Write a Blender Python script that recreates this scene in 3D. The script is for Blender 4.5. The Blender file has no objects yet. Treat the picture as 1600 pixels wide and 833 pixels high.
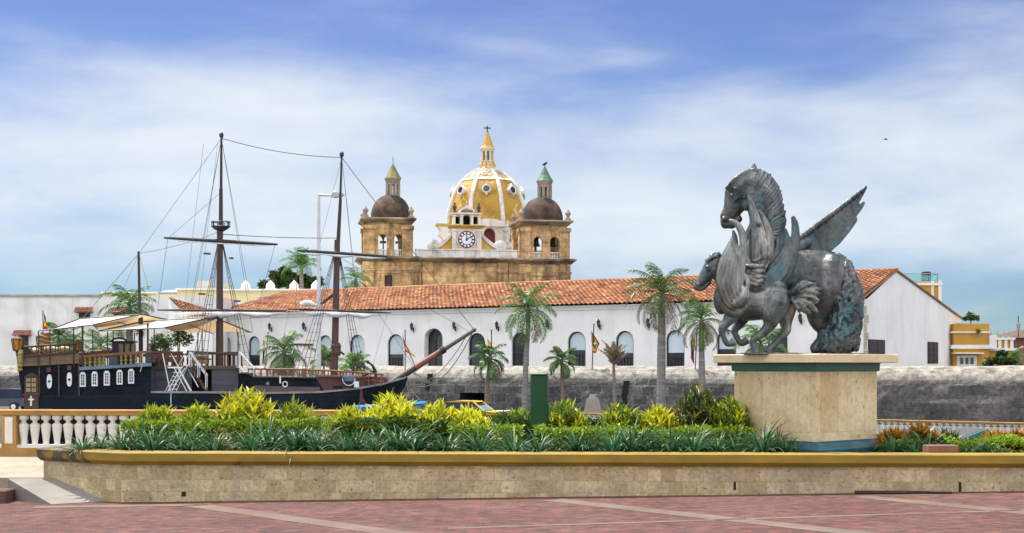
import bpy, math, random
from mathutils import Vector, Matrix, noise
R = math.radians
PI = math.pi
scene = bpy.context.scene
COL = scene.collection
random.seed(7)

# ------------------------------------------------------------------ camera
FPX = 2240.0          # focal length in pixels of a 1600 wide frame
EYE = 2.3             # eye height above the plaza
HOR = 572.0           # pixel row of the horizon
cam_d = bpy.data.cameras.new('camera')
cam = bpy.data.objects.new('camera', cam_d)
COL.objects.link(cam)
cam.location = (0, 0, EYE)
cam.rotation_euler = (R(90), 0, 0)
cam_d.sensor_width = 36.0
cam_d.lens = 36.0 * FPX / 1600.0
cam_d.shift_y = (HOR - 416.5) / 1600.0
cam_d.clip_start = 0.1
cam_d.clip_end = 20000
scene.camera = cam

# ------------------------------------------------------------------ light
SUN_H = Vector((-0.66, 0.70, 0)).normalized()
SUN_EL = R(62)
sun_dir = Vector((SUN_H.x * math.cos(SUN_EL), SUN_H.y * math.cos(SUN_EL), math.sin(SUN_EL)))
sl = bpy.data.lights.new('sun', 'SUN')
sl.energy = 4.8
sl.angle = R(0.6)
sl.color = (1.0, 0.95, 0.86)
so = bpy.data.objects.new('sun', sl)
COL.objects.link(so)
so.rotation_euler = (-sun_dir).to_track_quat('-Z', 'Y').to_euler()
scene.view_settings.view_transform = 'Standard'
scene.view_settings.look = 'None'
scene.view_settings.exposure = 0.63
scene.view_settings.gamma = 1.0
scene.view_settings.use_curve_mapping = False

def build_world():
    w = bpy.data.worlds.new('World')
    scene.world = w
    w.use_nodes = True
    nt = w.node_tree
    nt.nodes.clear()
    N = nt.nodes.new
    L = nt.links.new
    out = N('ShaderNodeOutputWorld')
    sky = N('ShaderNodeTexSky')
    sky.sky_type = 'NISHITA'
    sky.sun_disc = False
    sky.sun_elevation = SUN_EL
    sky.sun_rotation = math.atan2(SUN_H.x, SUN_H.y)
    sky.ozone_density = 3.5
    sky.air_density = 1.0
    sky.dust_density = 0.6
    tint = N('ShaderNodeMixRGB'); tint.blend_type = 'MULTIPLY'; tint.inputs[0].default_value = 1.0
    tint.inputs[2].default_value = (0.90, 0.84, 1.06, 1)
    L(sky.outputs[0], tint.inputs[1])
    TINT = tint
    bg1 = N('ShaderNodeBackground'); bg1.inputs[1].default_value = 0.064
    L(tint.outputs[0], bg1.inputs[0])
    tc = N('ShaderNodeTexCoord')
    sep = N('ShaderNodeSeparateXYZ'); L(tc.outputs['Generated'], sep.inputs[0])
    tr = N('ShaderNodeValToRGB'); L(sep.outputs[2], tr.inputs[0])
    te = tr.color_ramp.elements; te[0].position = .03; te[0].color = (.58, .86, 1.16, 1); te[1].position = .26; te[1].color = (.74, .77, 1.12, 1)
    L(tr.outputs[0], tint.inputs[2])
    # cloud layers: noise on the view direction, stretched sideways
    def cl(scale, sx, sz, off, detail, rough, dist):
        mp = N('ShaderNodeMapping'); mp.inputs['Scale'].default_value = (sx, sx, sz)
        mp.inputs['Location'].default_value = off
        L(tc.outputs['Generated'], mp.inputs[0])
        n = N('ShaderNodeTexNoise'); n.inputs['Scale'].default_value = scale
        n.inputs['Detail'].default_value = detail; n.inputs['Roughness'].default_value = rough
        n.inputs['Distortion'].default_value = dist
        L(mp.outputs[0], n.inputs['Vector'])
        return n.outputs[0]
    a = cl(3.2, 1.0, 4.2, (3.1, 0.4, 1.7), 8, 0.52, 0.3)
    b = cl(9.0, 1.0, 3.0, (1.3, 7.2, 0.3), 7, 0.55, 0.4)
    def math2(op, x, y, clamp=False):
        m = N('ShaderNodeMath'); m.operation = op; m.use_clamp = clamp
        for i, v in enumerate((x, y)):
            if isinstance(v, (int, float)): m.inputs[i].default_value = v
            else: L(v, m.inputs[i])
        return m.outputs[0]
    s = math2('ADD', math2('MULTIPLY', a, 0.68), math2('MULTIPLY', b, 0.32))
    # more cloud between 3 and 9 degrees above the horizon, thinner higher up
    rp = N('ShaderNodeValToRGB')
    L(sep.outputs[2], rp.inputs[0])
    e = rp.color_ramp.elements
    e[0].position = 0.0; e[0].color = (.40,) * 3 + (1,)
    e[1].position = 1.0; e[1].color = (.55,) * 3 + (1,)
    for p, v in ((.05, .36), (.085, .58), (.15, .58), (.19, .42), (.24, .22), (.30, .14), (.5, .5)):
        q = e.new(p); q.color = (v,) * 3 + (1,)
    k = math2('ADD', s, math2('SUBTRACT', rp.outputs[0], 0.5))
    mr = N('ShaderNodeMapRange'); mr.interpolation_type = 'SMOOTHSTEP'
    L(k, mr.inputs[0])
    mr.inputs[1].default_value = 0.22; mr.inputs[2].default_value = 0.74
    mr.inputs[3].default_value = 0.02; mr.inputs[4].default_value = 0.94
    # brighter, warmer cloud behind the viewer, added as unseen fill for the front walls
    br = N('ShaderNodeMapRange'); br.interpolation_type = 'SMOOTHSTEP'
    L(sep.outputs[1], br.inputs[0])
    br.inputs[1].default_value = 0.6; br.inputs[2].default_value = -0.5
    br.inputs[3].default_value = 0.63; br.inputs[4].default_value = 2.6
    bg2 = N('ShaderNodeBackground')
    cm = N('ShaderNodeMapRange'); L(sep.outputs[1], cm.inputs[0]); cm.inputs[1].default_value = .6; cm.inputs[2].default_value = -.5
    cc = N('ShaderNodeMixRGB'); L(cm.outputs[0], cc.inputs[0]); cc.inputs[1].default_value = (0.90, 0.955, 1.0, 1); cc.inputs[2].default_value = (1.0, .965, .92, 1)
    L(cc.outputs[0], bg2.inputs[0])
    L(br.outputs[0], bg2.inputs[1])
    mx = N('ShaderNodeMixShader')
    L(mr.outputs[0], mx.inputs[0]); L(bg1.outputs[0], mx.inputs[1]); L(bg2.outputs[0], mx.inputs[2])
    L(mx.outputs[0], out.inputs[0])
build_world()

# ------------------------------------------------------------------ helpers
def P(px, py, d):
    return Vector(((px - 800) / FPX * d, d, EYE - (py - HOR) / FPX * d))
def G(px, py, z):
    d = (EYE - z) * FPX / (py - HOR)
    return P(px, py, d)

class Frame:
    """a vertical working plane turned by yaw about o; off is the distance behind it"""
    def __init__(s, ox, oy, yaw):
        s.o = Vector((ox, oy, 0)); s.yaw = yaw
        s.e = Vector((math.cos(yaw), math.sin(yaw), 0)); s.n = Vector((-math.sin(yaw), math.cos(yaw), 0))
    def L(s, px, py, off=0.0):
        c = Vector((0, 0, EYE)); d = Vector(((px - 800) / FPX, 1, -(py - HOR) / FPX))
        t = (off - (c - s.o).dot(s.n)) / d.dot(s.n)
        p = c + d * t - s.o
        return Vector((p.dot(s.e), off, p.z))
    def x(s, px, off=0.0): return s.L(px, HOR, off).x
    def off_at(s, px, x):
        """the distance behind the plane at which local x shows at column px"""
        k = (px - 800) / FPX
        # (o + e x + n off): X = k Y
        a = s.o.x + s.e.x * x; b = s.o.y + s.e.y * x
        return (k * b - a) / (s.n.x - k * s.n.y)
    def z_at(s, py, x, off):
        Y = s.o.y + s.e.y * x + s.n.y * off
        return EYE - (py - HOR) / FPX * Y

def tag(o, label=None, cat=None, group=None, kind=None):
    if label: o['label'] = label
    if cat: o['category'] = cat
    if group: o['group'] = group
    if kind: o['kind'] = kind
    return o
def empty(name, loc=(0, 0, 0), rz=0.0, label=None, cat=None, group=None):
    o = bpy.data.objects.new(name, None)
    o.empty_display_size = 0.3
    COL.objects.link(o)
    o.location = loc; o.rotation_euler = (0, 0, rz)
    return tag(o, label, cat, group)
def copy_tree(o, parent=None):
    c = o.copy(); COL.objects.link(c)
    if parent is not None: c.parent = parent
    for ch in list(o.children): copy_tree(ch, c)
    return c

class MB:
    def __init__(s):
        s.v = []; s.f = []; s.mi = []; s.uv = {}; s.m = None; s.mat = 0
    def _a(s, pts):
        b = len(s.v)
        if s.m is not None: pts = [s.m @ Vector(p) for p in pts]
        s.v.extend([tuple(p) for p in pts]); return b
    def face(s, pts, uv=None):
        b = s._a(pts)
        if uv: s.uv[len(s.f)] = uv
        s.f.append(tuple(range(b, b + len(pts)))); s.mi.append(s.mat)
    def faces(s, pts, fs):
        b = s._a(pts)
        for f in fs:
            s.f.append(tuple(b + i for i in f)); s.mi.append(s.mat)
    def box(s, x0, x1, y0, y1, z0, z1):
        p = [(x0, y0, z0), (x1, y0, z0), (x1, y1, z0), (x0, y1, z0), (x0, y0, z1), (x1, y0, z1), (x1, y1, z1), (x0, y1, z1)]
        s.faces(p, [(0, 3, 2, 1), (4, 5, 6, 7), (0, 1, 5, 4), (1, 2, 6, 5), (2, 3, 7, 6), (3, 0, 4, 7)])
        return s
    def bevbox(s, x0, x1, y0, y1, z0, z1, b):
        """box with chamfered upright and top edges"""
        def ring(i, z): 
            return [(x0 + i, y0 + i + b, z), (x0 + i + b, y0 + i, z), (x1 - i - b, y0 + i, z), (x1 - i, y0 + i + b, z),
                    (x1 - i, y1 - i - b, z), (x1 - i - b, y1 - i, z), (x0 + i + b, y1 - i, z), (x0 + i, y1 - i - b, z)]
        s.loft([ring(0, z0), ring(0, z1 - b), ring(b, z1)], True, True)
        return s
    def loft(s, rings, cap0=False, cap1=False, closed=True):
        n = len(rings[0]); b = None
        for r in rings:
            k = s._a(r)
            if b is None: b = k
        m = n if closed else n - 1
        for i in range(len(rings) - 1):
            for j in range(m):
                a0 = b + i * n + j; a1 = b + i * n + (j + 1) % n
                s.f.append((a0, a1, a1 + n, a0 + n)); s.mi.append(s.mat)
        if cap0: s.f.append(tuple(b + j for j in reversed(range(n)))); s.mi.append(s.mat)
        if cap1: s.f.append(tuple(b + (len(rings) - 1) * n + j for j in range(n))); s.mi.append(s.mat)
        return s
    def prism(s, poly, z0, z1):
        """upright prism over a counter-clockwise polygon of (x, y)"""
        return s.loft([[(x, y, z0) for x, y in poly], [(x, y, z1) for x, y in poly]], True, True)
    def lathe(s, prof, n=16, c=(0, 0, 0), rot=0.0, cap=True):
        rings = [[(c[0] + r * math.cos(rot + 2 * PI * k / n), c[1] + r * math.sin(rot + 2 * PI * k / n), c[2] + z) for k in range(n)] for r, z in prof]
        return s.loft(rings, cap, cap)
    def tube(s, pts, r, n=8, r1=None, cap=True, flat=1.0, side=None):
        """pts: centre line; r number, list or (r, r1)"""
        pts = [Vector(p) for p in pts]; k = len(pts)
        rs = r if isinstance(r, (list, tuple)) else [r + ((r1 if r1 is not None else r) - r) * i / max(1, k - 1) for i in range(k)]
        up = Vector(side) if side is not None else None
        rings = []; prev = None
        for i in range(k):
            t = (pts[min(i + 1, k - 1)] - pts[max(i - 1, 0)])
            if t.length < 1e-9: t = Vector((0, 0, 1))
            t.normalize()
            if prev is None:
                u = up if up is not None else (Vector((0, 0, 1)) if abs(t.z) < 0.9 else Vector((1, 0, 0)))
            else: u = up if up is not None else prev
            a = u - t * u.dot(t)
            if a.length < 1e-6: a = t.orthogonal()
            a.normalize(); prev = a; c = t.cross(a)
            rings.append([pts[i] + a * (rs[i] * flat * math.cos(2 * PI * q / n)) + c * (rs[i] * math.sin(2 * PI * q / n)) for q in range(n)])
        return s.loft(rings, cap, cap)
    def bar(s, p, q, w, h=None):
        return s.tube([p, q], w, 4 if h is None else 4)
    def sphere(s, c, r, n=10, m=6, sz=1.0):
        prof = [(max(1e-4, r * math.sin(PI * i / m)), -r * sz * math.cos(PI * i / m)) for i in range(m + 1)]
        return s.lathe(prof, n, c)
    def archwall(s, x0, x1, z0, z1, ops, t=0.5, y=0.0, n=10, back=True, flat_top=False):
        """wall in the xz plane, front at y, thickness t; ops = (xa, xb, sill, spring[, rise])"""
        ops = sorted(ops); cur = x0
        def q(a, b, c, d):
            s.face([(a[0], y, a[1]), (b[0], y, b[1]), (c[0], y, c[1]), (d[0], y, d[1])])
            if back: s.face([(d[0], y + t, d[1]), (c[0], y + t, c[1]), (b[0], y + t, b[1]), (a[0], y + t, a[1])])
        for o in ops:
            xa, xb, sl_, sp = o[:4]
            rise = o[4] if len(o) > 4 else (xb - xa) / 2
            if xa > cur: q((cur, z0), (xa, z0), (xa, z1), (cur, z1))
            if sl_ > z0: q((xa, z0), (xb, z0), (xb, sl_), (xa, sl_))
            arc = [(xa + (xb - xa) * (0.5 - 0.5 * math.cos(PI * i / n)), sp + rise * math.sin(PI * i / n)) for i in range(n + 1)]
            for i in range(n):
                q(arc[i], arc[i + 1], (arc[i + 1][0], z1), (arc[i][0], z1))
            loop = [(xa, sl_)] + arc + [(xb, sl_)]
            for i in range(len(loop)):
                a = loop[i]; b = loop[(i + 1) % len(loop)]
                s.face([(a[0], y, a[1]), (a[0], y + t, a[1]), (b[0], y + t, b[1]), (b[0], y, b[1])])
            cur = xb
        if cur < x1: q((cur, z0), (x1, z0), (x1, z1), (cur, z1))
        s.face([(x0, y, z1), (x1, y, z1), (x1, y + t, z1), (x0, y + t, z1)])
        s.face([(x0, y, z0), (x0, y + t, z0), (x1, y + t, z0), (x1, y, z0)])
        s.face([(x0, y, z0), (x0, y, z1), (x0, y + t, z1), (x0, y + t, z0)])
        s.face([(x1, y, z0), (x1, y + t, z0), (x1, y + t, z1), (x1, y, z1)])
        return s
    def build(s, name, mat, parent=None, smooth=None, loc=None, rz=None, cast=None):
        me = bpy.data.meshes.new(name)
        me.from_pydata(s.v, [], s.f)
        mats = mat if isinstance(mat, (list, tuple)) else [mat]
        for m in mats: me.materials.append(m)
        if len(mats) > 1: me.polygons.foreach_set('material_index', s.mi)
        uvl = me.uv_layers.new(name='UVMap')
        data = [0.0] * (2 * len(me.loops))
        for p in me.polygons:
            cu = s.uv.get(p.index)
            nx, ny, nz = p.normal
            h = math.hypot(nx, ny)
            for k, li in enumerate(p.loop_indices):
                if cu: u, v = cu[k]
                else:
                    x, y, z = me.vertices[me.loops[li].vertex_index].co
                    if abs(nz) > 0.8 or h < 1e-6: u, v = x, y
                    else:
                        u = (-ny * x + nx * y) / h; v = z
                data[2 * li] = u; data[2 * li + 1] = v
        uvl.data.foreach_set('uv', data)
        if smooth is not None:
            me.polygons.foreach_set('use_smooth', [True] * len(me.polygons))
            me.set_sharp_from_angle(angle=R(smooth))
        me.update()
        o = bpy.data.objects.new(name, me)
        COL.objects.link(o)
        if parent is not None: o.parent = parent
        if loc is not None: o.location = loc
        if rz is not None: o.rotation_euler = (0, 0, rz)
        return o

def struct(o): o['kind'] = 'structure'; return o

# ------------------------------------------------------------------ materials
MATS = {}
def newmat(name):
    m = bpy.data.materials.new(name); m.use_nodes = True
    nt = m.node_tree
    return m, nt, nt.nodes['Principled BSDF']
def c4(c): return (c[0], c[1], c[2], 1.0)
def ramp(nt, fac, stops):
    r = nt.nodes.new('ShaderNodeValToRGB')
    nt.links.new(fac, r.inputs[0])
    e = r.color_ramp.elements
    e[0].position, e[0].color = stops[0][0], c4(stops[0][1])
    e[1].position, e[1].color = stops[-1][0], c4(stops[-1][1])
    for p, c in stops[1:-1]:
        q = e.new(p); q.color = c4(c)
    return r.outputs[0]
def tex(nt, scale, detail=5, rough=0.55, dist=0.0, vec=None, stretch=None, kind='Object'):
    N = nt.nodes.new
    if vec is None:
        tc = N('ShaderNodeTexCoord'); vec = tc.outputs[kind]
    if stretch:
        mp = N('ShaderNodeMapping'); mp.inputs['Scale'].default_value = stretch
        nt.links.new(vec, mp.inputs[0]); vec = mp.outputs[0]
    n = N('ShaderNodeTexNoise'); n.inputs['Scale'].default_value = scale
    n.inputs['Detail'].default_value = detail; n.inputs['Roughness'].default_value = rough
    n.inputs['Distortion'].default_value = dist
    nt.links.new(vec, n.inputs['Vector'])
    return n.outputs[0]
def mix(nt, fac, a, b, mode='MIX'):
    m = nt.nodes.new('ShaderNodeMixRGB'); m.blend_type = mode
    for i, v in enumerate((fac, a, b)):
        if isinstance(v, (int, float)): m.inputs[i].default_value = v
        elif isinstance(v, tuple): m.inputs[i].default_value = c4(v)
        else: nt.links.new(v, m.inputs[i])
    return m.outputs[0]
def bump(nt, bsdf, h, strength=0.3, dist=0.02):
    b = nt.nodes.new('ShaderNodeBump'); b.inputs['Strength'].default_value = strength; b.inputs['Distance'].default_value = dist
    nt.links.new(h, b.inputs['Height']); nt.links.new(b.outputs[0], bsdf.inputs['Normal'])
def mat(name, c1, c2=None, scale=3.0, rough=0.7, metal=0.0, bmp=0.0, bscale=20.0, spread=(0.35, 0.65), stretch=None, spec=None, dirt=None, streak=None):
    m, nt, b = newmat(name)
    b.inputs['Roughness'].default_value = rough; b.inputs['Metallic'].default_value = metal
    if spec is not None: b.inputs['Specular IOR Level'].default_value = spec
    if c2 is None: c2 = tuple(x * 0.8 for x in c1)
    c = ramp(nt, tex(nt, scale, stretch=stretch), [(spread[0], c2), (spread[1], c1)])
    if dirt:      # (colour, amount, scale): blotches of their own
        k = ramp(nt, tex(nt, dirt[2], 8, 0.65, 0.3), [(0.5, (0, 0, 0)), (0.68, (dirt[1],) * 3)])
        c = mix(nt, k, c, dirt[0])
    if streak:    # rain streaks: (colour, amount, scale)
        k = ramp(nt, tex(nt, streak[2], 8, 0.65, 0.15, stretch=(1, 1, .12)), [(0.5, (0, 0, 0)), (0.72, (streak[1],) * 3)])
        c = mix(nt, k, c, streak[0])
    nt.links.new(c, b.inputs['Base Color'])
    if bmp: bump(nt, b, tex(nt, bscale, 6, 0.6), bmp, 0.03)
    MATS[name] = m
    return m
def brick(name, c1, c2, mortar, bw, bh, ms=0.012, rough=0.75, bmp=0.4, noise_c=None, noise_s=1.5, pits=None, offset=0.5, fine=None, amt=0.5, spread=(.42, .62), wob=0.0, mdist=0.03, streak=None):
    """blocks on the metre UVs"""
    m, nt, b = newmat(name)
    N = nt.nodes.new; Lk = nt.links.new
    tc = N('ShaderNodeTexCoord')
    vec = tc.outputs['UV']
    if wob:
        nv = N('ShaderNodeTexNoise'); nv.inputs['Scale'].default_value = 1.7; Lk(vec, nv.inputs['Vector'])
        ad = N('ShaderNodeVectorMath'); ad.operation = 'MULTIPLY_ADD'
        Lk(nv.outputs[1], ad.inputs[0]); ad.inputs[1].default_value = (wob, wob, 0); Lk(vec, ad.inputs[2]); vec = ad.outputs[0]
    t = N('ShaderNodeTexBrick')
    Lk(vec, t.inputs['Vector'])
    t.inputs['Color1'].default_value = c4(c1); t.inputs['Color2'].default_value = c4(c2); t.inputs['Mortar'].default_value = c4(mortar)
    t.inputs['Scale'].default_value = 1.0; t.inputs['Mortar Size'].default_value = ms; t.inputs['Mortar Smooth'].default_value = 0.3
    t.inputs['Brick Width'].default_value = bw; t.inputs['Row Height'].default_value = bh
    t.inputs['Bias'].default_value = 0.0
    t.offset = offset
    c = t.outputs['Color']
    h = t.outputs['Fac']
    inv = N('ShaderNodeMath'); inv.operation = 'SUBTRACT'; inv.inputs[0].default_value = 1.0; Lk(h, inv.inputs[1])
    height = inv.outputs[0]
    if noise_c:
        k = ramp(nt, tex(nt, noise_s, 9, 0.62, 0.2, vec=tc.outputs['Object']), [(spread[0], (0, 0, 0)), (spread[1], (amt,) * 3)])
        c = mix(nt, k, c, noise_c)
    if streak:
        k = ramp(nt, tex(nt, streak[2], 8, 0.65, 0.2, vec=tc.outputs['Object'], stretch=(1, 1, .16)), [(0.48, (0, 0, 0)), (0.68, (streak[1],) * 3)])
        c = mix(nt, k, c, streak[0])
    if pits:
        k = ramp(nt, tex(nt, pits[1], 4, 0.7, 0.6, vec=tc.outputs['Object'], stretch=(1, 1, pits[2])), [(pits[3], (0, 0, 0)), (pits[3] + .05, (.85,) * 3)])
        c = mix(nt, k, c, pits[0])
    if fine:
        k = tex(nt, fine[0], 6, 0.6, vec=tc.outputs['Object'])
        c = mix(nt, fine[1], c, ramp(nt, k, [(0.3, (0.15,) * 3), (0.7, (0.85,) * 3)]), 'OVERLAY')
        mm = N('ShaderNodeMath'); mm.operation = 'MULTIPLY_ADD'; Lk(k, mm.inputs[0]); mm.inputs[1].default_value = 0.8; Lk(height, mm.inputs[2]); height = mm.outputs[0]
    Lk(c, b.inputs['Base Color'])
    b.inputs['Roughness'].default_value = rough
    bump(nt, b, height, bmp, mdist)
    MATS[name] = m
    return m
def ovar(nt, c, lo=.72, hi=1.22):
    oi = nt.nodes.new('ShaderNodeObjectInfo'); hs = nt.nodes.new('ShaderNodeHueSaturation'); mr = nt.nodes.new('ShaderNodeMapRange')
    nt.links.new(oi.outputs['Random'], mr.inputs[0]); mr.inputs[3].default_value = lo; mr.inputs[4].default_value = hi
    nt.links.new(mr.outputs[0], hs.inputs['Value']); nt.links.new(c, hs.inputs['Color'])
    return hs.outputs[0]
def leafmat(name, stops, trans=0.3, rough=0.45, spec=0.4, clump=0.0):
    """per-leaf colour: every leaf is an island"""
    m, nt, b = newmat(name)
    g = nt.nodes.new('ShaderNodeNewGeometry')
    c = ramp(nt, g.outputs['Random Per Island'], stops)
    if clump:
        c = mix(nt, clump, c, ramp(nt, tex(nt, 2.2, 3), [(0.35, (0.2,) * 3), (0.65, (0.8,) * 3)]), 'OVERLAY')
    c = ovar(nt, c)
    nt.links.new(c, b.inputs['Base Color'])
    b.inputs['Roughness'].default_value = rough
    b.inputs['Specular IOR Level'].default_value = spec
    t = nt.nodes.new('ShaderNodeBsdfTranslucent')
    nt.links.new(c, t.inputs[0])
    mx = nt.nodes.new('ShaderNodeMixShader'); mx.inputs[0].default_value = trans
    nt.links.new(b.outputs[0], mx.inputs[1]); nt.links.new(t.outputs[0], mx.inputs[2])
    nt.links.new(mx.outputs[0], nt.nodes['Material Output'].inputs[0])
    MATS[name] = m
    return m

white_wall = mat('white_plaster', (.87, .86, .84), (.79, .785, .775), .35, .85, bmp=.2, bscale=5, dirt=((.62, .60, .56), .4, .3), streak=((.56, .54, .50), .32, 1.1))
grey_wall = mat('weathered_white_plaster', (.80, .80, .78), (.68, .68, .67), .3, .85, bmp=.12, bscale=6, dirt=((.44, .43, .40), .5, .35), streak=((.36, .35, .33), .55, .8))
yellow_wall = mat('pale_yellow_plaster', (.66, .58, .33), (.58, .50, .28), .4, .85)
ochre_wall = mat('ochre_plaster', (.52, .28, .045), (.44, .22, .03), .5, .8)
trim_white = mat('trim_white', (.78, .77, .74), (.66, .65, .61), 1.5, .7)
glass_dark = mat('dark_glass', (.012, .016, .026), (.02, .026, .04), .8, .12, spec=.6)
glass_pale = mat('pale_upper_pane', (.56, .66, .72), (.44, .55, .63), .25, .25, spec=.6)  # flat pale blue-grey for the upper half of the panes
frame_dark = mat('dark_window_frame', (.02, .022, .028), None, 3, .5)
iron = mat('black_iron', (.018, .018, .02), None, 5, .5, .3)
shutter = mat('brown_shutter', (.055, .025, .022), (.035, .02, .02), 2, .6)
coping_mat = None
# ================================================================== SETTING
STREET = -1.1
WATER = -2.2
def plaza_z(x): return 0.125 + 0.0163 * x

# --- plaza of red brick
red_paving = brick('red_brick_paving', (.135, .034, .025), (.045, .014, .013), (.06, .033, .028), .20, .10, .010, .9, .9, (.13, .065, .055), .7, amt=.5, fine=(5, .8), spread=(.40, .66))
mb = MB(); T = PI / 2
xs = [-44, -20, -10, 0, 10, 20, 44]
for i in range(len(xs) - 1):
    a, b = xs[i], xs[i + 1]
    mb.face([(a, -30, plaza_z(a)), (b, -30, plaza_z(b)), (b, 25.4, plaza_z(b)), (a, 25.4, plaza_z(a))])
struct(mb.build('plaza_paving', red_paving))
band_mat = mat('concrete_band', (.155, .112, .083), (.105, .073, .056), 1.2, .85, bmp=.25, bscale=30, dirt=((.12, .055, .045), .9, .9))
def plaza_pt(px, py):
    # ray on the sloping plaza
    z = 0.1
    for _ in range(20):
        p = G(px, py, z); z = plaza_z(p.x)
    return G(px, py, z)
def band(ax, ay, bx, by, w, ext=(0, 0)):
    a = plaza_pt(ax, ay); b = plaza_pt(bx, by)
    d = (b - a).normalized(); a = a - d * ext[0]; b = b + d * ext[1]
    n = Vector((-d.y, d.x, 0)).normalized() * w / 2
    mb = MB()
    q = [a - n, b - n, b + n, a + n]
    mb.face([(p.x, p.y, plaza_z(p.x) + .004) for p in q])
    struct(mb.build('paving_band', band_mat))
band(300, 789, 615, 833, .42, (0, 6))
band(862, 781, 1300, 829, .42, (0, 6))
band(700, 826, 1330, 806, .16, (0, 6))
band(1345, 776, 1600, 801, .40, (0, 6))
band(100, 792, 300, 789, .35, (0.5, 0.3))

# --- terrace, quay, water, city ground
terrace_mat = brick('terrace_paving', (.25, .215, .155), (.21, .18, .13), (.15, .125, .095), 1.2, 1.2, .012, .8, .2, (.36, .31, .24), .6, amt=.5, fine=(12, .3))
mb = MB()
mb.box(-44, 44, 25.05, 31.75, -3.2, .35)
struct(mb.build('terrace', terrace_mat))
qa = P(0, HOR, 104); qb = P(1600, HOR, 62)
qd = (qb - qa).normalized(); qn = Vector((-qd.y, qd.x, 0))
q0 = qa - qd * 160; q1 = qb + qd * 14
q2 = Vector((q1.x + 3, 31.75, 0))
street_mat = mat('asphalt', (.075, .073, .07), (.05, .05, .05), .4, .9, bmp=.2, bscale=8)
mb = MB()
poly = [(q0.x, q0.y), (q1.x, q1.y), (44, 31.75), (3000, 31.75), (6000, 8000), (-6000, 8000), (-6000, q0.y)]
mb.prism(poly, -3.2, STREET)
struct(mb.build('street', street_mat))
m, nt, b = newmat('bay_water')
b.inputs['Base Color'].default_value = (.02, .05, .055, 1); b.inputs['Roughness'].default_value = .08
bump(nt, b, tex(nt, 1.2, 4, .6, stretch=(1, 2, 1)), .35, .15)
mb = MB(); mb.face([(-3000, -3000, WATER), (3000, -3000, WATER), (3000, 6000, WATER), (-3000, 6000, WATER)])
struct(mb.build('water', m))
# kerb and paved strip of the promenade at the quay edge
quay_mat = mat('quay_stone', (.44, .38, .28), (.34, .29, .21), .7, .85, bmp=.2, bscale=10)
mb = MB()
w = 2.6
a = q0; b_ = q1
mb.loft([[(p.x - qn.x * .06, p.y - qn.y * .06, STREET - 2.0), (p.x - qn.x * .06, p.y - qn.y * .06, STREET + .14),
          (p.x + qn.x * w, p.y + qn.y * w, STREET + .14), (p.x + qn.x * w, p.y + qn.y * w, STREET - .3)] for p in (a, b_)], True, True)
struct(mb.build('promenade', quay_mat))

# --- ramp at the planter's end
ramp_mat = mat('ramp_concrete', (.23, .215, .19), (.16, .15, .135), 1.5, .85, bmp=.25, bscale=25, dirt=((.22, .21, .20), .5, 1.2))
rt0, rt1 = G(12, 748, .35), G(95, 747, .35)
dirv = Vector((1.15, -1.12, 0))
rb0 = G(80, 788, .01); rb1 = G(166, 784, .01)
mb = MB()
def lowz(p): return plaza_z(p.x)
pts = [(rt0.x, rt0.y, .353), (rt1.x, rt1.y, .353), (rb1.x, rb1.y, lowz(rb1) + .01), (rb0.x, rb0.y, lowz(rb0) + .01)]
low = [(x, y, -.1) for x, y, z in pts]
mb.faces(pts + low, [(0, 3, 2, 1), (4, 5, 6, 7), (0, 4, 7, 3), (3, 7, 6, 2), (2, 6, 5, 1), (1, 5, 4, 0)])
rampo = mb.build('access_ramp', ramp_mat)
tag(rampo, 'grey concrete ramp going down beside the left end of the stone planter', 'ramp')
mb = MB(); p = G(-14, 786, plaza_z(-8.3)); q = G(12, 785, plaza_z(-8.2))
mb.bevbox(p.x - .6, q.x, p.y - .02, p.y + .5, -.15, plaza_z(-8.3) + .21, .02)
tag(mb.build('brick_step', brick('dark_red_brick', (.12, .04, .03), (.07, .03, .025), (.10, .07, .06), .22, .07, .01, .85)), 'low dark red brick step at the foot of the terrace, left of the ramp', 'step')

# ================================================================== PLANTER
trav_planter = brick('planter_stone', (.52, .43, .26), (.33, .26, .13), (.29, .23, .135), .23, .20, .004, .8, .4,
                     (.26, .215, .145), 1.0, pits=((.06, .045, .03), 17, 1.6, .60), amt=.85, fine=(16, .35), spread=(.45, .68), mdist=.02)
planter = empty('planter', (0, 0, 0), 0, 'long low stone planter wall with mustard yellow coping along the brick plaza', 'planter')
PA = Vector((-6.54, 24.0)); PB = Vector((-8.2, 25.1)); PC = Vector((-7.6, 28.6)); PD = Vector((15, 28.2)); PE = Vector((15, 23.12))
foot = [PA, PE, PD, PC, PB]           # counter-clockwise
def inset(poly, d):
    n = len(poly); out = []
    for i in range(n):
        a, b, c = poly[i - 1], poly[i], poly[(i + 1) % n]
        n1 = Vector((-(b - a).y, (b - a).x)).normalized(); n2 = Vector((-(c - b).y, (c - b).x)).normalized()
        k = (n1 + n2); k = k / max(.2, k.dot(n1))
        out.append(b + k * d)
    return out
def ringwall(mb, outer, inner, z0, z1):
    n = len(outer)
    for i in range(n):
        j = (i + 1) % n
        a, b, c, d = outer[i], outer[j], inner[j], inner[i]
        mb.face([(a.x, a.y, z0), (b.x, b.y, z0), (b.x, b.y, z1), (a.x, a.y, z1)])
        mb.face([(c.x, c.y, z0), (d.x, d.y, z0), (d.x, d.y, z1), (c.x, c.y, z1)])
        mb.face([(a.x, a.y, z1), (b.x, b.y, z1), (c.x, c.y, z1), (d.x, d.y, z1)])
        mb.face([(a.x, a.y, z0), (d.x, d.y, z0), (c.x, c.y, z0), (b.x, b.y, z0)])
LIP = .864
mb = MB(); ringwall(mb, foot, inset(foot, .3), -.2, LIP - .19)
mb.build('stone_wall', trav_planter, planter)
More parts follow.
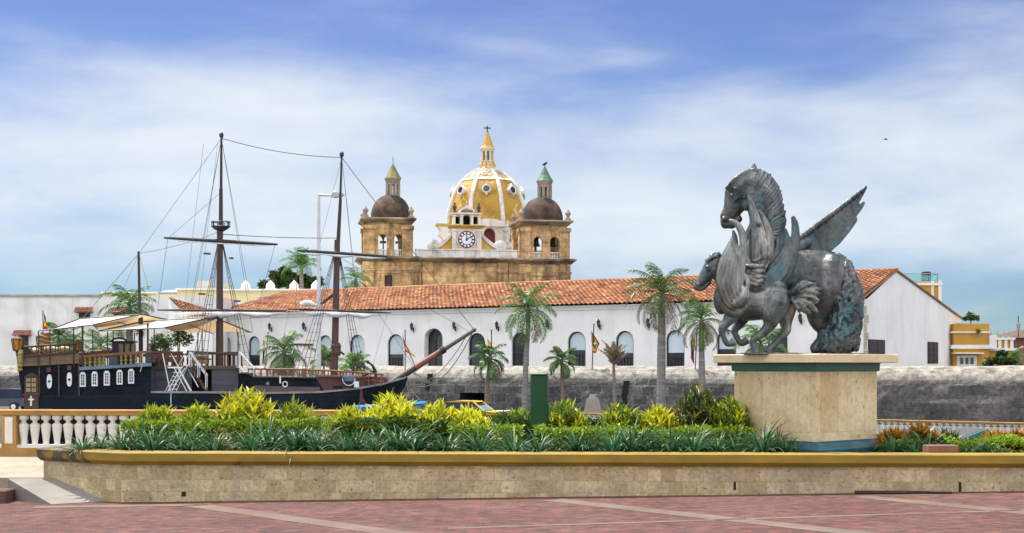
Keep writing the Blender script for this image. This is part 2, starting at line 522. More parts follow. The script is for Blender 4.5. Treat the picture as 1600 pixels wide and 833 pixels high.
m, nt, b = newmat('mustard_coping')
c = ramp(nt, tex(nt, 1.4, 8, .6, stretch=(1, 1, 3)), [(.35, (.19, .122, .010)), (.65, (.28, .183, .016))])
# black mould on the coping by the left end, smaller patches along it
tc = nt.nodes.new('ShaderNodeTexCoord'); sp = nt.nodes.new('ShaderNodeSeparateXYZ'); nt.links.new(tc.outputs['Object'], sp.inputs[0])
mr = nt.nodes.new('ShaderNodeMapRange'); nt.links.new(sp.outputs[0], mr.inputs[0])
mr.inputs[1].default_value = -8.2; mr.inputs[2].default_value = -6.3; mr.inputs[3].default_value = .30; mr.inputs[4].default_value = -.02
ad = nt.nodes.new('ShaderNodeMath'); ad.operation = 'ADD'; nt.links.new(mr.outputs[0], ad.inputs[0]); nt.links.new(tex(nt, 2.1, 8, .6, .4), ad.inputs[1])
k = ramp(nt, ad.outputs[0], [(.62, (0, 0, 0)), (.72, (.93,) * 3)])
c = mix(nt, k, c, (.045, .04, .03))
nt.links.new(c, b.inputs['Base Color']); b.inputs['Roughness'].default_value = .7
bump(nt, b, tex(nt, 12, 6, .6), .25, .02)
mb = MB()
o1, i1 = inset(foot, -.075), inset(foot, .34)
prof = [(-.035, LIP - .215), (-.075, LIP - .17), (-.095, LIP - .15), (-.10, LIP - .02), (-.075, LIP), (.34, LIP), (.34, LIP - .215)]
rings = [[(p.x, p.y, z) for p in inset(foot, o)] for o, z in prof]
mb.loft(rings + [rings[0]])
mb.build('coping', m, planter, smooth=25)
soil = mat('soil', (.07, .048, .03), (.04, .03, .02), 3, .95, bmp=.5, bscale=15)
mb = MB(); mb.face([(p.x, p.y, .79) for p in inset(foot, .28)]); mb.build('soil', soil, planter)
mb = MB()
for (px, py, w_, h_) in ((287, 772, .035, .04), (1148, 759, .02, .07), (1500, 762, .02, .09)):
    t_ = (px - 190) / 1410; d = 24 - .85 * t_; d = 24.0 + (23.12 - 24.0) * ((P(px, 0, 23.5).x + 6.54) / 21.54)
    p = P(px, py, d)
    mb = MB(); mb.box(p.x - w_, p.x + w_, p.y - .006, p.y + .02, p.z - h_, p.z + h_); mb.build('drain_hole', MATS.get('drain_dark') or mat('drain_dark', (.012, .01, .01), None, 3, .9), planter)

# ================================================================== PEDESTAL
trav_ped = brick('pedestal_stone', (.70, .58, .36), (.58, .455, .25), (.46, .36, .21), .26, 1.15, .004, .65, .25,
                 (.45, .31, .13), 1.1, pits=((.14, .09, .04), 11, .6, .62), amt=.75, fine=(14, .25), spread=(.45, .68), mdist=.012)
pn = Vector((5.22, 24.62))                      # near corner
pv1 = Vector((-1.21, 1.37)).normalized(); pv2 = Vector((pv1.y, -pv1.x)); pv2 = Vector((1.37, 1.21)).normalized()
PS = 1.80
pedc = pn + (pv1 + pv2) * PS / 2
pedrot = math.atan2(pv2.y, pv2.x)
CAP = 2.51
ped = empty('pedestal', (pedc.x, pedc.y, 0), pedrot, 'tall square cream stone pedestal with green band and blue base holding the bronze horses', 'pedestal')
h = PS / 2
mb = MB(); mb.box(-h, h, -h, h, .6, 2.21); mb.build('stone_shaft', trav_ped, ped)
teal_paint = mat('teal_paint', (.02, .13, .105), (.015, .10, .085), 2.5, .5, dirt=((.05, .12, .11), .5, 3))
blue_paint = mat('blue_paint', (.008, .095, .125), (.012, .07, .09), 2.5, .5, dirt=((.10, .17, .17), .5, 3), bmp=.15)
def sqring(k, z): return [(-k, -k, z), (k, -k, z), (k, k, z), (-k, k, z)]
mb = MB(); mb.loft([sqring(h + .012, 2.205), sqring(h + .035, 2.22), sqring(h + .04, 2.345), sqring(h + .10, 2.362)], True, True)
mb.build('green_band', teal_paint, ped)
capm = mat('cap_stone', (.74, .62, .42), (.58, .45, .28), 2.2, .75, bmp=.3, bscale=14, dirt=((.45, .30, .17), .5, 2.2))
mb = MB(); mb.loft([sqring(h + .25, 2.355), sqring(h + .27, 2.365), sqring(h + .27, CAP - .015), sqring(h + .255, CAP)], True, True)
mb.build('cap_slab', capm, ped)
mb = MB(); mb.loft([sqring(h + .24, .6), sqring(h + .24, .865), sqring(h + .225, .88), sqring(h + .16, .89), sqring(h + .11, .915), sqring(h + .07, .95), sqring(h + .045, .975), sqring(h + .04, .995), sqring(h, 1.0)], True, True)
mb.build('base_moulding', blue_paint, ped)

# ================================================================== NEAR BALUSTRADE
bal_ochre = mat('balustrade_ochre', (.40, .22, .05), (.30, .16, .035), 1.4, .65, dirt=((.14, .08, .03), .5, 1.5))
bal_white = mat('balustrade_white', (.74, .72, .66), (.60, .58, .54), 3, .7, dirt=((.40, .38, .33), .4, 5))
BPROF = [(.066, 0), (.066, .03), (.060, .05), (.068, .12), (.084, .24), (.100, .36), (.112, .455), (.112, .475), (.085, .50), (.050, .525), (.046, .55), (.056, .575), (.090, .60), (.106, .62), (.106, .70)]
def balustrade(name, a, b, z0, H, pitch, label, posts, scale=1.0):
    """a, b: ground points; runs from a to b"""
    a = Vector((a[0], a[1])); b = Vector((b[0], b[1])); d = b - a; Lg = d.length
    root = empty(name, (a.x, a.y, z0), math.atan2(d.y, d.x), label, 'balustrade')
    s = H
    mb = MB(); mb.loft([[(0, -.17 * s, z), (0, .17 * s, z)] for z in ()] or [[(x, -.16, 0), (x, .16, 0), (x, .16, .17 * s), (x, -.16, .17 * s)] for x in (0, Lg)], True, True)
    mb.build('plinth', bal_ochre, root)
    mb = MB(); mb.loft([[(x, -.12, .172 * s), (x, .12, .172 * s), (x, .12, .24 * s), (x, -.12, .24 * s)] for x in (0, Lg)], True, True)
    mb.build('base_course', bal_white, root)
    mb = MB(); mb.loft([[(x, -.14, .875 * s), (x, -.17, .90 * s), (x, -.17, .955 * s), (x, -.19, .965 * s), (x, -.19, .99 * s), (x, -.15, s), (x, .15, s), (x, .19, .99 * s), (x, .19, .9 * s), (x, .14, .875 * s)] for x in (0, Lg)], True, True)
    mb.build('rail', bal_ochre, root)
    me = None
    for px_ in posts:
        mb = MB(); mb.box(px_ - .16, px_ + .16, -.155, .155, .171 * s, .874 * s)
        po = mb.build('post', bal_ochre, root)
        mb = MB(); mb.box(px_ - .085, px_ + .085, -.162, -.152, .27 * s, .84 * s); mb.build('post_panel', bal_white, po)
    x = pitch * .6; hh = (.875 - .24) * s
    while x < Lg - .1:
        if all(abs(x - q) > .16 + pitch * .42 for q in posts):
            if me is None:
                mb = MB(); mb.lathe([(r * pitch / .245, z / .70 * hh) for r, z in BPROF], 12)
                o = mb.build('baluster', bal_white, root, smooth=50); me = o
            else:
                o = me.copy(); COL.objects.link(o)
            o.location = (x, 0, .24 * s)
        x += pitch
    return root
bl0 = P(-420, HOR, 31.5); bl1 = P(540, HOR, 31.0)
balustrade('balustrade', (bl0.x, bl0.y), (bl1.x, bl1.y), .35, 1.0, .245, 'ochre and white balustrade at the terrace edge in front of the ship', [P(19, HOR, 31.3).x - bl0.x, P(362, HOR, 31.1).x - bl0.x, P(535, HOR, 31).x - bl0.x])
# far balustrade along the quay
fa = P(845, HOR, 1 / (1 / 104 + (1 / 62 - 1 / 104) * 845 / 1600)) + qn * .3; fb = P(1690, HOR, 1 / (1 / 104 + (1 / 62 - 1 / 104) * 1690 / 1600)) + qn * .3
LB = (fb - fa).length
balustrade('balustrade', (fa.x, fa.y), (fb.x, fb.y), STREET + .14, .80, LB / 92, 'distant ochre and white balustrade along the quay under the stone city wall', [LB * q for q in (.004, .25, .5, .75, .996)])

# ================================================================== CITY WALL
def old_stone(name, c1, c2, mortar, bw, bh, darkc, amt):
    m = brick(name, c1, c2, mortar, bw, bh, .035, .9, .9, darkc, .30, amt=amt, fine=(4.5, .7), spread=(.40, .62), wob=.34, mdist=.09)
    nt = m.node_tree; b = nt.nodes['Principled BSDF']
    src = b.inputs['Base Color'].links[0].from_socket
    # sunlit rounded top painted into the colour: paler with height, edge broken by noise
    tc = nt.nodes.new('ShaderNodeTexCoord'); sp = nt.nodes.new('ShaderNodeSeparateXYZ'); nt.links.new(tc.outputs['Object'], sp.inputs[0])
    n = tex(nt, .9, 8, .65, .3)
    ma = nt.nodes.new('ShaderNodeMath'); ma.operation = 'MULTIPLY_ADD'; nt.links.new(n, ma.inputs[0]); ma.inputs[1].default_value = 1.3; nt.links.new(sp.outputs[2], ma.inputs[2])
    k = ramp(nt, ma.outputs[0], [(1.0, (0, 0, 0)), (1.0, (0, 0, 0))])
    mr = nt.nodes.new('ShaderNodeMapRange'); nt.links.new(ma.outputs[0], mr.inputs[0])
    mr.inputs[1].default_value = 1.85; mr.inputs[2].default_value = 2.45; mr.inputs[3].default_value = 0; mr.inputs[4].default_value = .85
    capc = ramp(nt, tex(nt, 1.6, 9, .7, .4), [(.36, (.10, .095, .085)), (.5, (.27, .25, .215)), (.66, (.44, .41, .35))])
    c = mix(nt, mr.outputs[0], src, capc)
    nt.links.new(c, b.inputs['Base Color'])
    return m
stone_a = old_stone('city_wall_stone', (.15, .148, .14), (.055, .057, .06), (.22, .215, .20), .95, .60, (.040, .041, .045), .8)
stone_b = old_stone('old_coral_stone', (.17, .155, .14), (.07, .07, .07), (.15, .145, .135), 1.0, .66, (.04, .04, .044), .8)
def wall_d(px): return 1 / (1 / 122 + (1 / 80 - 1 / 122) * px / 1600)
def city_wall(px0, px1, material, fwd, label, opening=None, seed=1, ztop=2.3):
    a = P(px0, HOR, wall_d(px0)); b = P(px1, HOR, wall_d(px1)); d = b - a; Lg = d.length
    yaw = math.atan2(d.y, d.x)
    n = Vector((-math.sin(yaw), math.cos(yaw), 0))
    root = empty('city_wall', (a.x - n.x * fwd, a.y - n.y * fwd, 0), yaw, label, 'wall')
    fr = Frame(root.location.x, root.location.y, yaw)
    prof = [(0, STREET - .1), (.05, -.45), (.10, .18), (.15, .46), (.2, .9), (.25, 1.2), (.34, 1.48), (.55, 1.80), (.85, 2.06), (1.25, 2.22), (1.8, ztop), (2.6, ztop), (3.4, ztop - .05), (3.45, STREET)]
    cols = [Lg * i / max(1, int(Lg / .45)) for i in range(int(Lg / .45) + 1)]
    ox = None
    if opening:
        ox = (fr.x(opening[0]), fr.x(opening[1]))
        for o in ox:
            k = min(range(len(cols)), key=lambda i: abs(cols[i] - o)); cols[k] = o
    mb = MB(); rng = random.Random(seed); grid = []; arc = [0]
    for j in range(1, len(prof)): arc.append(arc[-1] + math.hypot(prof[j][0] - prof[j - 1][0], prof[j][1] - prof[j - 1][1]))
    for i, x in enumerate(cols):
        row = []
        for j, (o, z) in enumerate(prof):
            r = .0 if (opening and j <= 3 and abs(x - ox[0]) + abs(x - ox[1]) < abs(ox[1] - ox[0]) + .9) else 1
            nz = noise.noise(Vector((x * .6, j * .7, seed * 3.3))) * .09 * r
            big = noise.noise(Vector((x * .11, seed, 0))) * .05
            row.append((x, o + nz + (rng.uniform(-.03, .03) * r), z + (nz * .7 + big if 5 < j < 13 else 0)))
        grid.append(row)
    for i in range(len(cols) - 1):
        for j in range(len(prof) - 1):
            if opening and j < 3 and cols[i] >= min(ox) - 1e-4 and cols[i + 1] <= max(ox) + 1e-4: continue
            q = [grid[i][j], grid[i + 1][j], grid[i + 1][j + 1], grid[i][j + 1]]
            mb.face(q, [(cols[i], arc[j]), (cols[i + 1], arc[j]), (cols[i + 1], arc[j + 1]), (cols[i], arc[j + 1])])
    for row in (grid[0], list(reversed(grid[-1]))): mb.face(list(reversed(row)))
    o = mb.build('stone_face', material, root)
    if opening:
        mb = MB(); x0, x1 = sorted(ox); zt = .46; y1 = 2.8
        mb.face([(x0, .16, zt), (x1, .16, zt), (x1, y1, zt), (x0, y1, zt)])
        mb.face([(x0, 0, STREET), (x0, .16, zt), (x0, y1, zt), (x0, y1, STREET)])
        mb.face([(x1, 0, STREET), (x1, y1, STREET), (x1, y1, zt), (x1, .16, zt)])
        mb.face([(x0, y1, STREET), (x0, y1, zt), (x1, y1, zt), (x1, y1, STREET)])
        mb.build('gate_recess', mat('gate_dark', (.03, .03, .032), None, 2, .9), root)
    return root, fr
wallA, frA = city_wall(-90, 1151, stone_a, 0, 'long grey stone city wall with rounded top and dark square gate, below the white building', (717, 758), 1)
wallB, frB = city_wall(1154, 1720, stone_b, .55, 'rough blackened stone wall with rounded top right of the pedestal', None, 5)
# dark drain gap and iron rings on the long wall
mb = MB()
for k in range(8):
    z = -.9 + k * .28; x = frA.x(974.5 + k * .35 + (.8 if k % 2 else -.8)); mb.box(x - .15 - .04 * (k % 3), x + .15, -.13 + .03 * k, .35, z, z + .285)
mb.build('drain_gap', mat('soot', (.016, .015, .015), None, 4, .95), wallA)
mb = MB()
for px, py in ((673, 589), (670, 604)):
    p = frA.L(px, py, .3); mb.box(p.x - .12, p.x + .12, p.y - .25, p.y + .1, p.z - .22, p.z + .22)
mb.build('drain_spout', MATS['soot'], wallA)

# ================================================================== ROOF TILES
m, nt, b = newmat('clay_roof_tiles')
tc = nt.nodes.new('ShaderNodeTexCoord')
fl = nt.nodes.new('ShaderNodeVectorMath'); fl.operation = 'FLOOR'; nt.links.new(tc.outputs['UV'], fl.inputs[0])
wn = nt.nodes.new('ShaderNodeTexWhiteNoise'); wn.noise_dimensions = '2D'; nt.links.new(fl.outputs[0], wn.inputs['Vector'])
c = ramp(nt, wn.outputs[0], [(0, (.07, .026, .015)), (.25, (.19, .06, .027)), (.6, (.28, .092, .036)), (.85, (.35, .14, .058)), (1, (.48, .27, .13))])
c = mix(nt, ramp(nt, tex(nt, .35, 7, .6, .3), [(.42, (0, 0, 0)), (.66, (.7,) * 3)]), c, (.36, .18, .085))
c = mix(nt, ramp(nt, tex(nt, .9, 8, .65, .3), [(.56, (0, 0, 0)), (.70, (.7,) * 3)]), c, (.10, .045, .025))
nt.links.new(c, b.inputs['Base Color']); b.inputs['Roughness'].default_value = .85
roof_tiles = m
def tiled(mb, p00, p10, p01, p11, tw=.42, th=.46, amp=.13, step=.07):
    """roof plane from eave p00-p10 up to ridge p01-p11 with barrel tiles"""
    p00, p10, p01, p11 = map(Vector, (p00, p10, p01, p11))
    L0 = max((p10 - p00).length, (p11 - p01).length); S = ((p01 - p00).length + (p11 - p10).length) / 2
    nc = max(2, int(L0 / tw)); nr = max(2, int(S / th)); sub = 6
    nrm = (p10 - p00).cross(p01 - p00).normalized()
    if nrm.z < 0: nrm = -nrm
    base = len(mb.v); rows = []
    for r in range(nr):
        for e in (0, 1):
            v = (r + e) / nr
            a = p00.lerp(p01, v); c_ = p10.lerp(p11, v)
            row = []
            for i in range(nc * sub + 1):
                u = i / (nc * sub)
                ph = (i % sub) / sub
                w_ = abs(math.cos(PI * ph)) if True else 0
                hh = amp * (w_ ** .7) + (step if e == 0 else 0) + noise.noise(Vector((i // sub * 1.7, r * 2.3, L0))) * .022
                row.append(tuple(a.lerp(c_, u) + nrm * hh))
            rows.append(row)
    n = nc * sub + 1
    for row in rows: mb.v.extend(row)
    for k in range(len(rows) - 1):
        r = k // 2
        for i in range(nc * sub):
            a = base + k * n + i
            if k % 2 == 0:
                mb.uv[len(mb.f)] = [((i + 3) // sub + .5 if False else (i + 2.6) / sub, r + .2), ((i + 3.4) / sub, r + .2), ((i + 3.4) / sub, r + .8), ((i + 2.6) / sub, r + .8)]
            mb.f.append((a, a + 1, a + 1 + n, a + n)); mb.mi.append(mb.mat)

# ================================================================== LONG WHITE BUILDING
def bld_d(px): return EYE * 0 + 4.74 * FPX / (82 + 18 * (px - 400) / 700)
a = P(335, HOR, bld_d(335)); b = P(1350, HOR, bld_d(1350)); d = b - a
BF = Frame(a.x, a.y, math.atan2(d.y, d.x))
BL = d.length
EAVE = EYE + 4.74
bld = empty('white_building', (a.x, a.y, 0), BF.yaw, 'long white colonial building with arched windows and an orange tiled roof behind the city wall', 'building')
zb = STREET
wins = [(352, 18, 'w'), (397, 18, 'w'), (451, 18, 'w'), (508, 21, 'w'), (558, 23, 'w'), (618, 25, 'w'), (683, 17, 'd'), (745, 26, 'k'), (813, 27, 'k'), (901, 28, 'w'), (976, 28, 'w'), (1055, 29, 'w'), (1135, 30, 'w'), (1215, 31, 'k')]
ops = []
for px, w_, kind in wins:
    x0 = BF.x(px - w_ / 2); x1 = BF.x(px + w_ / 2)
    top = BF.z_at(515 + (5 if px < 450 else 0), (x0 + x1) / 2, 0)
    ops.append((x0, x1, 2.05, 5.0 - (x1 - x0) / 2, (x1 - x0) / 2))
# the narrow doorway has a wide splayed reveal
ridge_off = BF.off_at(1400, BL); RIDGE = BF.z_at(422, BL, ridge_off)
rear_off = BF.off_at(1501, BL); REAR = BF.z_at(497, BL, rear_off)
mb = MB()
ops2 = [(o[0] - .75, o[1], o[2], o[3] + .15, (o[1] - o[0] + .75) / 2 * .9) if w[2] == 'd' else o for o, w in zip(ops, wins)]
mb.archwall(0, BL, zb, EAVE - .05, ops2, t=.6, y=0, n=12)
mb.build('front_wall', white_wall, bld)
# rest of the shell
mb = MB()
mb.face([(BL, .6, zb), (BL, rear_off, zb), (BL, rear_off, REAR), (BL, ridge_off, RIDGE - .12), (BL, .6, EAVE - .05)])
mb.face([(0, .6, zb), (0, .6, EAVE), (0, ridge_off, RIDGE - .12), (0, rear_off, REAR), (0, rear_off, zb)])
mb.face([(0, rear_off, zb), (0, rear_off, REAR), (BL, rear_off, REAR), (BL, rear_off, zb)])
mb.build('gable_wall', white_wall, bld)
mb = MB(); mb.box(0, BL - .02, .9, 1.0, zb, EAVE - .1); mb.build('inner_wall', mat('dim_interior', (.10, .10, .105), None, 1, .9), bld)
mb = MB(); mb.loft([[(x, -.02, EAVE - .42), (x, -.10, EAVE - .36), (x, -.12, EAVE - .24), (x, -.26, EAVE - .14), (x, -.30, EAVE - .04), (x, .3, EAVE - .04), (x, .3, EAVE - .42)] for x in (0, BL)], True, True)
mb.build('cornice', white_wall, bld)
mb = MB()
tiled(mb, (-.2, -.55, EAVE - .03), (BL + .12, -.55, EAVE - .03), (2.6, ridge_off, RIDGE), (BL + .12, ridge_off, RIDGE))
mb.tube([(2.4, ridge_off, RIDGE), (BL + .15, ridge_off, RIDGE)], .16, 8)
mb.face([(2.6, ridge_off + .05, RIDGE - .02), (BL + .12, ridge_off + .05, RIDGE - .02), (BL + .12, rear_off + .4, REAR - .1), (2.6, rear_off + .4, REAR - .1)])
mb.build('tiled_roof', roof_tiles, bld, smooth=60)
mb = MB()
for p, q in (((BL + .05, ridge_off, RIDGE - .02), (BL + .05, rear_off + .3, REAR - .02)), ((BL + .05, -.4, EAVE - .02), (BL + .05, ridge_off, RIDGE - .02))):
    mb.tube([p, q], .10, 6)
mb.build('verge_tiles', mat('verge_clay', (.30, .16, .10), (.20, .10, .06), 1, .85), bld)
for i, ((px, w_, kind), o) in enumerate(zip(wins, ops)):
    x0, x1, s_, sp, ri = o
    if kind == 'd':
        mb = MB(); mb.archwall(x0 - .02, x1 + .3, s_ - .1, sp + ri + .4, [(x0 + .15, x1 + .02, s_, sp)], .1, .45, 12); mb.build('door_frame', frame_dark, bld)
        dd = MB(); dd.box(x0 + .1, x1 + .1, .50, .54, s_, sp + ri + .1); dd.build('door', glass_dark, bld)
        continue
    mb = MB(); n = 14
    # arched frame as a swept strip
    def arcpts(k): return [(x0 + k, s_)] + [((x0 + x1) / 2 - ((x1 - x0) / 2 - k) * math.cos(PI * j / n), sp + (ri - k) * math.sin(PI * j / n)) for j in range(n + 1)] + [(x1 - k, s_)]
    A_, B_ = arcpts(.002), arcpts(.10)
    for j in range(len(A_) - 1):
        p, q, r_, t_ = A_[j], A_[j + 1], B_[j + 1], B_[j]
        mb.face([(p[0], .14, p[1]), (q[0], .14, q[1]), (r_[0], .14, r_[1]), (t_[0], .14, t_[1])])
        mb.face([(t_[0], .14, t_[1]), (r_[0], .14, r_[1]), (r_[0], .24, r_[1]), (t_[0], .24, t_[1])])
    mb.box(x0 + .1, x1 - .1, .15, .22, s_ + .02, s_ + .12)
    w = mb.build('window', frame_dark, bld)
    split = s_ + (1.25 if kind == 'w' else .1) + (.25 if i % 3 == 0 else 0)
    if kind == 'k': 
        g = MB(); g.face([(p[0], .23, p[1]) for p in B_]); g.build('pane', glass_dark, w)
        g = MB(); g.box(x0 + .1, x1 - .1, .18, .2, s_ + 1.3, s_ + 1.42); g.build('transom', frame_dark, w)
    else:
        top = [p for p in B_ if p[1] > split]
        g = MB(); g.face([(B_[0][0], .23, split)] + [(p[0], .23, p[1]) for p in top] + [(B_[-1][0], .23, split)]); g.build('pale_upper_pane', glass_pale, w)
        g = MB(); g.face([(B_[0][0], .232, s_), (B_[-1][0], .232, s_), (B_[-1][0], .232, split), (B_[0][0], .232, split)]); g.build('pane', glass_dark, w)
        g = MB()
        for q in range(1, 5):
            xx = x0 + .1 + (x1 - x0 - .2) * q / 5; g.box(xx - .018, xx + .018, .17, .2, s_, split - .35)
        g.box(x0 + .1, x1 - .1, .165, .205, split - .37, split - .32); g.build('low_railing', iron, w)
# gable windows, quoins, air conditioner
for k, (pa, pb, ya, yb, nm) in enumerate(((1356, 1382, 530, 557, 'shutter_window'), (1449, 1465, 534, 568, 'shutter_window'))):
    oa, ob = BF.off_at(pa, BL), BF.off_at(pb, BL)
    za, zb_ = BF.z_at(ya, BL, oa), BF.z_at(yb, BL, oa)
    mb = MB(); mb.box(BL, BL + .05, oa, ob, zb_, za); w = mb.build('gable_window', frame_dark, bld)
    g = MB()
    for q in range(4):
        z0 = zb_ + (za - zb_) * (q + .12) / 4; z1 = zb_ + (za - zb_) * (q + .9) / 4
        for s2 in (0, 1):
            y0 = oa + (ob - oa) * (.06 + .47 * s2); y1 = y0 + (ob - oa) * .41
            g.box(BL + .05, BL + .08, y0, y1, z0, z1)
    g.build('shutter', shutter, w)
mb = MB()
for k in range(9):
    z = 1.6 + k * .62; w_ = .55 if k % 2 else .95
    if z < EAVE - 1.0: mb.box(BL - .02, BL + .035, -.03, w_, z, z + .56)
for k in range(4):
    z = 1.5 + k * .8; w_ = .7 if k % 2 else 1.3; mb.box(BL - .02, BL + .035, rear_off - w_, rear_off + .03, z, z + .72)
mb.build('quoin_stones', mat('quoin_stone', (.48, .43, .34), (.36, .32, .25), 1.5, .9, bmp=.4, bscale=8), bld)
oa = BF.off_at(1496, BL); za = BF.z_at(518, BL, oa)
mb = MB(); mb.bevbox(BL + .02, BL + .5, oa - .5, oa + .4, za, za + .7, .04); mb.build('air_conditioner', mat('grey_metal', (.45, .45, .44), None, 3, .5, .3), bld)
# wall lanterns
lan_proto = None
ORD = ['first', 'second', 'third', 'fourth', 'fifth', 'sixth', 'seventh', 'eighth', 'ninth', 'tenth', 'eleventh', 'twelfth', 'thirteenth', 'fourteenth', 'fifteenth', 'sixteenth', 'seventeenth', 'eighteenth', 'nineteenth', 'twentieth']
lan_lab = [(421, 510, 'black wall lantern between the two arched windows left of the lamp post'), (474, 509, 'black wall lantern just left of the tall white lamp post'), (643, 510, 'black wall lantern left of the narrow arched doorway'), (709, 508, 'black wall lantern between the arched doorway and the bowsprit tip'),
           (776, 508, 'black wall lantern behind the crown of the left tall palm'), (854, 505, 'black wall lantern right of the left tall palm crown'), (935, 505, 'black wall lantern above the green, yellow and red flag'), (1012, 503, 'black wall lantern beside the tallest palm trunk'), (1250, 496, 'black wall lantern seen between the foal and the big horse')]
for px, py, lb in lan_lab:
    p = BF.L(px, py, -.35); wp = Vector((BF.o.x, BF.o.y, 0)) + BF.e * p.x + BF.n * (-.35); wp.z = p.z
    if lan_proto is None:
        lan_proto = empty('wall_lantern', wp, BF.yaw, lb, 'lantern', 'lanterns on the white building')
        mb = MB(); mb.lathe([(.10, -.32), (.17, .12), (.19, .14)], 6); mb.build('lantern_cage', mat('lantern_glass', (.06, .065, .07), None, 3, .15), lan_proto)
        mb = MB(); mb.lathe([(.22, .14), (.20, .18), (.06, .34), (.03, .42), (.001, .44)], 6); mb.lathe([(.02, -.42), (.11, -.36), (.11, -.32)], 6)
        for q in range(6):
            an = 2 * PI * q / 6; mb.tube([(.10 * math.cos(an), .10 * math.sin(an), -.32), (.175 * math.cos(an), .175 * math.sin(an), .13)], .018, 4)
        mb.build('iron_frame', iron, lan_proto)
        mb = MB(); mb.tube([(0, 0, -.4), (.0, .12, -.5), (0, .3, -.42), (0, .36, -.25)], .03, 6); mb.box(-.06, .06, .30, .36, -.6, -.1); mb.build('bracket', iron, lan_proto)
    else:
        o = copy_tree(lan_proto); o.location = wp; o['label'] = lb
    (lan_proto if lan_proto.location == wp else o).scale = (.8, .8, .8)

# ================================================================== OTHER HOUSES
def house_box(name, px0, px1, pytop, d, depth, material, label, base=STREET, cat='building', extra=None):
    a = P(px0, pytop, d); b = P(px1, pytop, d)
    root = empty(name, (a.x, a.y, 0), 0, label, cat)
    mb = MB(); mb.box(0, b.x - a.x, 0, depth, base, a.z); mb.build('wall', material, root)
    return root, a
# white annex left
dA = 128.0
anx, aA = house_box('white_house', -140, 345, 463.5, dA, 16, grey_wall, 'plain weathered white block house with small tile-hooded windows, far left', cat='building')
def loc_x(px, d, a): return P(px, HOR, d).x - a.x
mb = MB(); mb.box(-.1, loc_x(160, dA, aA), -.12, .4, aA.z, aA.z + .18); mb.build('coping', mat('aged_coping', (.42, .40, .36), (.22, .21, .2), .8, .9), anx)
hood_mat = mat('hood_tiles', (.30, .11, .06), (.18, .07, .045), 3, .85)
for (px, ya, yb, w_) in ((36, 525, 553, 17), (132, 489, 500, 17), (186, 490, 502, 17)):
    xc = loc_x(px, dA, aA); z1 = P(px, ya, dA).z; z0 = P(px, yb, dA).z; hw = w_ / 2 * dA / FPX
    mb = MB(); mb.box(xc - hw, xc + hw, -.04, .02, z0, z1); w = mb.build('window', frame_dark, anx)
    mb = MB()
    for s2 in (-1, 1): mb.box(xc + (s2 - 1) * hw / 2 + .05, xc + (s2 + 1) * hw / 2 - .05, -.07, -.04, z0 + .05, z1 - .05)
    mb.build('shutter', mat('dark_shutter', (.035, .035, .045), None, 2, .6), w)
    mb = MB(); hw2 = hw + .28
    tiled(mb, (xc - hw2, -.65, z1 + .05), (xc + hw2, -.65, z1 + .05), (xc - hw2, 0, z1 + .5), (xc + hw2, 0, z1 + .5), .22, .35, .05, .03)
    mb.box(xc - hw2, xc + hw2, -.6, 0, z1 + .02, z1 + .08)
    mb.build('tile_hood', hood_mat, anx, smooth=60)
for px, ya, yb, hw in ((325, 550, 580, .35), (256, 548, 580, .9)):
    xc = loc_x(px, dA, aA); mb = MB(); mb.box(xc - hw, xc + hw, -.03, .03, P(0, yb, dA).z, P(0, ya, dA).z); mb.build('door', glass_dark, anx)
# lean-to roof pieces (hip) left of the long building
p1, p2, p3, p4 = P(262, 465, 124), P(331, 488, 122), P(331, 497.5, 119), P(292, 497.5, 119.5)
mb = MB()
hr = empty('tiled_annex', (p2.x, p2.y, 0), 0, 'low annex with a small orange hipped tile roof, left of the long tiled roof', 'building')
q = [Vector(p) - Vector((p2.x, p2.y, 0)) for p in (p1, p2, p3, p4)]
tiled(mb, q[3], q[2] + Vector((.2, 0, 0)), q[0], q[1] + Vector((.2, 0, .1)))
mb.build('tiled_roof', roof_tiles, hr, smooth=60)
mb = MB(); zt = min(q[3].z, q[2].z) - .12
mb.face([(q[3].x, q[3].y + .25, -1.1), (q[2].x, q[2].y + .25, -1.1), (q[2].x, q[2].y + .25, zt), (q[3].x, q[3].y + .25, zt)])
mb.face([(q[2].x, q[2].y + .25, -1.1), (q[1].x, q[1].y + 1, -1.1), (q[1].x, q[1].y + 1, q[1].z - .1), (q[2].x, q[2].y + .25, zt)])
mb.face([(q[0].x, q[0].y + .3, -1.1), (q[3].x, q[3].y + .25, -1.1), (q[3].x, q[3].y + .25, zt), (q[0].x, q[0].y + .3, q[0].z - .1)])
mb.build('wall', white_wall, hr)
# pale yellow building behind
yb, aY = house_box('yellow_building', 160, 565, 466, 150, 25, yellow_wall, 'pale yellow building with stepped parapet and white finials behind the tiled roof', cat='building')
mb = MB(); dY = 150
def ybx(x0, x1, yt, ybm, o=0): mb.box(loc_x(x0, dY, aY), loc_x(x1, dY, aY), o, o + 1.2, P(0, ybm, dY).z, P(0, yt, dY).z)
ybx(160, 240, 457, 466, .1); ybx(240, 276, 460, 466, .1); ybx(276, 345, 452, 466, .15); ybx(345, 565, 453, 466, .2)
mb.build('parapet', yellow_wall, yb)
mb = MB(); ybx(158, 242, 456, 458.5, -.1); ybx(274, 347, 450.5, 453, -.1); ybx(345, 567, 451.5, 454, -.05); mb.build('cornice', trim_white, yb)
mb = MB(); ybx(300, 322, 437, 452, 2); ybx(326, 348, 440, 452, 3); mb.build('roof_tank', mat('tank_grey', (.50, .50, .48), (.4, .4, .38), 1, .8), yb)
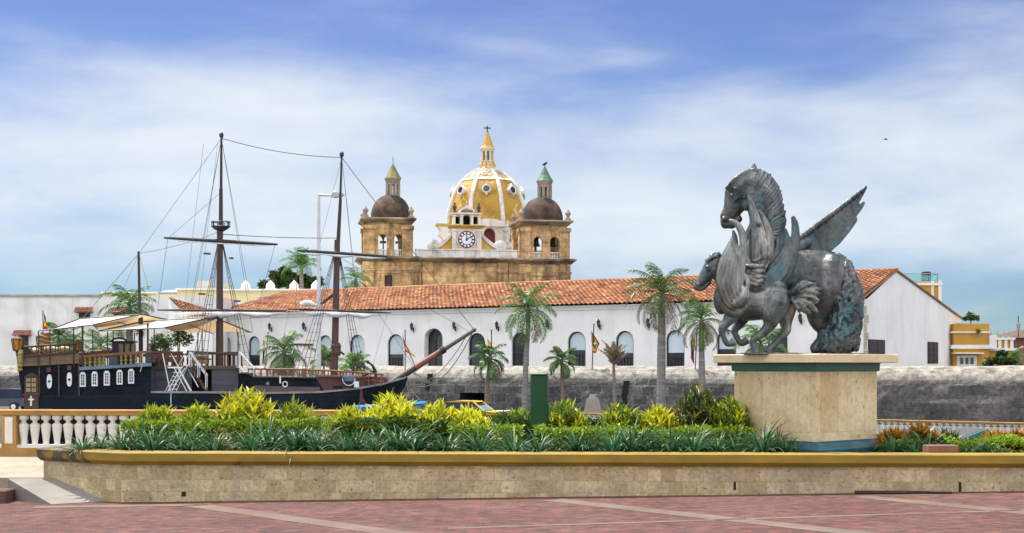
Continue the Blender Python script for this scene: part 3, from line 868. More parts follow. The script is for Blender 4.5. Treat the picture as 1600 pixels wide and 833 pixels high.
mb = MB(); p = P(258, 452, 150); mb.m = Matrix.Translation((p.x - aY.x, 6, p.z)); mb.lathe([(2.1, -.6), (2.1, -.1), (1.7, .1), (.9, .22), (.05, .25)], 20); mb.build('roof_cover', mat('tank_blue_grey', (.22, .26, .32), None, 1, .5), yb)
for px in (382, 421, 458, 492):
    mb = MB(); p = P(px, 452, 150); mb.m = Matrix.Translation((p.x - aY.x, .7, p.z)); mb.lathe([(.55, 0), (.55, .12), (.45, .2), (.5, .42), (.36, .65), (.14, .85), (.02, 1.0)], 12); mb.build('finial', trim_white, yb, smooth=50)
# right: ochre rooftop with glass rail behind the gable
ot, aO = house_box('ochre_penthouse', 1411, 1468, 440, 150, 10, ochre_wall, 'ochre rooftop block with a glass railing above the white gable', cat='building')
dO = 150
mb = MB()
for x0, x1, yt, ybm, o in ((1455, 1459, 440, 520, -.06), (1466, 1471, 438, 520, -.1), (1405, 1472, 442, 446, -.15)):
    mb.box(loc_x(x0, dO, aO), loc_x(x1, dO, aO), o, .5 + o, P(0, ybm, dO).z, P(0, yt, dO).z + .003 * x0 / 1455)
mb.build('white_trim', trim_white, ot)
m, nt, b = newmat('aqua_glass'); b.inputs['Base Color'].default_value = (.45, .80, .82, 1); b.inputs['Transmission Weight'].default_value = .75; b.inputs['Roughness'].default_value = .05; b.inputs['IOR'].default_value = 1.1
mb = MB(); z0, z1 = aO.z + .1, P(0, 427.5, dO).z; x1 = loc_x(1466, dO, aO)
for k in range(4): mb.box(x1 * k / 4 + .03, x1 * (k + 1) / 4 - .03, .2, .24, z0, z1 - .15)
mb.box(x1 - .04, x1, .3, 6, z0, z1); mb.build('glass_rail', m, ot)
mb = MB(); mb.tube([(0, .22, z0), (0, .22, z1), (x1, .22, z1), (x1, .22, z0), (x1, .22, z1), (x1, 6, z1)], .06, 5); mb.build('handrail', mat('rail_grey', (.3, .33, .34), None, 3, .4, .4), ot)
mb = MB(); xq = loc_x(1451, dO, aO); mb.bevbox(xq - .45, xq + .45, .6, 1.2, z0, z0 + 1.0, .08); mb.build('roof_unit', iron, ot)
# right: ochre house with terrace
dR = 118.0
oh, aR = house_box('ochre_house', 1490, 1546, 506, dR, 14, ochre_wall, 'ochre house with white bands and a roof shrub, right of the white gable', cat='house')
lx = lambda px: loc_x(px, dR, aR)
zz = lambda py: P(0, py, dR).z
mb = MB()
mb.box(lx(1486), lx(1547), -.12, .3, zz(520.5), zz(518)); mb.box(lx(1486), lx(1552), -.16, .3, zz(545), zz(539))
mb.box(lx(1488), lx(1532), -.9, .3, zz(553), zz(551)); mb.box(lx(1545), lx(1556), -.22, 3.0, zz(545), zz(524)); mb.build('white_band', trim_white, oh)
mb = MB(); mb.box(lx(1495), lx(1526), -.05, .02, zz(572), zz(556)); w = mb.build('window', trim_white, oh)
mb = MB()
for k in range(3): mb.box(lx(1500 + k * 8), lx(1505 + k * 8), -.07, -.05, zz(569), zz(558.5))
mb.build('pane', glass_dark, w)
mb = MB(); mb.box(lx(1548), lx(1588), .3, 8, STREET, zz(545)); mb.build('side_wing', ochre_wall, oh)
mb = MB(); mb.box(lx(1556), lx(1586), .35, .6, zz(545), zz(530)); mb.build('terrace_wall', ochre_wall, oh)
mb = MB()
for px in (1564, 1573.5, 1583): mb.box(lx(px) - .12, lx(px) + .12, .25, .6, zz(546), zz(529))
mb.box(lx(1546), lx(1588), .2, .7, zz(531), zz(527.5)); mb.box(lx(1546), lx(1590), .15, .7, zz(548), zz(544)); mb.build('terrace_trim', trim_white, oh)
for px in (1551, 1561, 1570.5, 1579):
    mb = MB(); mb.m = Matrix.Translation((lx(px), .45, zz(528))); mb.lathe([(.10, 0), (.05, .2), (.09, .28), (.07, .5), (.01, .75)], 6); mb.build('finial', mat('finial_grey', (.35, .33, .31), None, 3, .8), oh)
# far right cottage with mast
dC = 135.0
ct, aC = house_box('brick_house', 1586, 1660, 528, dC, 10, mat('dull_brick', (.30, .14, .09), (.22, .10, .07), 1, .85), 'small dull red house with a dark roof edge at the far right', cat='house')
mb = MB(); mb.m = None; x1 = loc_x(1660, dC, aC); mb.loft([[(-.6, -.6, aC.z), (x1, -.6, aC.z), (x1, 10, aC.z), (-.6, 10, aC.z)], [(2.5, 4, aC.z + .9), (x1, 4, aC.z + .9), (x1, 6, aC.z + .9), (2.5, 6, aC.z + .9)]], True, True); mb.build('roof', mat('dark_tiles', (.10, .06, .045), None, 2, .85), ct)
p = P(1591, 530, 134)
ma = empty('antenna_mast', (p.x, p.y, p.z), 0, 'thin grey antenna mast with a small box above the far right house', 'antenna')
mb = MB(); mb.tube([(0, 0, -3.0), (0, 0, 2.2)], .04, 6); mb.build('mast', iron, ma)
mb = MB(); mb.bevbox(-.16, .16, -.12, .12, .8, 1.5, .03); mb.build('box_antenna', mat('antenna_grey', (.32, .30, .30), None, 3, .6), ma)
# ================================================================== CHURCH
o_ = P(735, HOR, 172)
CF = Frame(o_.x, o_.y, R(9))
church = empty('church', (o_.x, o_.y, 0), CF.yaw, 'old stone church with two bell towers, a clock gable and a big yellow ribbed dome', 'church')
U = 172 / FPX                      # metres per photo pixel at the facade
ch_stone = brick('church_stone', (.68, .45, .23), (.50, .32, .145), (.34, .215, .10), 1.15, .62, .02, .9, .4, (.15, .095, .055), .22, amt=.75, fine=(1.6, .6), spread=(.44, .64), streak=((.07, .05, .035), .8, .9))
# rain-darkened ledges
led = mat('stained_ledge', (.33, .25, .16), (.055, .048, .042), .45, .9, bmp=.4, bscale=3, spread=(.36, .62))
ch_white = mat('church_white', (.74, .73, .70), (.58, .56, .52), .5, .8, dirt=((.20, .18, .16), .65, .6), streak=((.22, .20, .17), .6, 1.2))
cream = mat('church_cream', (.70, .62, .50), (.60, .52, .40), .6, .8, dirt=((.35, .27, .18), .5, .8))
ch_yellow = mat('church_yellow', (.55, .35, .06), (.46, .27, .04), .4, .8, dirt=((.70, .62, .40), .55, .5))
# cracked yellow dome paint
m, nt, b = newmat('dome_yellow')
c = ramp(nt, tex(nt, .30, 8, .6, .2), [(.35, (.27, .145, .014)), (.5, (.40, .23, .026)), (.68, (.48, .30, .045))])
vo = nt.nodes.new('ShaderNodeTexVoronoi'); vo.feature = 'DISTANCE_TO_EDGE'; vo.inputs['Scale'].default_value = .55
tc = nt.nodes.new('ShaderNodeTexCoord'); nz = nt.nodes.new('ShaderNodeTexNoise'); nz.inputs['Scale'].default_value = .8; nt.links.new(tc.outputs['Object'], nz.inputs['Vector'])
av = nt.nodes.new('ShaderNodeVectorMath'); av.operation = 'MULTIPLY_ADD'; nt.links.new(nz.outputs[1], av.inputs[0]); av.inputs[1].default_value = (1.6,) * 3; nt.links.new(tc.outputs['Object'], av.inputs[2])
nt.links.new(av.outputs[0], vo.inputs['Vector'])
kk = ramp(nt, vo.outputs[0], [(.012, (1, 1, 1)), (.03, (0, 0, 0))])
reg = ramp(nt, tex(nt, .33, 3), [(.5, (0, 0, 0)), (.56, (.75,) * 3)])
c = mix(nt, mix(nt, 1.0, kk, reg, 'MULTIPLY'), c, (.74, .64, .42))
nt.links.new(c, b.inputs['Base Color']); b.inputs['Roughness'].default_value = .7
dome_yellow = m
dome_dark = mat('dark_dome_tiles', (.12, .062, .04), (.022, .02, .02), .50, .9, bmp=1.0, bscale=2.2, spread=(.44, .68), dirt=((.22, .13, .08), .5, .8))
spire_green = mat('green_glazed_tiles', (.03, .20, .12), (.05, .12, .09), 1.0, .55, dirt=((.28, .22, .10), .5, .9))
spire_moss = mat('mossy_tiles', (.24, .22, .07), (.13, .13, .06), 1.0, .8, dirt=((.08, .10, .05), .6, 1.2))
spire_gold = mat('gold_tiles', (.52, .29, .06), (.44, .24, .05), 1.0, .6)
bronze_bell = mat('bell_bronze', (.03, .045, .05), None, 2, .5, .6)
ct_grey = mat('lantern_stone', (.34, .29, .24), (.20, .17, .15), .8, .9, dirt=((.45, .30, .16), .5, 1.0))

def cz(py, off=0.0, px=735): return CF.L(px, py, off).z
def cx(px, off=0.0): return CF.x(px, off)

def tower(pxa, pxb, arch_px, dome_px, top_off_y, lantern_px, spire_mat, lantern_mat, winpx, has_bells, label, bird):
    """pxa..pxb: front face of the belfry stage; all heights in photo pixels"""
    dy = top_off_y
    x0, x1 = cx(pxa), cx(pxb); W = x1 - x0; xc = (x0 + x1) / 2
    t = MB()
    zt = lambda py: CF.z_at(py + dy, xc, 0)
    root = MB()
    # lower stage
    lx0, lx1 = x0 - .35, x1 + .30
    root.archwall(lx0, lx1, -1.1, zt(404), [(cx(winpx[0]), cx(winpx[1]), zt(winpx[3]), zt(winpx[2]), .001)], .7, 0, 2)
    root.box(lx0, lx0 + .7, .702, W + .6, -1.1, zt(404)); root.box(lx1 - .7, lx1, .702, W + .6, -1.1, zt(404)); root.box(lx0 + .702, lx1 - .702, W - .1, W + .6, -1.1, zt(404))
    root.face([(lx0, .01, zt(403.8)), (lx1, .01, zt(403.8)), (lx1, W + .5, zt(403.8)), (lx0, W + .5, zt(403.8))])
    # lower pilasters
    for a, b_ in ((lx0 - .10, lx0 + 1.25), (lx1 - 1.25, lx1 + .10)): root.box(a, b_, -.22, 0, -1.1, zt(409))
    # belfry: four walls with pairs of arches
    z0, z1 = zt(400), zt(348)
    hw = (cx(arch_px[0] + 7) - cx(arch_px[0] - 7)) / 2
    c1, c2 = cx(arch_px[0]) - x0, cx(arch_px[1]) - x0
    spring = zt(373); sill = zt(401)
    for side in range(4):
        root.m = (Matrix.Translation((xc, W / 2, 0)) @ Matrix.Rotation(side * PI / 2, 4, 'Z') @ Matrix.Translation((-W / 2, -W / 2 , 0)))
        ops = [(c1 - hw, c1 + hw, sill, spring), (c2 - hw, c2 + hw, sill, spring)] if side == 0 else [(c1 - hw - .35, c1 + hw + .35, sill - .1, spring + .1), (c2 - hw - .35, c2 + hw + .35, sill - .1, spring + .1)]
        e = .001 * side
        root.archwall((0 if side % 2 == 0 else .601), (W if side % 2 == 0 else W - .601), z0, z1, ops, .6, 0, 10)
        # corner pilasters and imposts
        root.box(-.12, .98, -.32, -.002, z0, zt(352)); root.box(W - .98, W + .12, -.32, -.002, z0, zt(352))
        root.box(-.24, 1.12, -.46, -.321, zt(358.5), zt(352.5)); root.box(W - 1.12, W + .24, -.46, -.321, zt(358.5), zt(352.5))
        root.box(1.021, c1 - hw - .03, -.16, -.003, spring - .14, spring + .16); root.box(c1 + hw + .03, c2 - hw - .03, -.09, -.003, spring - .12, spring + .18); root.box(c2 + hw + .03, W - 1.021, -.09, -.003, spring - .12, spring + .18)
    root.m = None
    body = root.build('tower', ch_stone, church)
    # ledges
    lm = MB()
    def ledge(k, za, zb_, bx0=x0, bx1=x1, dep=W):
        lm.loft([[(bx0 - kk_, -kk_, z), (bx1 + kk_, -kk_, z), (bx1 + kk_, dep + kk_, z), (bx0 - kk_, dep + kk_, z)] for kk_, z in ((k * .35, za), (k * .6, za + (zb_ - za) * .35), (k, za + (zb_ - za) * .6), (k, zb_ - .06), (k * .85, zb_))], True, True)
    ledge(.75, zt(409), zt(400.5), lx0, lx1, W + .4)
    ledge(.70, zt(348), zt(340.5))
    lm.build('cornice', led, body)
    lm = MB()
    def cap(bx0, bx1, za, zb_, k):
        lm.loft([[(bx0 - q, -.25 - q, z), (bx1 + q, -.25 - q, z), (bx1 + q, .2, z), (bx0 - q, .2, z)] for q, z in ((0, za), (k, za + .3), (k, zb_))], True, True)
    for a, b_ in ((lx0 - .10, lx0 + 1.25), (lx1 - 1.25, lx1 + .10)):
        lm = MB(); cap(a, b_, zt(426), zt(421), .14); lm.build('capital', ch_stone, body)
    lm = MB(); lm.box(lx0 + 1.3, lx1 - 1.3, -.1, -.001, zt(427), zt(424)); lm.build('string_course', ch_stone, body)
    # window of the lower stage
    wx0, wx1 = cx(winpx[0]), cx(winpx[1])
    wm = MB(); wm.box(wx0 - .1, wx1 + .1, .25, .32, zt(winpx[3]) - .1, zt(winpx[2]) + .1)
    w = wm.build('window', shutter, body)
    # dome, slightly square, then lantern and spire
    dc = (cx(dome_px), W / 2, 0); r0 = W / 2 * .93
    zb_, ztp = zt(341), zt(304)
    dm = MB(); rings = []
    for i in range(13):
        a = i / 12 * PI / 2 * .93
        r = r0 * (math.cos(a) ** .85); z = zb_ + .25 + (ztp - zb_) * math.sin(a) / math.sin(PI / 2 * .93)
        rings.append([(dc[0] + r * math.copysign(abs(math.cos(q)) ** .86, math.cos(q)), dc[1] + r * math.copysign(abs(math.sin(q)) ** .86, math.sin(q)), z) for q in [2 * PI * k / 32 for k in range(32)]])
    rings.insert(0, [(p[0], p[1], zb_ - .05) for p in rings[0]])
    dm.loft(rings, True, True)
    d = dm.build('dome', dome_dark, body, smooth=50)
    lx = cx(lantern_px)
    lt = MB(); lr = 11.2 * U * .98
    lt.lathe([(lr * 1.05, zt(306) - .3), (lr * 1.05, zt(301.5))], 8, (lx, W / 2, 0), PI / 8)
    for k in range(8):
        a = 2 * PI * k / 8 + PI / 8
        px_, py_ = lx + lr * .86 * math.cos(a), W / 2 + lr * .86 * math.sin(a)
        lt.tube([(px_, py_, zt(301.5)), (px_, py_, zt(281))], .19, 6)
    # arch band
    lt.lathe([(lr * .98, zt(285)), (lr, zt(280.5)), (lr * 1.12, zt(279)), (lr * 1.12, zt(277.5)), (lr * 1.25, zt(276)), (lr * 1.25, zt(274.5))], 8, (lx, W / 2, 0), PI / 8)
    lt.build('lantern', lantern_mat, body)
    sp = MB(); sp.lathe([(lr * 1.28, zt(274.5)), (lr * 1.12, zt(272)), (lr * .72, zt(265)), (.12, zt(252)), (.02, zt(251.5))], 8, (lx, W / 2, 0), PI / 8)
    sp.build('spire', spire_mat, body)
    # corner finials
    for sx, sy in ((x0 - .1, -.1), (x1 + .1, -.1), (x0 - .1, W + .1), (x1 + .1, W + .1)):
        f = MB(); f.lathe([(.36, 0), (.36, .25), (.22, .3), (.2, .6), (.36, .78), (.36, .9), (.2, 1.1), (.10, 1.3), (.01, 1.42)], 8, (sx, sy, zt(340.5)))
        f.build('finial', ct_grey, body, smooth=50)
    # white balustrades in the arches
    for side in (0, 1, 2, 3):
        for c in (c1, c2):
            f = MB(); f.m = (Matrix.Translation((xc, W / 2, 0)) @ Matrix.Rotation(side * PI / 2, 4, 'Z') @ Matrix.Translation((-W / 2, -W / 2, 0)))
            f.box(c - hw, c + hw, .08, .26, sill, sill + .16); f.box(c - hw, c + hw, .06, .28, sill + .72, sill + .86)
            for q in range(5):
                xx = c - hw + (q + .5) * 2 * hw / 5; f.lathe([(.05, .16), (.085, .35), (.045, .58), (.06, .72)], 6, (xx, .17, sill))
            f.build('belfry_balustrade', ch_white, body)
    if has_bells:
        for c in (c1, c2):
            f = MB(); f.lathe([(.001, 1.0), (.16, .98), (.26, .8), (.30, .45), (.42, .12), (.58, 0), (.5, .0), (.3, .2)], 14, (x0 + c, 1.1, zt(380)), cap=False)
            f.tube([(x0 + c, 1.1, zt(380) + .95), (x0 + c, 1.1, spring + hw * .9)], .06, 6)
            f.tube([(x0 + c - hw - .2, 1.1, zt(380) + 1.25), (x0 + c + hw + .2, 1.1, zt(380) + 1.25)], .09, 6)
            f.build('bell', bronze_bell, body, smooth=50)
    return body, (lx, W / 2, zt(251.5))
tl, topl = tower(572.5, 641, (598, 623), 613, 0, 616.5, spire_moss, ct_grey, (601, 613, 430, 450), False, '', False)
tr_, topr = tower(815.5, 886, (840.5, 866.5), 853, 4, 857.5, spire_green, ct_grey, (845, 858, 434, 450), True, '', True)
mb = MB(); mb.tube([(topl[0], topl[1], topl[2]), (topl[0], topl[1], topl[2] + .9)], .035, 5); mb.build('spike', iron, tl)

# --- facade between the towers
xa, xb = cx(645), cx(812)
fz = lambda py, off=0.0: CF.z_at(py, cx(729), off)
mb = MB()
xm = cx(729)
mb.archwall(xa, xb, -1.1, fz(405), [(cx(716), cx(748), fz(470), fz(452), (cx(748) - cx(716)) / 2 * .55)], .8, .25, 10)
for px in (650, 668, 786, 803): mb.box(cx(px) - .62, cx(px) + .62, -.02, .249, -1.1, fz(408.5))
mb.archwall(cx(712), cx(752), fz(470), fz(440), [(cx(717), cx(747), fz(470), fz(452), (cx(747) - cx(717)) / 2 * .55)], .15, .1, 10)
fac = mb.build('facade', ch_stone, church)
for px in (650, 668, 786, 803):
    mb = MB()
    mb.loft([[(cx(px) - .62 - q, -.02 - q, z), (cx(px) + .62 + q, -.02 - q, z), (cx(px) + .62 + q, .24, z), (cx(px) - .62 - q, .24, z)] for q, z in ((0, fz(428)), (.14, fz(425)), (.14, fz(422)))], True, True); mb.build('capital', ch_stone, fac)
mb = MB(); mb.loft([[(x, .24, fz(411)), (x, -.25, fz(409)), (x, -.55, fz(407)), (x, -.75, fz(405)), (x, -.72, fz(403.4)), (x, .9, fz(403.4)), (x, .9, fz(411))] for x in (cx(647), cx(811))], True, True)
mb.build('cornice', led, fac)
mb = MB(); mb.box(cx(650), cx(808), .05, .8, fz(403.3), fz(391.5)); mb.box(cx(649), cx(809), -.05, .9, fz(391.4), fz(389.6))
for k in range(10): mb.box(cx(655 + k * 16.5) - .35, cx(655 + k * 16.5) + .35, -.01, .049, fz(402), fz(393))
mb.build('parapet', ch_white, fac)
# --- clock gable
gz = fz; y0 = .15
mb = MB(); mb.box(cx(706.5), cx(752.5), y0, y0 + 1.6, gz(389.5), gz(357)); gab = mb.build('clock_gable', cream, church)
mb = MB()
for px in (709.8, 748.8): mb.box(cx(px) - .26, cx(px) + .26, y0 - .18, y0 - .002, gz(389.5), gz(357.5)); mb.box(cx(px) - .34, cx(px) + .34, y0 - .24, y0 - .182, gz(361.5), gz(358.5))
mb.box(cx(707), cx(752), y0 - .12, y0 - .003, gz(391), gz(388.5))
mb.build('pilaster', ch_white, gab)
mb = MB(); mb.loft([[(cx(704) - q, y0 - .1 - q, z), (cx(755) + q, y0 - .1 - q, z), (cx(755) + q, y0 + 1.7, z), (cx(704) - q, y0 + 1.7, z)] for q, z in ((-.2, gz(357)), (.05, gz(355.5)), (.05, gz(354)), (.25, gz(353)), (.25, gz(351.6)))], True, True); mb.build('yellow_cornice', ch_yellow, gab)
# volute wings: yellow field with white border
for s2, pc, pe in ((-1, 706.5, 678), (1, 752.5, 783)):
    n = 12; top = []
    for i in range(n + 1):
        t = i / n; px = pc + (pe - pc) * t; py = 363 + 22 * (1 - (1 - t) ** 2.0) * 1.0 if False else 364 + 21 * math.sin(t * PI / 2) ** .9
        top.append((cx(px), gz(py)))
    zb_ = gz(389.5); fld = MB(); bor = MB()
    for i in range(n):
        (ax, az), (bx, bz) = top[i], top[i + 1]
        fld.face([(ax, y0 + .3, zb_), (bx, y0 + .3, zb_), (bx, y0 + .3, bz), (ax, y0 + .3, az)])
    bor.loft([[(x, y0 + .1, z - .30), (x, y0 + .1, z + .22), (x, y0 + 1.1, z + .22), (x, y0 + 1.1, z - .30)] for x, z in top], True, True)
    fld.build('yellow_field', ch_yellow, gab)
    for rr, yy in ((9.0 * U, y0 + .05), (6.3 * U, y0 - .05), (3.4 * U, y0 - .13)):
        bor.m = Matrix.Translation((cx(pe), yy, gz(383))) @ Matrix.Rotation(PI / 2, 4, 'X')
        bor.lathe([(rr, -1.0), (rr, 0), (rr * .88, .06)], 20)
    bor.m = None
    bor.build('volute', ch_white, gab, smooth=40)
# clock
cxk, czk = cx(729.3), gz(374.2); rk = 13.6 * U
M0 = Matrix.Translation((cxk, y0, czk)) @ Matrix.Rotation(PI / 2, 4, 'X')     # local z towards the viewer
mb = MB(); mb.m = M0; mb.lathe([(rk * 1.20, .001), (rk * 1.20, .10), (rk * 1.12, .14), (rk * 1.0, .14), (rk * .97, .06)], 36, cap=True)
clock = mb.build('clock', mat('clock_rim', (.62, .52, .42), (.5, .4, .32), 1, .7), gab, smooth=30)
mb = MB(); mb.m = M0; mb.lathe([(rk * .985, .142), (rk * .985, .16)], 36); mb.build('clock_ring', mat('clock_black', (.02, .02, .03), None, 2, .5), clock)
mb = MB(); mb.m = M0; mb.lathe([(rk * .575, .161), (rk * .575, .175)], 32)
cw = mat('clock_white', (.74, .76, .80), (.66, .69, .76), 2, .5)
for k in range(12):
    a0 = PI / 12 + k * PI / 6 - .155; a1 = a0 + .31; 
    q = [(rr * rk * math.cos(a), rr * rk * math.sin(a), .163) for rr, a in ((.66, a0), (.88, a0 + .01), (.88, a1 - .01), (.66, a1))]
    mb.face(q)
mb.build('clock_face', cw, clock)
mb = MB(); mb.m = M0
def hand(ang, ln, w):
    c, s_ = math.cos(ang), math.sin(ang); nx, ny = -s_, c
    mb.faces([(-c * .2 * ln + nx * w, -s_ * .2 * ln + ny * w, .18), (c * ln + nx * w * .5, s_ * ln + ny * w * .5, .18), (c * ln - nx * w * .5, s_ * ln - ny * w * .5, .18), (-c * .2 * ln - nx * w, -s_ * .2 * ln - ny * w, .18)], [(0, 3, 2, 1)])
hand(PI / 2, rk * .93, .075)
mb.m = M0 @ Matrix.Translation((0, 0, .01)); hand(PI / 6 + .02, rk * .80, .09); mb.lathe([(.1, .165), (.1, .19)], 10); mb.build('clock_hand', MATS['clock_black'], clock)
# small bell arcade
mb = MB()
mb.archwall(cx(708.5), cx(752), gz(351.5), gz(334.5), [(cx(712.5), cx(719.5), gz(349.5), gz(338.5), .06), (cx(724.5), cx(736), gz(350.5), gz(340.5)), (cx(740.5), cx(747.5), gz(349.5), gz(338.5), .06)], 1.0, y0 + .35, 12)
arc_ = mb.build('bell_arcade', cream, gab)
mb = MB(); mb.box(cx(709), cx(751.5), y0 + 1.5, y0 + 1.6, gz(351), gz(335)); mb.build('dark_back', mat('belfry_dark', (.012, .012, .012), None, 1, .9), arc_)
mb = MB()
for px in (710.2, 722, 738.2, 749.9): mb.box(cx(px) - .14, cx(px) + .14, y0 + .22, y0 + .349, gz(351.5), gz(336)); mb.box(cx(px) - .2, cx(px) + .2, y0 + .16, y0 + .219, gz(338), gz(335.5))
mb.box(cx(706.5), cx(754), y0 + .1, y0 + 1.5, gz(334.4), gz(331.8))
mb.build('columns', ch_white, arc_)
mb = MB(); n = 16
pr = []
for i in range(n + 1):
    t = -1 + 2 * i / n; pr.append((cx(730.3) + t * 11.5 * U * 1.06, gz(332) + (7.2 * U * (1 - abs(t) ** 2.2))))
mb.loft([[(x, y0 + .25, gz(331.7)), (x, y0 + .25, z), (x, y0 + 1.2, z), (x, y0 + 1.2, gz(331.7))] for x, z in pr], True, True)
mb.loft([[(x, y0 + .08, z - .05), (x, y0 + .08, z + .22), (x, y0 + 1.3, z + .22), (x, y0 + 1.3, z - .05)] for x, z in pr], True, True)
mb.tube([(cx(730.3), y0 + .6, gz(325)), (cx(730.3), y0 + .6, gz(320))], [.22, .14, ], 6)
mb.build('pediment', ch_white, arc_)
mb = MB()
for k in range(7):
    t = -.72 + .24 * k; mb.box(cx(730.3) + t * 11 * U - .09, cx(730.3) + t * 11 * U + .09, y0 + .2, y0 + .249, gz(331.2), gz(329.5) + (1 - t * t) * .12)
mb.build('fan_relief', mat('relief_dark', (.25, .17, .10), None, 2, .9), arc_)
for px in (711.8, 749.4):
    f = MB(); f.lathe([(.28, 0), (.28, .18), (.12, .25), (.26, .6), (.2, .85), (.09, .95), (.13, 1.1), (.01, 1.3)], 8, (cx(px), y0 + .7, gz(331.7))); f.build('finial', mat('dark_urn', (.06, .055, .05), None, 2, .9), arc_, smooth=50)

# --- main dome over the crossing
DO = 22.0                                    # metres behind the facade
dcx = CF.x(761.5, DO)
dz = lambda py: CF.z_at(py, dcx, DO)
US = (CF.x(771.5, DO) - CF.x(751.5, DO)) / 20
# profile as half-widths read in the photo
prof = [(64.5, 353), (63.5, 343), (61.5, 331), (58.5, 319), (54, 306), (48, 294), (40.5, 284), (31, 275.5), (21, 268.5), (11.5, 263.5)]
NR = 8; ROT = R(13)
def dome_r(py):
    for (r0, y0_), (r1, y1_) in zip(prof, prof[1:]):
        if y1_ <= py <= y0_: return r0 + (r1 - r0) * (y0_ - py) / (y0_ - y1_)
    return prof[0][0] if py > 353 else prof[-1][0]
def dring(py, k=1.0, n=48):
    out = []
    for i in range(n):
        a = 2 * PI * i / n
        # softly octagonal plan
        q = (a - ROT) % (2 * PI / NR) - PI / NR
        r = dome_r(py) * US * k * (math.cos(PI / NR) / math.cos(q) * .45 + .55) / (.45 * math.cos(PI / NR) / math.cos(PI / NR) + .55)
        out.append((dcx + r * math.cos(a), DO + r * math.sin(a), dz(py)))
    return out
mb = MB(); ys = [360 - i * (360 - 283) / 14 for i in range(15)]
mb.loft([dring(y) for y in ys], True, False)
dome = mb.build('main_dome', dome_yellow, church, smooth=60)
mb = MB(); ys2 = [283 - i * (283 - 263.5) / 6 for i in range(7)]
mb.loft([dring(y, 1.0) for y in ys2], False, True)
mb.build('upper_shell', mat('dome_upper', (.56, .44, .24), (.46, .30, .10), .8, .8, dirt=((.36, .23, .10), .55, 1.1)), dome, smooth=60)
mb = MB(); mb.loft([dring(285.2, 1.0), dring(284.8, 1.03), dring(282.0, 1.03), dring(281.6, 1.0)]); mb.build('white_band', ch_white, dome)
# ribs
for k in range(NR):
    a = ROT + 2 * PI * k / NR
    ca, sa = math.cos(a), math.sin(a)
    mb = MB(); rings = []
    for y in ys + ys2[1:]:
        r = dome_r(y) * US; w_ = .26 if y > 300 else .26 - .07 * (300 - y) / 37
        z = dz(y)
        def pt(rr, t): return (dcx + ca * rr - sa * t, DO + sa * rr + ca * t, z)
        rings.append([pt(r - .5, -w_), pt(r + .18, -w_), pt(r + .30, -w_ * .5), pt(r + .30, w_ * .5), pt(r + .18, w_), pt(r - .5, w_)])
    mb.loft(rings, True, True); mb.build('rib', ch_white, dome)
# small ornaments in the upper shell panels
for k in range(NR):
    a = ROT + 2 * PI * (k + .5) / NR
    for t, y, s_ in ((-.12, 275.5, .5), (.12, 275.5, .5), (0, 271, .42)):
        aa = a + t; r = dome_r(y) * US * .985
        mb = MB(); mb.m = Matrix.Translation((dcx + r * math.cos(aa), DO + r * math.sin(aa), dz(y))) @ Matrix.Rotation(aa, 4, 'Z') @ Matrix.Rotation(R(52), 4, 'Y')
        mb.lathe([(s_, -.1), (s_, .06), (s_ * .6, .12), (s_ * .3, .05)], 10)
        mb.build('scroll_ornament', mat('ornament_brown', (.32, .21, .12), (.62, .55, .45), 1.5, .85) if 'ornament_brown' not in MATS else MATS['ornament_brown'], dome)
# dormers (oculi) between the ribs
for k in range(NR):
    a = ROT + 2 * PI * (k + .5) / NR
    r = dome_r(303) * US * .985
    base = Matrix.Translation((dcx + r * math.cos(a), DO + r * math.sin(a), dz(303))) @ Matrix.Rotation(a + PI / 2, 4, 'Z') @ Matrix.Rotation(R(-14), 4, 'X')
    mb = MB(); mb.m = base
    out = [(0, -1.35), (.28, -.95), (.42, -.75), (.80, -.50), (.98, -.05), (.86, .42), (.52, .68), (.32, .85), (.2, 1.1), (0, 1.5), (-.2, 1.1), (-.32, .85), (-.52, .68), (-.86, .42), (-.98, -.05), (-.80, -.50), (-.42, -.75), (-.28, -.95)]
    sc = .66
    mb.loft([[(x * sc * q, y, z * sc * q) for x, z in out] for y, q in ((.9, 1), (-.30, 1), (-.42, .93))], False, True)
    ocu = mb.build('oculus', ch_white, dome)
    mb = MB(); mb.m = base @ Matrix.Translation((0, -.43, 0)) @ Matrix.Rotation(PI / 2, 4, 'X'); mb.lathe([(.60, -.3), (.60, .0), (.56, .06), (.46, .04), (.44, .01)], 18); mb.build('oculus_rim', ch_yellow if False else ch_white, ocu, smooth=40)
    mb = MB(); mb.m = base @ Matrix.Translation((0, -.43, 0)) @ Matrix.Rotation(PI / 2, 4, 'X'); mb.lathe([(.43, .0), (.43, .016)], 16); mb.build('oculus_glass', glass_dark, ocu)
# drum with white balustrade at the dome's foot
mb = MB(); rr = 64.5 * US
mb.lathe([(rr * 1.06, dz(407)), (rr * 1.06, dz(393)), (rr * 1.10, dz(392)), (rr * 1.10, dz(389)), (rr * 1.03, dz(388)), (rr * 1.03, dz(382))], 32, (dcx, DO, 0)); drum = mb.build('drum', ch_white, church, smooth=30)
mb = MB(); mb.lathe([(rr * 1.02, dz(382)), (rr * 1.02, dz(363))], 40, (dcx, DO, 0)); mb.build('drum_wall', ch_yellow, drum, smooth=30)
mb = MB(); mb.lathe([(rr * 1.02, dz(365)), (rr * 1.09, dz(364)), (rr * 1.09, dz(361)), (rr * .98, dz(359))], 40, (dcx, DO, 0)); mb.build('drum_cornice', ch_white, drum, smooth=30)
mb = MB()
for k in range(88):
    a = 2 * PI * k / 88; x, y = dcx + rr * 1.055 * math.cos(a), DO + rr * 1.055 * math.sin(a)
    mb.lathe([(.10, dz(382)), (.17, dz(377)), (.08, dz(370)), (.12, dz(365))], 6, (x, y, 0))
mb.build('drum_colonnade', cream, drum)
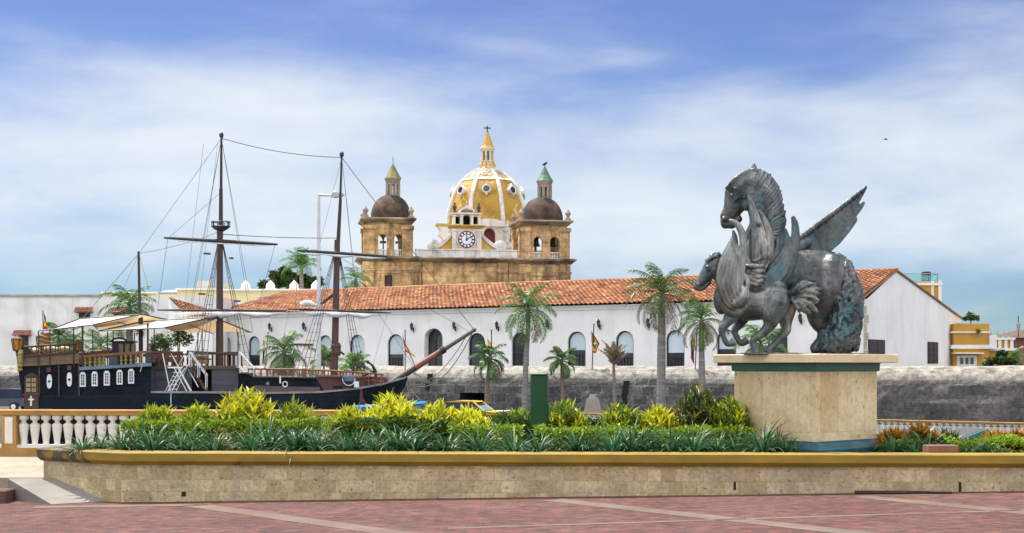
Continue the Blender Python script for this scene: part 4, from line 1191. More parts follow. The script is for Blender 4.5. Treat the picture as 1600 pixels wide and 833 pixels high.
for k in range(NR):
    a = ROT + 2 * PI * k / NR
    mb = MB(); mb.m = Matrix.Translation((dcx + rr * 1.0 * math.cos(a), DO + rr * 1.0 * math.sin(a), 0)) @ Matrix.Rotation(a + PI / 2, 4, 'Z')
    pr_ = [(-.5, dz(385)), (.5, dz(385)), (.5, dz(375)), (.7, dz(369)), (.62, dz(363)), (.35, dz(358)), (0, dz(356)), (-.35, dz(358)), (-.62, dz(363)), (-.7, dz(369)), (-.5, dz(375))]
    mb.loft([[(x, y, z) for x, z in pr_] for y in (.6, -1.0)], False, True); mb.m = mb.m @ Matrix.Translation((0, -1.02, dz(363))) @ Matrix.Rotation(PI / 2, 4, 'X')
    mb.lathe([(.48, 0), (.48, .12), (.3, .14), (.2, .05)], 14)
    mb.build('buttress_scroll', ch_white, drum)
# arched white dormer with dark red opening, right of the clock
px = 768; 
mb = MB(); pxx = CF.x(765, 9.5); z0 = CF.z_at(392, pxx, 9.5)
mb.archwall(pxx - 1.7, pxx + 1.7, z0, CF.z_at(352, pxx, 9.5), [(pxx - .75, pxx + .75, z0, CF.z_at(366, pxx, 9.5), .8)], 2.5, 9.5, 10); do_ = mb.build('dormer', ch_white, drum)
mb = MB(); mb.box(pxx - .8, pxx + .8, 10.2, 10.4, z0, CF.z_at(355, pxx, 9.5)); mb.build('red_shutter', mat('oxblood', (.16, .02, .025), None, 2, .6), do_)
mb = MB(); n = 12
mb.loft([[(pxx + 2.0 * math.cos(PI * i / n) * 1.0, y, CF.z_at(354, pxx, 9.5) + 1.0 * math.sin(PI * i / n)) for i in range(n + 1)] for y in (9.2, 12.2)], True, True); mb.build('dormer_arch', ch_white, do_)
# pinnacles left and right of the dome (scrolled buttress at the drum's left)
for px, py, h_ in ((696, 371, 24),):
    off = 14; xx = CF.x(px, off); z0 = CF.z_at(389, xx, off); z1 = CF.z_at(353, xx, off)
    pts = [(-.9, 0), (1.2, 0), (1.0, .35), (.5, .5), (.9, .75), (.6, 1), (-1.0, 1), (-.6, .8), (-.9, .62), (-.3, .45), (-.5, .2)]
    mb = MB(); mb.loft([[(xx + a_, y, z0 + (z1 - z0) * b_) for a_, b_ in pts] for y in (off, off + 1.4)], True, True); mb.build('scroll_buttress', ch_white, drum)
    mb = MB(); mb.box(xx - 1.2, xx + 1.0, off - .1, off + 1.5, z1 + .01, z1 + .3); mb.build('buttress_cap', ch_yellow, drum)
# dome lantern, spire and cross
LR = 9.6 * US
mb = MB(); c0 = (dcx, DO, 0)
mb.lathe([(LR * 1.25, dz(266)), (LR * 1.25, dz(261.5)), (LR * 1.05, dz(260)), (LR * 1.05, dz(254)), (LR * 1.18, dz(253.5)), (LR * 1.18, dz(252))], 8, c0, PI / 8)
mb.lathe([(LR * 1.0, dz(237.5)), (LR * 1.12, dz(236.5)), (LR * 1.12, dz(235)), (LR * 1.3, dz(233.5)), (LR * 1.3, dz(231.5))], 8, c0, PI / 8)
for k in range(8):
    a = 2 * PI * k / 8 + PI / 8
    x, y = dcx + LR * .92 * math.cos(a), DO + LR * .92 * math.sin(a)
    mb.tube([(x, y, dz(252)), (x, y, dz(237.5))], .17, 8)
ln = mb.build('dome_lantern', cream, dome, smooth=30)
mb = MB(); mb.lathe([(LR * .72, dz(252)), (LR * .72, dz(237.5))], 8, c0, PI / 8)
mb.build('green_glass', mat('green_panes', (.02, .11, .055), (.10, .09, .02), .6, .3), ln)
mb = MB()
for k in range(8):
    a = 2 * PI * k / 8 + PI / 8; mb.lathe([(.26, dz(262.5)), (.2, dz(261)), (.24, dz(257)), (.05, dz(254))], 6, (dcx + LR * 1.12 * math.cos(a), DO + LR * 1.12 * math.sin(a), 0))
mb.build('lantern_scrolls', ch_yellow, ln)
mb = MB(); mb.lathe([(LR * 1.22, dz(231.5)), (LR * .98, dz(228)), (.14, dz(206.5)), (.2, dz(206)), (.2, dz(205)), (.02, dz(204.5))], 8, c0, PI / 8); sp = mb.build('dome_spire', spire_gold, dome)
mb = MB(); mb.box(dcx - .07, dcx + .07, DO - .07, DO + .07, dz(205), dz(197)); mb.box(dcx - .48, dcx - .071, DO - .06, DO + .06, dz(201) , dz(199.4)); mb.box(dcx + .071, dcx + .48, DO - .06, DO + .06, dz(201), dz(199.4)); mb.build('cross', iron, dome)
# gilt finials standing off the dome's flank
for k in range(NR):
    a = ROT + 2 * PI * (k + .5) / NR + PI / NR
# nave roof and body behind the facade
mb = MB(); nx0, nx1 = cx(655), cx(808)
mb.box(nx0, nx1, .9, DO + 14, -1.1, fz(415)); mb.loft([[(nx0, y, fz(414.9)), (nx1, y, fz(414.9)), ((nx0 + nx1) / 2, y, fz(396))] for y in (1.2, DO - 8)], True, True)
mb.box(dcx - 8, dcx + 6.5, DO - 9.0, DO + 11, -1.0, dz(399)); mb.build('nave', ch_stone, church)
# black bird on the right spire
tp = Vector((o_.x, o_.y, 0)) + CF.e * topr[0] + CF.n * topr[1]; tp.z = topr[2]
bd = empty('bird', tp, R(20), 'black bird perched on the green spire of the right bell tower', 'bird')
black = mat('bird_black', (.012, .012, .014), None, 3, .7)
mb = MB(); mb.tube([(-.36, 0, .16), (-.2, 0, .22), (0, 0, .34), (.16, 0, .44), (.25, 0, .53), (.32, 0, .54), (.42, 0, .52)], [.03, .10, .17, .14, .09, .07, .01], 8)
mb.tube([(0, .05, .2), (.02, .05, 0)], .025, 5); mb.tube([(0, -.05, .2), (.02, -.05, 0)], .025, 5); mb.build('body', black, bd, smooth=60)
# bird far off in the sky
p = P(1384, 218, 160)
bd2 = empty('bird', p, R(15), 'tiny dark bird flying in the open sky above the bronze wing', 'bird')
mb = MB(); mb.tube([(-.22, 0, 0), (-.05, 0, .03), (.14, 0, .02), (.22, 0, .02)], [.02, .08, .06, .01], 6)
for s2 in (-1, 1): mb.faces([(-.06, 0, .03), (.1, 0, .03), (.02, s2 * .25, .16), (-.16, s2 * .5, .10)], [(0, 1, 2, 3)])
mb.build('body', black, bd2)
# ================================================================== SHIP
o_ = P(344, HOR, 60)
SF = Frame(o_.x, o_.y, R(7))
ship = empty('sailing_ship', (o_.x, o_.y, 0), SF.yaw, 'black wooden three-masted galleon with furled sails and cream awnings moored at the quay', 'ship')
hull_black = brick('hull_black', (.004, .007, .014), (.002, .004, .008), (.0008, .001, .002), 3.2, .17, .012, .5, .6, (.010, .015, .024), .9, amt=.8, fine=(5, .4), mdist=.02)
hull_black.node_tree.nodes['Principled BSDF'].inputs['Specular IOR Level'].default_value = .13
hull_band = mat('hull_blue_black', (.005, .013, .025), (.003, .007, .013), .7, .5, bmp=.2, bscale=3, stretch=(.2, 1, 4), dirt=((.014, .024, .036), .6, .5), spec=.14)
wood_dk = mat('dark_wood', (.085, .045, .026), (.045, .024, .015), 2, .7, bmp=.3, bscale=12, stretch=(.3, 1, 4))
wood_md = mat('worn_wood', (.17, .10, .055), (.09, .05, .03), 1.5, .7, bmp=.4, bscale=10, stretch=(.25, 1, 5), dirt=((.24, .20, .15), .4, 1.5))
wood_rd = mat('red_brown_wood', (.22, .08, .045), (.13, .05, .03), 2, .6)
maroon = mat('maroon_paint', (.11, .03, .028), (.07, .02, .02), 1.5, .5, bmp=.1)
mast_br = mat('mast_brown', (.085, .04, .032), (.05, .027, .024), .9, .55, stretch=(1, 1, .25))
mast_dk = mat('mast_dark', (.035, .03, .032), (.022, .02, .02), 1, .55)
gold = mat('gold_paint', (.36, .27, .07), (.20, .14, .035), 6, .5)
ledge_blue = mat('ledge_blue', (.16, .23, .32), (.09, .14, .21), 1.5, .5)
wht = mat('white_paint', (.74, .75, .76), (.60, .62, .64), 3, .5)
canvas, nt, b = newmat('cream_canvas')
b.inputs['Base Color'].default_value = (.80, .76, .66, 1); b.inputs['Roughness'].default_value = .9
tr = nt.nodes.new('ShaderNodeBsdfTranslucent'); tr.inputs[0].default_value = (.62, .44, .21, 1)
mx = nt.nodes.new('ShaderNodeMixShader'); mx.inputs[0].default_value = .30
nt.links.new(b.outputs[0], mx.inputs[1]); nt.links.new(tr.outputs[0], mx.inputs[2]); nt.links.new(mx.outputs[0], nt.nodes['Material Output'].inputs[0])
sailm = mat('sail_cloth', (.72, .71, .70), (.52, .52, .53), 2.5, .9, bmp=.5, bscale=5)
rope = mat('rope', (.16, .14, .12), (.09, .08, .07), 4, .9)
rope_pale = mat('pale_rope', (.50, .48, .45), (.36, .34, .32), 4, .9)
NS = -2.25                                 # near side of the ship
def S(px, py, off=NS): return SF.L(px, py, off)
XS = S(36, 620, -1.9).x; XB = S(638, 592, 0).x; HL = XB - XS
def breadth(x):
    t = (x - XS) / HL
    if t < .4: return 1.85 + .45 * math.sin(max(0, t) / .4 * PI / 2)
    return 2.3 * max(.02, 1 - ((t - .4) / .6) ** 2.3)
sheer_px = [(36, 618), (130, 618), (236, 613), (330, 613.5), (420, 614.5), (500, 613), (555, 608), (600, 600), (638, 589)]
sheer = []
for px, py in sheer_px:
    x = S(px, py, NS).x
    for _ in range(6): x = S(px, py, -breadth(x)).x
    sheer.append((x, S(px, py, -breadth(x)).z))
def interp(tab, x):
    if x <= tab[0][0]: return tab[0][1]
    for (a, p), (b_, q) in zip(tab, tab[1:]):
        if x <= b_: return p + (q - p) * (x - a) / (b_ - a)
    return tab[-1][1]
def sheer_z(x): return interp(sheer, x)
def SB(px, py):
    """point on the near hull side"""
    x = S(px, py, NS).x
    for _ in range(6): x = S(px, py, -breadth(x)).x
    return S(px, py, -breadth(x))
mb = MB(); rings = []
N = 48
for i in range(N + 1):
    t = i / N; x = XS + HL * t; b_ = breadth(x); zs = sheer_z(x)
    kz = -3.0
    sec = [(b_, zs), (b_ * 1.03, zs - .5), (b_ * 1.02, zs - 1.2), (b_ * .93, WATER + .2), (b_ * .7, WATER - .4), (.08, kz)]
    rk = max(0, (t - .72) / .28) ** 2
    def xx(z): return x - rk * (zs - z) * .55 + max(0, (.04 - t) / .04) * 0
    st = max(0, 1 - t / .03)
    near = [(xx(z) + st * (zs - z) * .10, -y, z) for y, z in sec]
    far = [(xx(z) + st * (zs - z) * .10, y, z) for y, z in reversed(sec)]
    rings.append(near + far)
mb.loft([list(reversed(r)) for r in rings], False, False, closed=False)
mb.face(rings[0])
hull = mb.build('hull', hull_black, ship, smooth=40)
mb = MB()
dk = [[(XS + HL * i / N, -breadth(XS + HL * i / N) * .98, sheer_z(XS + HL * i / N) - .25), (XS + HL * i / N, breadth(XS + HL * i / N) * .98, sheer_z(XS + HL * i / N) - .25)] for i in range(N + 1)]
for a, b_ in zip(dk, dk[1:]): mb.face([a[0], b_[0], b_[1], a[1]])
mb.build('deck', wood_md, ship)
# rubbing strakes on the hull (thin lines) and gunwale cap
def strake(name, material, zoff, th, h_, x0, x1, zf=sheer_z):
    n = 40
    for s2 in (-1, 1):
        mb = MB(); rings = []
        for i in range(n + 1):
            x = x0 + (x1 - x0) * i / n; b_ = breadth(x) * (1.03 if zoff < -.3 else 1.0); z = zf(x) + zoff
            rings.append([(x, s2 * (b_ - .1), z), (x, s2 * (b_ + th), z), (x, s2 * (b_ + th), z + h_), (x, s2 * (b_ - .1), z + h_)])
        mb.loft(rings, True, True)
        mb.build(name, material, ship)
strake('gunwale', mat('gunwale_grey', (.30, .27, .25), (.16, .14, .13), 1.5, .6), -.03, .05, .08, SB(236, 613).x, XB - .05)
strake('wale', hull_band, -.62, .03, .5, XS + .12, XB - 4.2)
# --- after superstructure: side walls from the sheer up
def side_wall(name, material, x0, x1, ztop, zbot, inset=.03, both=True, n=20, thick=.12, cap=False):
    for s2 in ((-1, 1) if both else (-1,)):
        mb = MB(); rings = []
        for i in range(n + 1):
            x = x0 + (x1 - x0) * i / n; b_ = breadth(x) - inset
            zt, zb_ = ztop(x), zbot(x)
            rings.append([(x, s2 * (b_ - thick), zb_), (x, s2 * b_, zb_), (x, s2 * (b_ - .02), zt), (x, s2 * (b_ - thick), zt)])
        mb.loft(rings, True, True)
        mb.build(name, material, ship)
xp0, xp1, xq1 = SB(35, 575).x, SB(123, 570).x, SB(236, 572).x
poop = lambda x: interp([(xp0, SB(36, 573).z), (xp1, SB(123, 568).z)], x)
quart = lambda x: interp([(xp1, SB(124, 579).z), (xq1, SB(236, 572.5).z)], x)
side_wall('poop_side', hull_black, xp0, xp1, poop, lambda x: sheer_z(x) - .1)
side_wall('quarter_side', hull_black, xp1 + .01, xq1, quart, lambda x: sheer_z(x) - .1)
# stern transom
mb = MB()
b0 = breadth(XS); zt = poop(xp0)
mb.faces([(xp0 - .02, -b0, sheer_z(XS)), (xp0 - .02, b0, sheer_z(XS)), (xp0 - .30, b0 * .95, zt + .75), (xp0 - .30, -b0 * .95, zt + .75), (xp0 + .12, -b0, sheer_z(XS)), (xp0 + .12, b0, sheer_z(XS)), (xp0 - .16, b0 * .95, zt + .75), (xp0 - .16, -b0 * .95, zt + .75)], [(0, 3, 2, 1), (4, 5, 6, 7), (0, 1, 5, 4), (1, 2, 6, 5), (2, 3, 7, 6), (3, 0, 4, 7)])
tran = mb.build('transom', hull_black, ship)
mb = MB()
for k in range(3): mb.box(xp0 - .22, xp0 - .10, -1.3 + k * .95, -.6 + k * .95, sheer_z(XS) + .45, sheer_z(XS) + 1.05)
mb.build('stern_window', glass_dark, tran)
# decks of poop and quarterdeck, front bulkhead
mb = MB()
bz = poop(xp0) - .05; mb.face([(xp0, -breadth(xp0) + .1, bz), (xp1, -breadth(xp1) + .1, poop(xp1) - .05), (xp1, breadth(xp1) - .1, poop(xp1) - .05), (xp0, breadth(xp0) - .1, bz)])
q0_, q1_ = quart(xp1) - .04, quart(xq1) - .04; xq2 = S(372, 560, 0).x
mb.face([(xp1, -breadth(xp1) + .1, q0_), (xq1, -breadth(xq1) + .1, q1_), (xq1, breadth(xq1) - .1, q1_), (xp1, breadth(xp1) - .1, q0_)])
mb.face([(xq1, -.9, q1_ ), (xq2, -.9, q1_ + .02), (xq2, breadth(xq2) - .1, q1_ + .02), (xq1, breadth(xq1) - .1, q1_)])
mb.build('upper_deck', wood_md, ship)
# ledge on top of the quarter side
mb = MB()
for s2 in (-1, 1):
    rings = [[(x, s2 * (breadth(x) - .18), quart(x)), (x, s2 * (breadth(x) + .09), quart(x) + .01), (x, s2 * (breadth(x) + .09), quart(x) + .13), (x, s2 * (breadth(x) - .18), quart(x) + .15)] for x in [xp1 + .03 + (xq1 - xp1) * i / 10 for i in range(11)]]
    mb.loft(rings, True, True)
mb.build('side_ledge', ledge_blue, ship)
# wooden bulwark panel at the poop
pt = lambda x: interp([(xp0, SB(36, 558).z), (xp1, SB(124, 551).z)], x)
side_wall('poop_bulwark', wood_md, xp0 - .14, xp1 + .02, pt, lambda x: poop(x) + .01, -.02)
mb = MB()
for s2 in (-1, 1):
    rings = [[(x, s2 * (breadth(x) - .14), pt(x)), (x, s2 * (breadth(x) + .06), pt(x)), (x, s2 * (breadth(x) + .06), pt(x) + .07), (x, s2 * (breadth(x) - .14), pt(x) + .07)] for x in [xp0 - .2 + (xp1 + .1 - xp0) * i / 8 for i in range(9)]]
    mb.loft(rings, True, True)
mb.build('bulwark_cap', wood_dk, ship)
mb = MB()
for i in range(13):
    x = xp0 + (xp1 - xp0) * i / 12
    mb.tube([(x, -breadth(x) + .02, pt(x) + .07), (x, -breadth(x) + .02, pt(x) + .36)], .025, 5)
mb.tube([(xp0 - .2, -breadth(xp0), pt(xp0) + .38), (xp1, -breadth(xp1) + .02, pt(xp1) + .38)], .045, 6)
mb.build('poop_rail', wood_dk, ship)
# vertical brown strips on the black side
for px, ya, yb_ in ((61.5, 574, 622), (92, 571, 619), (123.5, 569, 618)):
    a, b_ = SB(px, ya), SB(px, yb_); mb = MB(); mb.box(a.x - .028, a.x + .028, -breadth(a.x) - .025, -breadth(a.x) + .05, b_.z, a.z); mb.build('side_strip', wood_dk, ship)
# yellow carved post at the stern corner
a, b_ = SB(33.5, 549), SB(32, 578)
mb = MB(); mb.tube([(a.x, -breadth(XS) - .12, a.z + .05), (a.x - .02, -breadth(XS) - .16, (a.z + b_.z) / 2), (b_.x, -breadth(XS) - .10, b_.z)], [.10, .12, .08], 10)
for k in range(5): mb.sphere((a.x - .02, -breadth(XS) - .16, a.z - .1 - k * .16), .125, 8, 5, .5)
mb.build('carved_post', gold, ship, smooth=60)
# oval ports and red squares
for px in (77.3, 108.6):
    c = SB(px, 596 if px < 90 else 593)
    mb = MB(); mb.m = Matrix.Translation((c.x, -breadth(c.x) - .005, c.z)) @ Matrix.Rotation(PI / 2, 4, 'X')
    out = [(x * .8, y * .82) for x, y in ((.10, -.26), (.12, -.12), (.12, .12), (.10, .26), (.04, .34), (-.04, .34), (-.10, .26), (-.12, .12), (-.12, -.12), (-.12, -.12), (-.10, -.26), (-.04, -.34), (.04, -.34))]
    mb.loft([[(x, y, z) for x, y in out] for z in (-.05, .05)], True, True); w = mb.build('oval_port', wht, ship)
    mb = MB(); mb.m = Matrix.Translation((c.x, -breadth(c.x) - .058, c.z)) @ Matrix.Rotation(PI / 2, 4, 'X'); mb.lathe([(.05, -.01), (.05, .01)], 12); mb.build('port_hole', frame_dark, w)
for px, py in ((76.5, 578), (108.3, 575)):
    c = SB(px, py); mb = MB(); mb.box(c.x - .085, c.x + .085, -breadth(c.x) - .03, -breadth(c.x) + .05, c.z - .09, c.z + .09); mb.build('red_plate', maroon, ship)
# white framed windows along the quarter
for px, py in ((129.5, 593.5), (148, 592.5), (167, 591.5), (187, 590), (205, 588.5)):
    c = SB(px, py); bb = -breadth(c.x) - .0
    mb = MB(); hw, hh = .115, .28
    mb.box(c.x - hw, c.x - hw + .045, bb - .05, bb + .06, c.z - hh, c.z + hh * .75); mb.box(c.x + hw - .045, c.x + hw, bb - .05, bb + .06, c.z - hh, c.z + hh * .75)
    mb.box(c.x - hw + .0451, c.x + hw - .0451, bb - .05, bb + .06, c.z - hh, c.z - hh + .06)
    mb.loft([[(c.x - hw, y, c.z + hh * .75), (c.x + hw, y, c.z + hh * .75), (c.x + hw * .55, y, c.z + hh * 1.1), (c.x - hw * .55, y, c.z + hh * 1.1)] for y in (bb + .06, bb - .05)], True, True)
    w = mb.build('window', wht, ship)
    mb = MB(); mb.box(c.x - .012, c.x + .012, bb - .04, bb - .02, c.z - hh + .06, c.z + hh * .75)
    for k in (-.35, .05, .4): mb.box(c.x - hw + .045, c.x + hw - .045, bb - .038, bb - .018, c.z + hh * k - .01, c.z + hh * k + .01)
    mb.build('muntin', wht, w)
    mb = MB(); mb.box(c.x - hw + .04, c.x + hw - .04, bb - .012, bb + .05, c.z - hh + .05, c.z + hh * .75); mb.build('pane', glass_dark, w)
# quarter gallery: window panel over a panel with a white cross
c = SB(50, 612); bb = -breadth(c.x)
za, zb_, zc = SB(50, 583).z, SB(50, 615).z, SB(50, 638).z
mb = MB(); hw = .26
mb.box(c.x - hw, c.x + hw, bb - .14, bb + .05, zb_, za - .14)
mb.loft([[(c.x - hw - .03, y, za - .14), (c.x + hw + .03, y, za - .14), (c.x, y, za + .02)] for y in (bb + .05, bb - .18)], True, True)
mb.box(c.x - hw - .06, c.x + hw + .06, bb - .2, bb + .05, zb_ - .07, zb_ - .001)
mb.box(c.x - hw - .02, c.x + hw + .02, bb - .16, bb + .05, zc, zb_ - .071)
mb.box(c.x - hw - .02, c.x + hw + .6, bb - .2, bb + .05, zc - .08, zc - .001)
ga = mb.build('quarter_gallery', wood_dk, ship)
mb = MB()
for i in range(2):
    for j in range(3):
        for q in range(2):
            x = c.x - .19 + i * .21 + q * .085; mb.box(x, x + .07, bb - .155, bb - .141, zb_ + .07 + j * .20, zb_ + .22 + j * .20)
mb.build('pane', mat('amber_pane', (.38, .29, .15), (.26, .20, .11), 4, .3), ga)
mb = MB(); zm = (zb_ + zc) / 2; mb.box(c.x - .035, c.x + .035, bb - .19, bb - .161, zm - .2, zm + .2); mb.box(c.x - .11, c.x - .036, bb - .185, bb - .162, zm + .03, zm + .09); mb.box(c.x + .036, c.x + .11, bb - .185, bb - .162, zm + .03, zm + .09); mb.build('cross', wht, ga)
# gold balusters and rail of the quarterdeck
zr = lambda x: interp([(xp1, SB(124, 557.5).z), (xq1, SB(236, 549.5).z)], x)
proto = None
for px in (132.5, 140.5, 148.5, 155.5, 162.5, 189.5, 196.5, 204.5, 212.5, 219.5):
    c = SB(px, 565); x = c.x; z0 = quart(x) + .15; hgt = zr(x) - .04 - z0
    mb = MB(); mb.lathe([(r * .72, z * hgt) for r, z in ((.07, 0), (.07, .08), (.045, .14), (.075, .3), (.085, .42), (.05, .5), (.04, .56), (.075, .66), (.06, .8), (.045, .9), (.07, .95), (.07, 1))], 8)
    mb.build('baluster', gold, ship, smooth=50, loc=(x, -breadth(x) + .02, z0))
for pa, pb in ((170, 184), (227, 236.5)):
    mb = MB()
    x0, x1 = SB(pa, 560).x, SB(pb, 560).x; mb.loft([[(x, -breadth(x) - .03, quart(x) + .15), (x, -breadth(x) + .12, quart(x) + .15), (x, -breadth(x) + .12, zr(x) - .04), (x, -breadth(x) - .03, zr(x) - .04)] for x in (x0, x1)], True, True); mb.build('rail_panel', MATS.get('panel_grey') or mat('panel_grey', (.05, .05, .055), (.03, .03, .035), 3, .6), ship)
mb = MB(); mb.loft([[(x, -breadth(x) - .06, zr(x) - .04), (x, -breadth(x) + .14, zr(x) - .04), (x, -breadth(x) + .14, zr(x) + .05), (x, -breadth(x) - .06, zr(x) + .05)] for x in [xp1 + (xq1 - xp1) * i / 6 for i in range(7)]], True, True)
mb.loft([[(x, breadth(x) - .14, zr(x) - .04), (x, breadth(x) + .06, zr(x) - .04), (x, breadth(x) + .06, zr(x) + .05), (x, breadth(x) - .14, zr(x) + .05)] for x in (xp1, xq2)], True, True)
for i in range(18):
    x = xp1 + (xq2 - xp1) * i / 17; mb.tube([(x, breadth(x) - .04, quart(min(x, xq1))), (x, breadth(x) - .04, zr(x) - .04)], .04, 5)
mb.build('quarterdeck_rail', wood_rd, ship)
# waist: end bulkheads, dark doorway, inner grey boards
waist_grey = mat('waist_grey', (.085, .095, .115), (.05, .055, .07), 1.2, .6, bmp=.2, bscale=6, stretch=(.3, 1, 4))
mb = MB()
zq = quart(xq1); zw = sheer_z(xq1) - .25
xd1 = S(372, 590, -.9).x
mb.box(xq1 - .06, xq1 + .02, -breadth(xq1) + .13, breadth(xq1) - .1, zw, zq)
mb.box(xq1, S(300, 590, -.9).x, -.98, -.9, zw, zq - .05); mb.box(S(331, 590, -.9).x, xd1, -.98, -.9, zw, zq - .05); mb.box(S(300, 590, -.9).x, S(331, 590, -.9).x, -.98, -.9, S(315, 574, -.9).z, zq - .05)
mb.build('waist_bulkhead', waist_grey, ship)
mb = MB(); mb.box(xq1, xd1, -.2, -.1, zw, zq - .1); mb.build('cabin_dark', mat('cabin_black', (.008, .008, .012), None, 2, .9), ship)
mb = MB(); mb.box(xq1 + .02, xd1 + .05, -1.05, -.86, zq - .12, zq + .03); mb.build('deck_edge', wood_md, ship)
# rail with sign on the quarterdeck front part (px 285-372)
RO = -1.0
def Q(px, py, off=RO): return SF.L(px, py, off)
mb = MB()
mb.tube([Q(292, 549.5), Q(372, 554)], .05, 6)
for px in (293, 303, 322, 332, 345, 356, 366): a = Q(px, 551); mb.tube([a, (a.x, RO, zq)], .04, 6)
mb.tube([Q(300, 560), Q(330, 561.5)], .03, 5)
for px in (238, 252, 262, 273, 284): a = Q(px, 553); mb.tube([(a.x, RO - .9, a.z), (a.x, RO - .9, zq)], .045, 6)
mb.tube([Q(236, 551, RO - .9), Q(286, 551, RO - .9)], .05, 6)
mb.build('front_rail', wood_dk, ship)
mb = MB(); a, b_ = Q(299, 551), Q(326, 559.8); mb.box(a.x, b_.x, RO - .09, RO - .052, b_.z, a.z); sg = mb.build('sign_board', mat('sign_brown', (.12, .085, .06), (.07, .05, .04), 3, .7), ship)
cu = bpy.data.curves.new('t', 'FONT'); cu.body = 'GaleónBucanero'; cu.size = .21; cu.extrude = .008; cu.align_x = 'CENTER'; cu.align_y = 'CENTER'
to = bpy.data.objects.new('t', cu); COL.objects.link(to)
me = bpy.data.meshes.new_from_object(to.evaluated_get(bpy.context.evaluated_depsgraph_get())); bpy.data.objects.remove(to)
me.materials.append(wht); tw = max(v.co.x for v in me.vertices) - min(v.co.x for v in me.vertices)
tx = bpy.data.objects.new('sign_lettering', me); COL.objects.link(tx); tx.parent = sg
tx.location = ((a.x + b_.x) / 2, RO - .10, (a.z + b_.z) / 2); tx.rotation_euler = (PI / 2, 0, 0); k = (b_.x - a.x) * .94 / tw; tx.scale = (k, k * 1.25, 1)
# warm wooden counter under the sign
mb = MB(); a, b_ = Q(298, 561.5), Q(326, 568.5); mb.box(a.x, b_.x, RO + .1, RO + .3, b_.z, a.z); 
for px in (303, 312, 320): c = Q(px, 567.5); mb.lathe([(.14, -.02), (.14, .1), (.03, .16)], 8, (c.x, RO + .02, c.z))
mb.build('counter', mat('warm_wood', (.36, .17, .06), (.25, .11, .04), 3, .6), ship)
# forward stairs with rails (px 375-395)
def stair(name, pa, ya, pb, yb_, off, material, steps=6, wd=.7):
    a, b_ = SF.L(pa, ya, off), SF.L(pb, yb_, off); mb = MB()
    for k in range(steps + 1):
        p = a.lerp(b_, k / steps); mb.box(p.x - .11, p.x + .11, off, off + wd, p.z - .03, p.z)
    for oo in (off - .02, off + wd + .02):
        q0, q1 = Vector((a.x, oo, a.z)), Vector((b_.x, oo, b_.z)); mb.tube([q0, q1], .05, 4)
    o = mb.build(name, material, ship)
    for oo in (off - .02, off + wd + .02):
        mb = MB()
        q0, q1 = Vector((a.x, oo, a.z + .62)), Vector((b_.x, oo, b_.z + .62)); mb.tube([q0, q1], .03, 6)
        for q in (.02, .5, .98): p = q0.lerp(q1, q); mb.tube([p, p - Vector((0, 0, .62))], .02, 5)
        mb.build('handrail', wht, o)
stair('stairs', 373, 573, 397, 600, -1.3, wht, 6)
stair('stairs', 296, 574, 322, 611, -2.0, wood_dk, 7, .6)
# --- forecastle
xf0 = SB(372, 590).x; xf1 = SB(494, 592).x
fz_ = lambda x: interp([(SB(372, 586).x, SB(372, 584).z), (SB(388, 584).x, SB(388, 583.5).z), (SB(394, 589).x, SB(394, 589.5).z), (xf1, SB(494, 591).z)], x)
side_wall('fore_bulwark', hull_black, xf0, xf1, fz_, lambda x: sheer_z(x) + .08, .10)
mb = MB(); x1 = SB(505, 612).x
for s2 in (-1, 1):
    rings = [[(x, s2 * (breadth(x) - .22), z0), (x, s2 * (breadth(x) - .08), z0), (x, s2 * (breadth(x) - .10), z1), (x, s2 * (breadth(x) - .22), z1)] for x, z0, z1 in ((xf1 + .003, sheer_z(xf1) + .08, fz_(xf1)), ((xf1 + x1) / 2, sheer_z(x1) + .08, (fz_(xf1) + sheer_z(x1)) / 2 + .05), (x1, sheer_z(x1) + .08, sheer_z(x1) + .12))]
    mb.loft(rings, True, True)
mb.build('bulwark_end', hull_band, ship)
mb = MB(); rings = [[(x, -(breadth(x) - .22), fz_(x)), (x, -(breadth(x) - .02), fz_(x)), (x, -(breadth(x) - .02), fz_(x) + .05), (x, -(breadth(x) - .22), fz_(x) + .05)] for x in [xf0 + (xf1 - xf0) * i / 16 for i in range(17)]]; mb.loft(rings, True, True)
a, b_ = SB(394, 606), SB(500, 611); mb.loft([[(x, -(breadth(x) - .1), z), (x, -(breadth(x) - .07), z), (x, -(breadth(x) - .07), z2), (x, -(breadth(x) - .1), z2)] for x, z, z2 in [(SB(p, 613).x, sheer_z(SB(p, 613).x) + .05, sheer_z(SB(p, 613).x) + .05 + h_) for p, h_ in ((398, .26), (440, .22), (500, .16))]], True, True)
mb.build('bulwark_trim', mat('trim_brown_grey', (.10, .07, .065), (.065, .05, .05), 2, .6), ship)
# foredeck and maroon cabin
fzd = fz_(xf1) - .1
mb = MB(); mb.face([(xf0, -breadth(xf0) + .2, fzd), (xf1, -breadth(xf1) + .2, fzd), (xf1, breadth(xf1) - .2, fzd), (xf0, breadth(xf0) - .2, fzd)])
mb.box(xf0 - .05, xf0, -breadth(xf0) + .2, breadth(xf0) - .2, sheer_z(xf0) - .2, fzd); mb.build('foredeck', waist_grey, ship)
xm0, xm1 = SF.L(496, 600, -1.2).x, SF.L(606, 600, -.6).x
mb = MB(); mb.loft([[(xm0, -1.35, .6), (xm0, -1.35, 1.86), (xm0, 1.35, 1.86), (xm0, 1.35, .6)], [(xm0 + 1.8, -1.0, .75), (xm0 + 1.8, -1.0, 1.8), (xm0 + 1.8, 1.0, 1.8), (xm0 + 1.8, 1.0, .75)], [(xm1, -.3, 1.0), (xm1, -.3, 1.76), (xm1, .3, 1.76), (xm1, .3, 1.0)]], True, True); mar = mb.build('fore_cabin', maroon, ship)
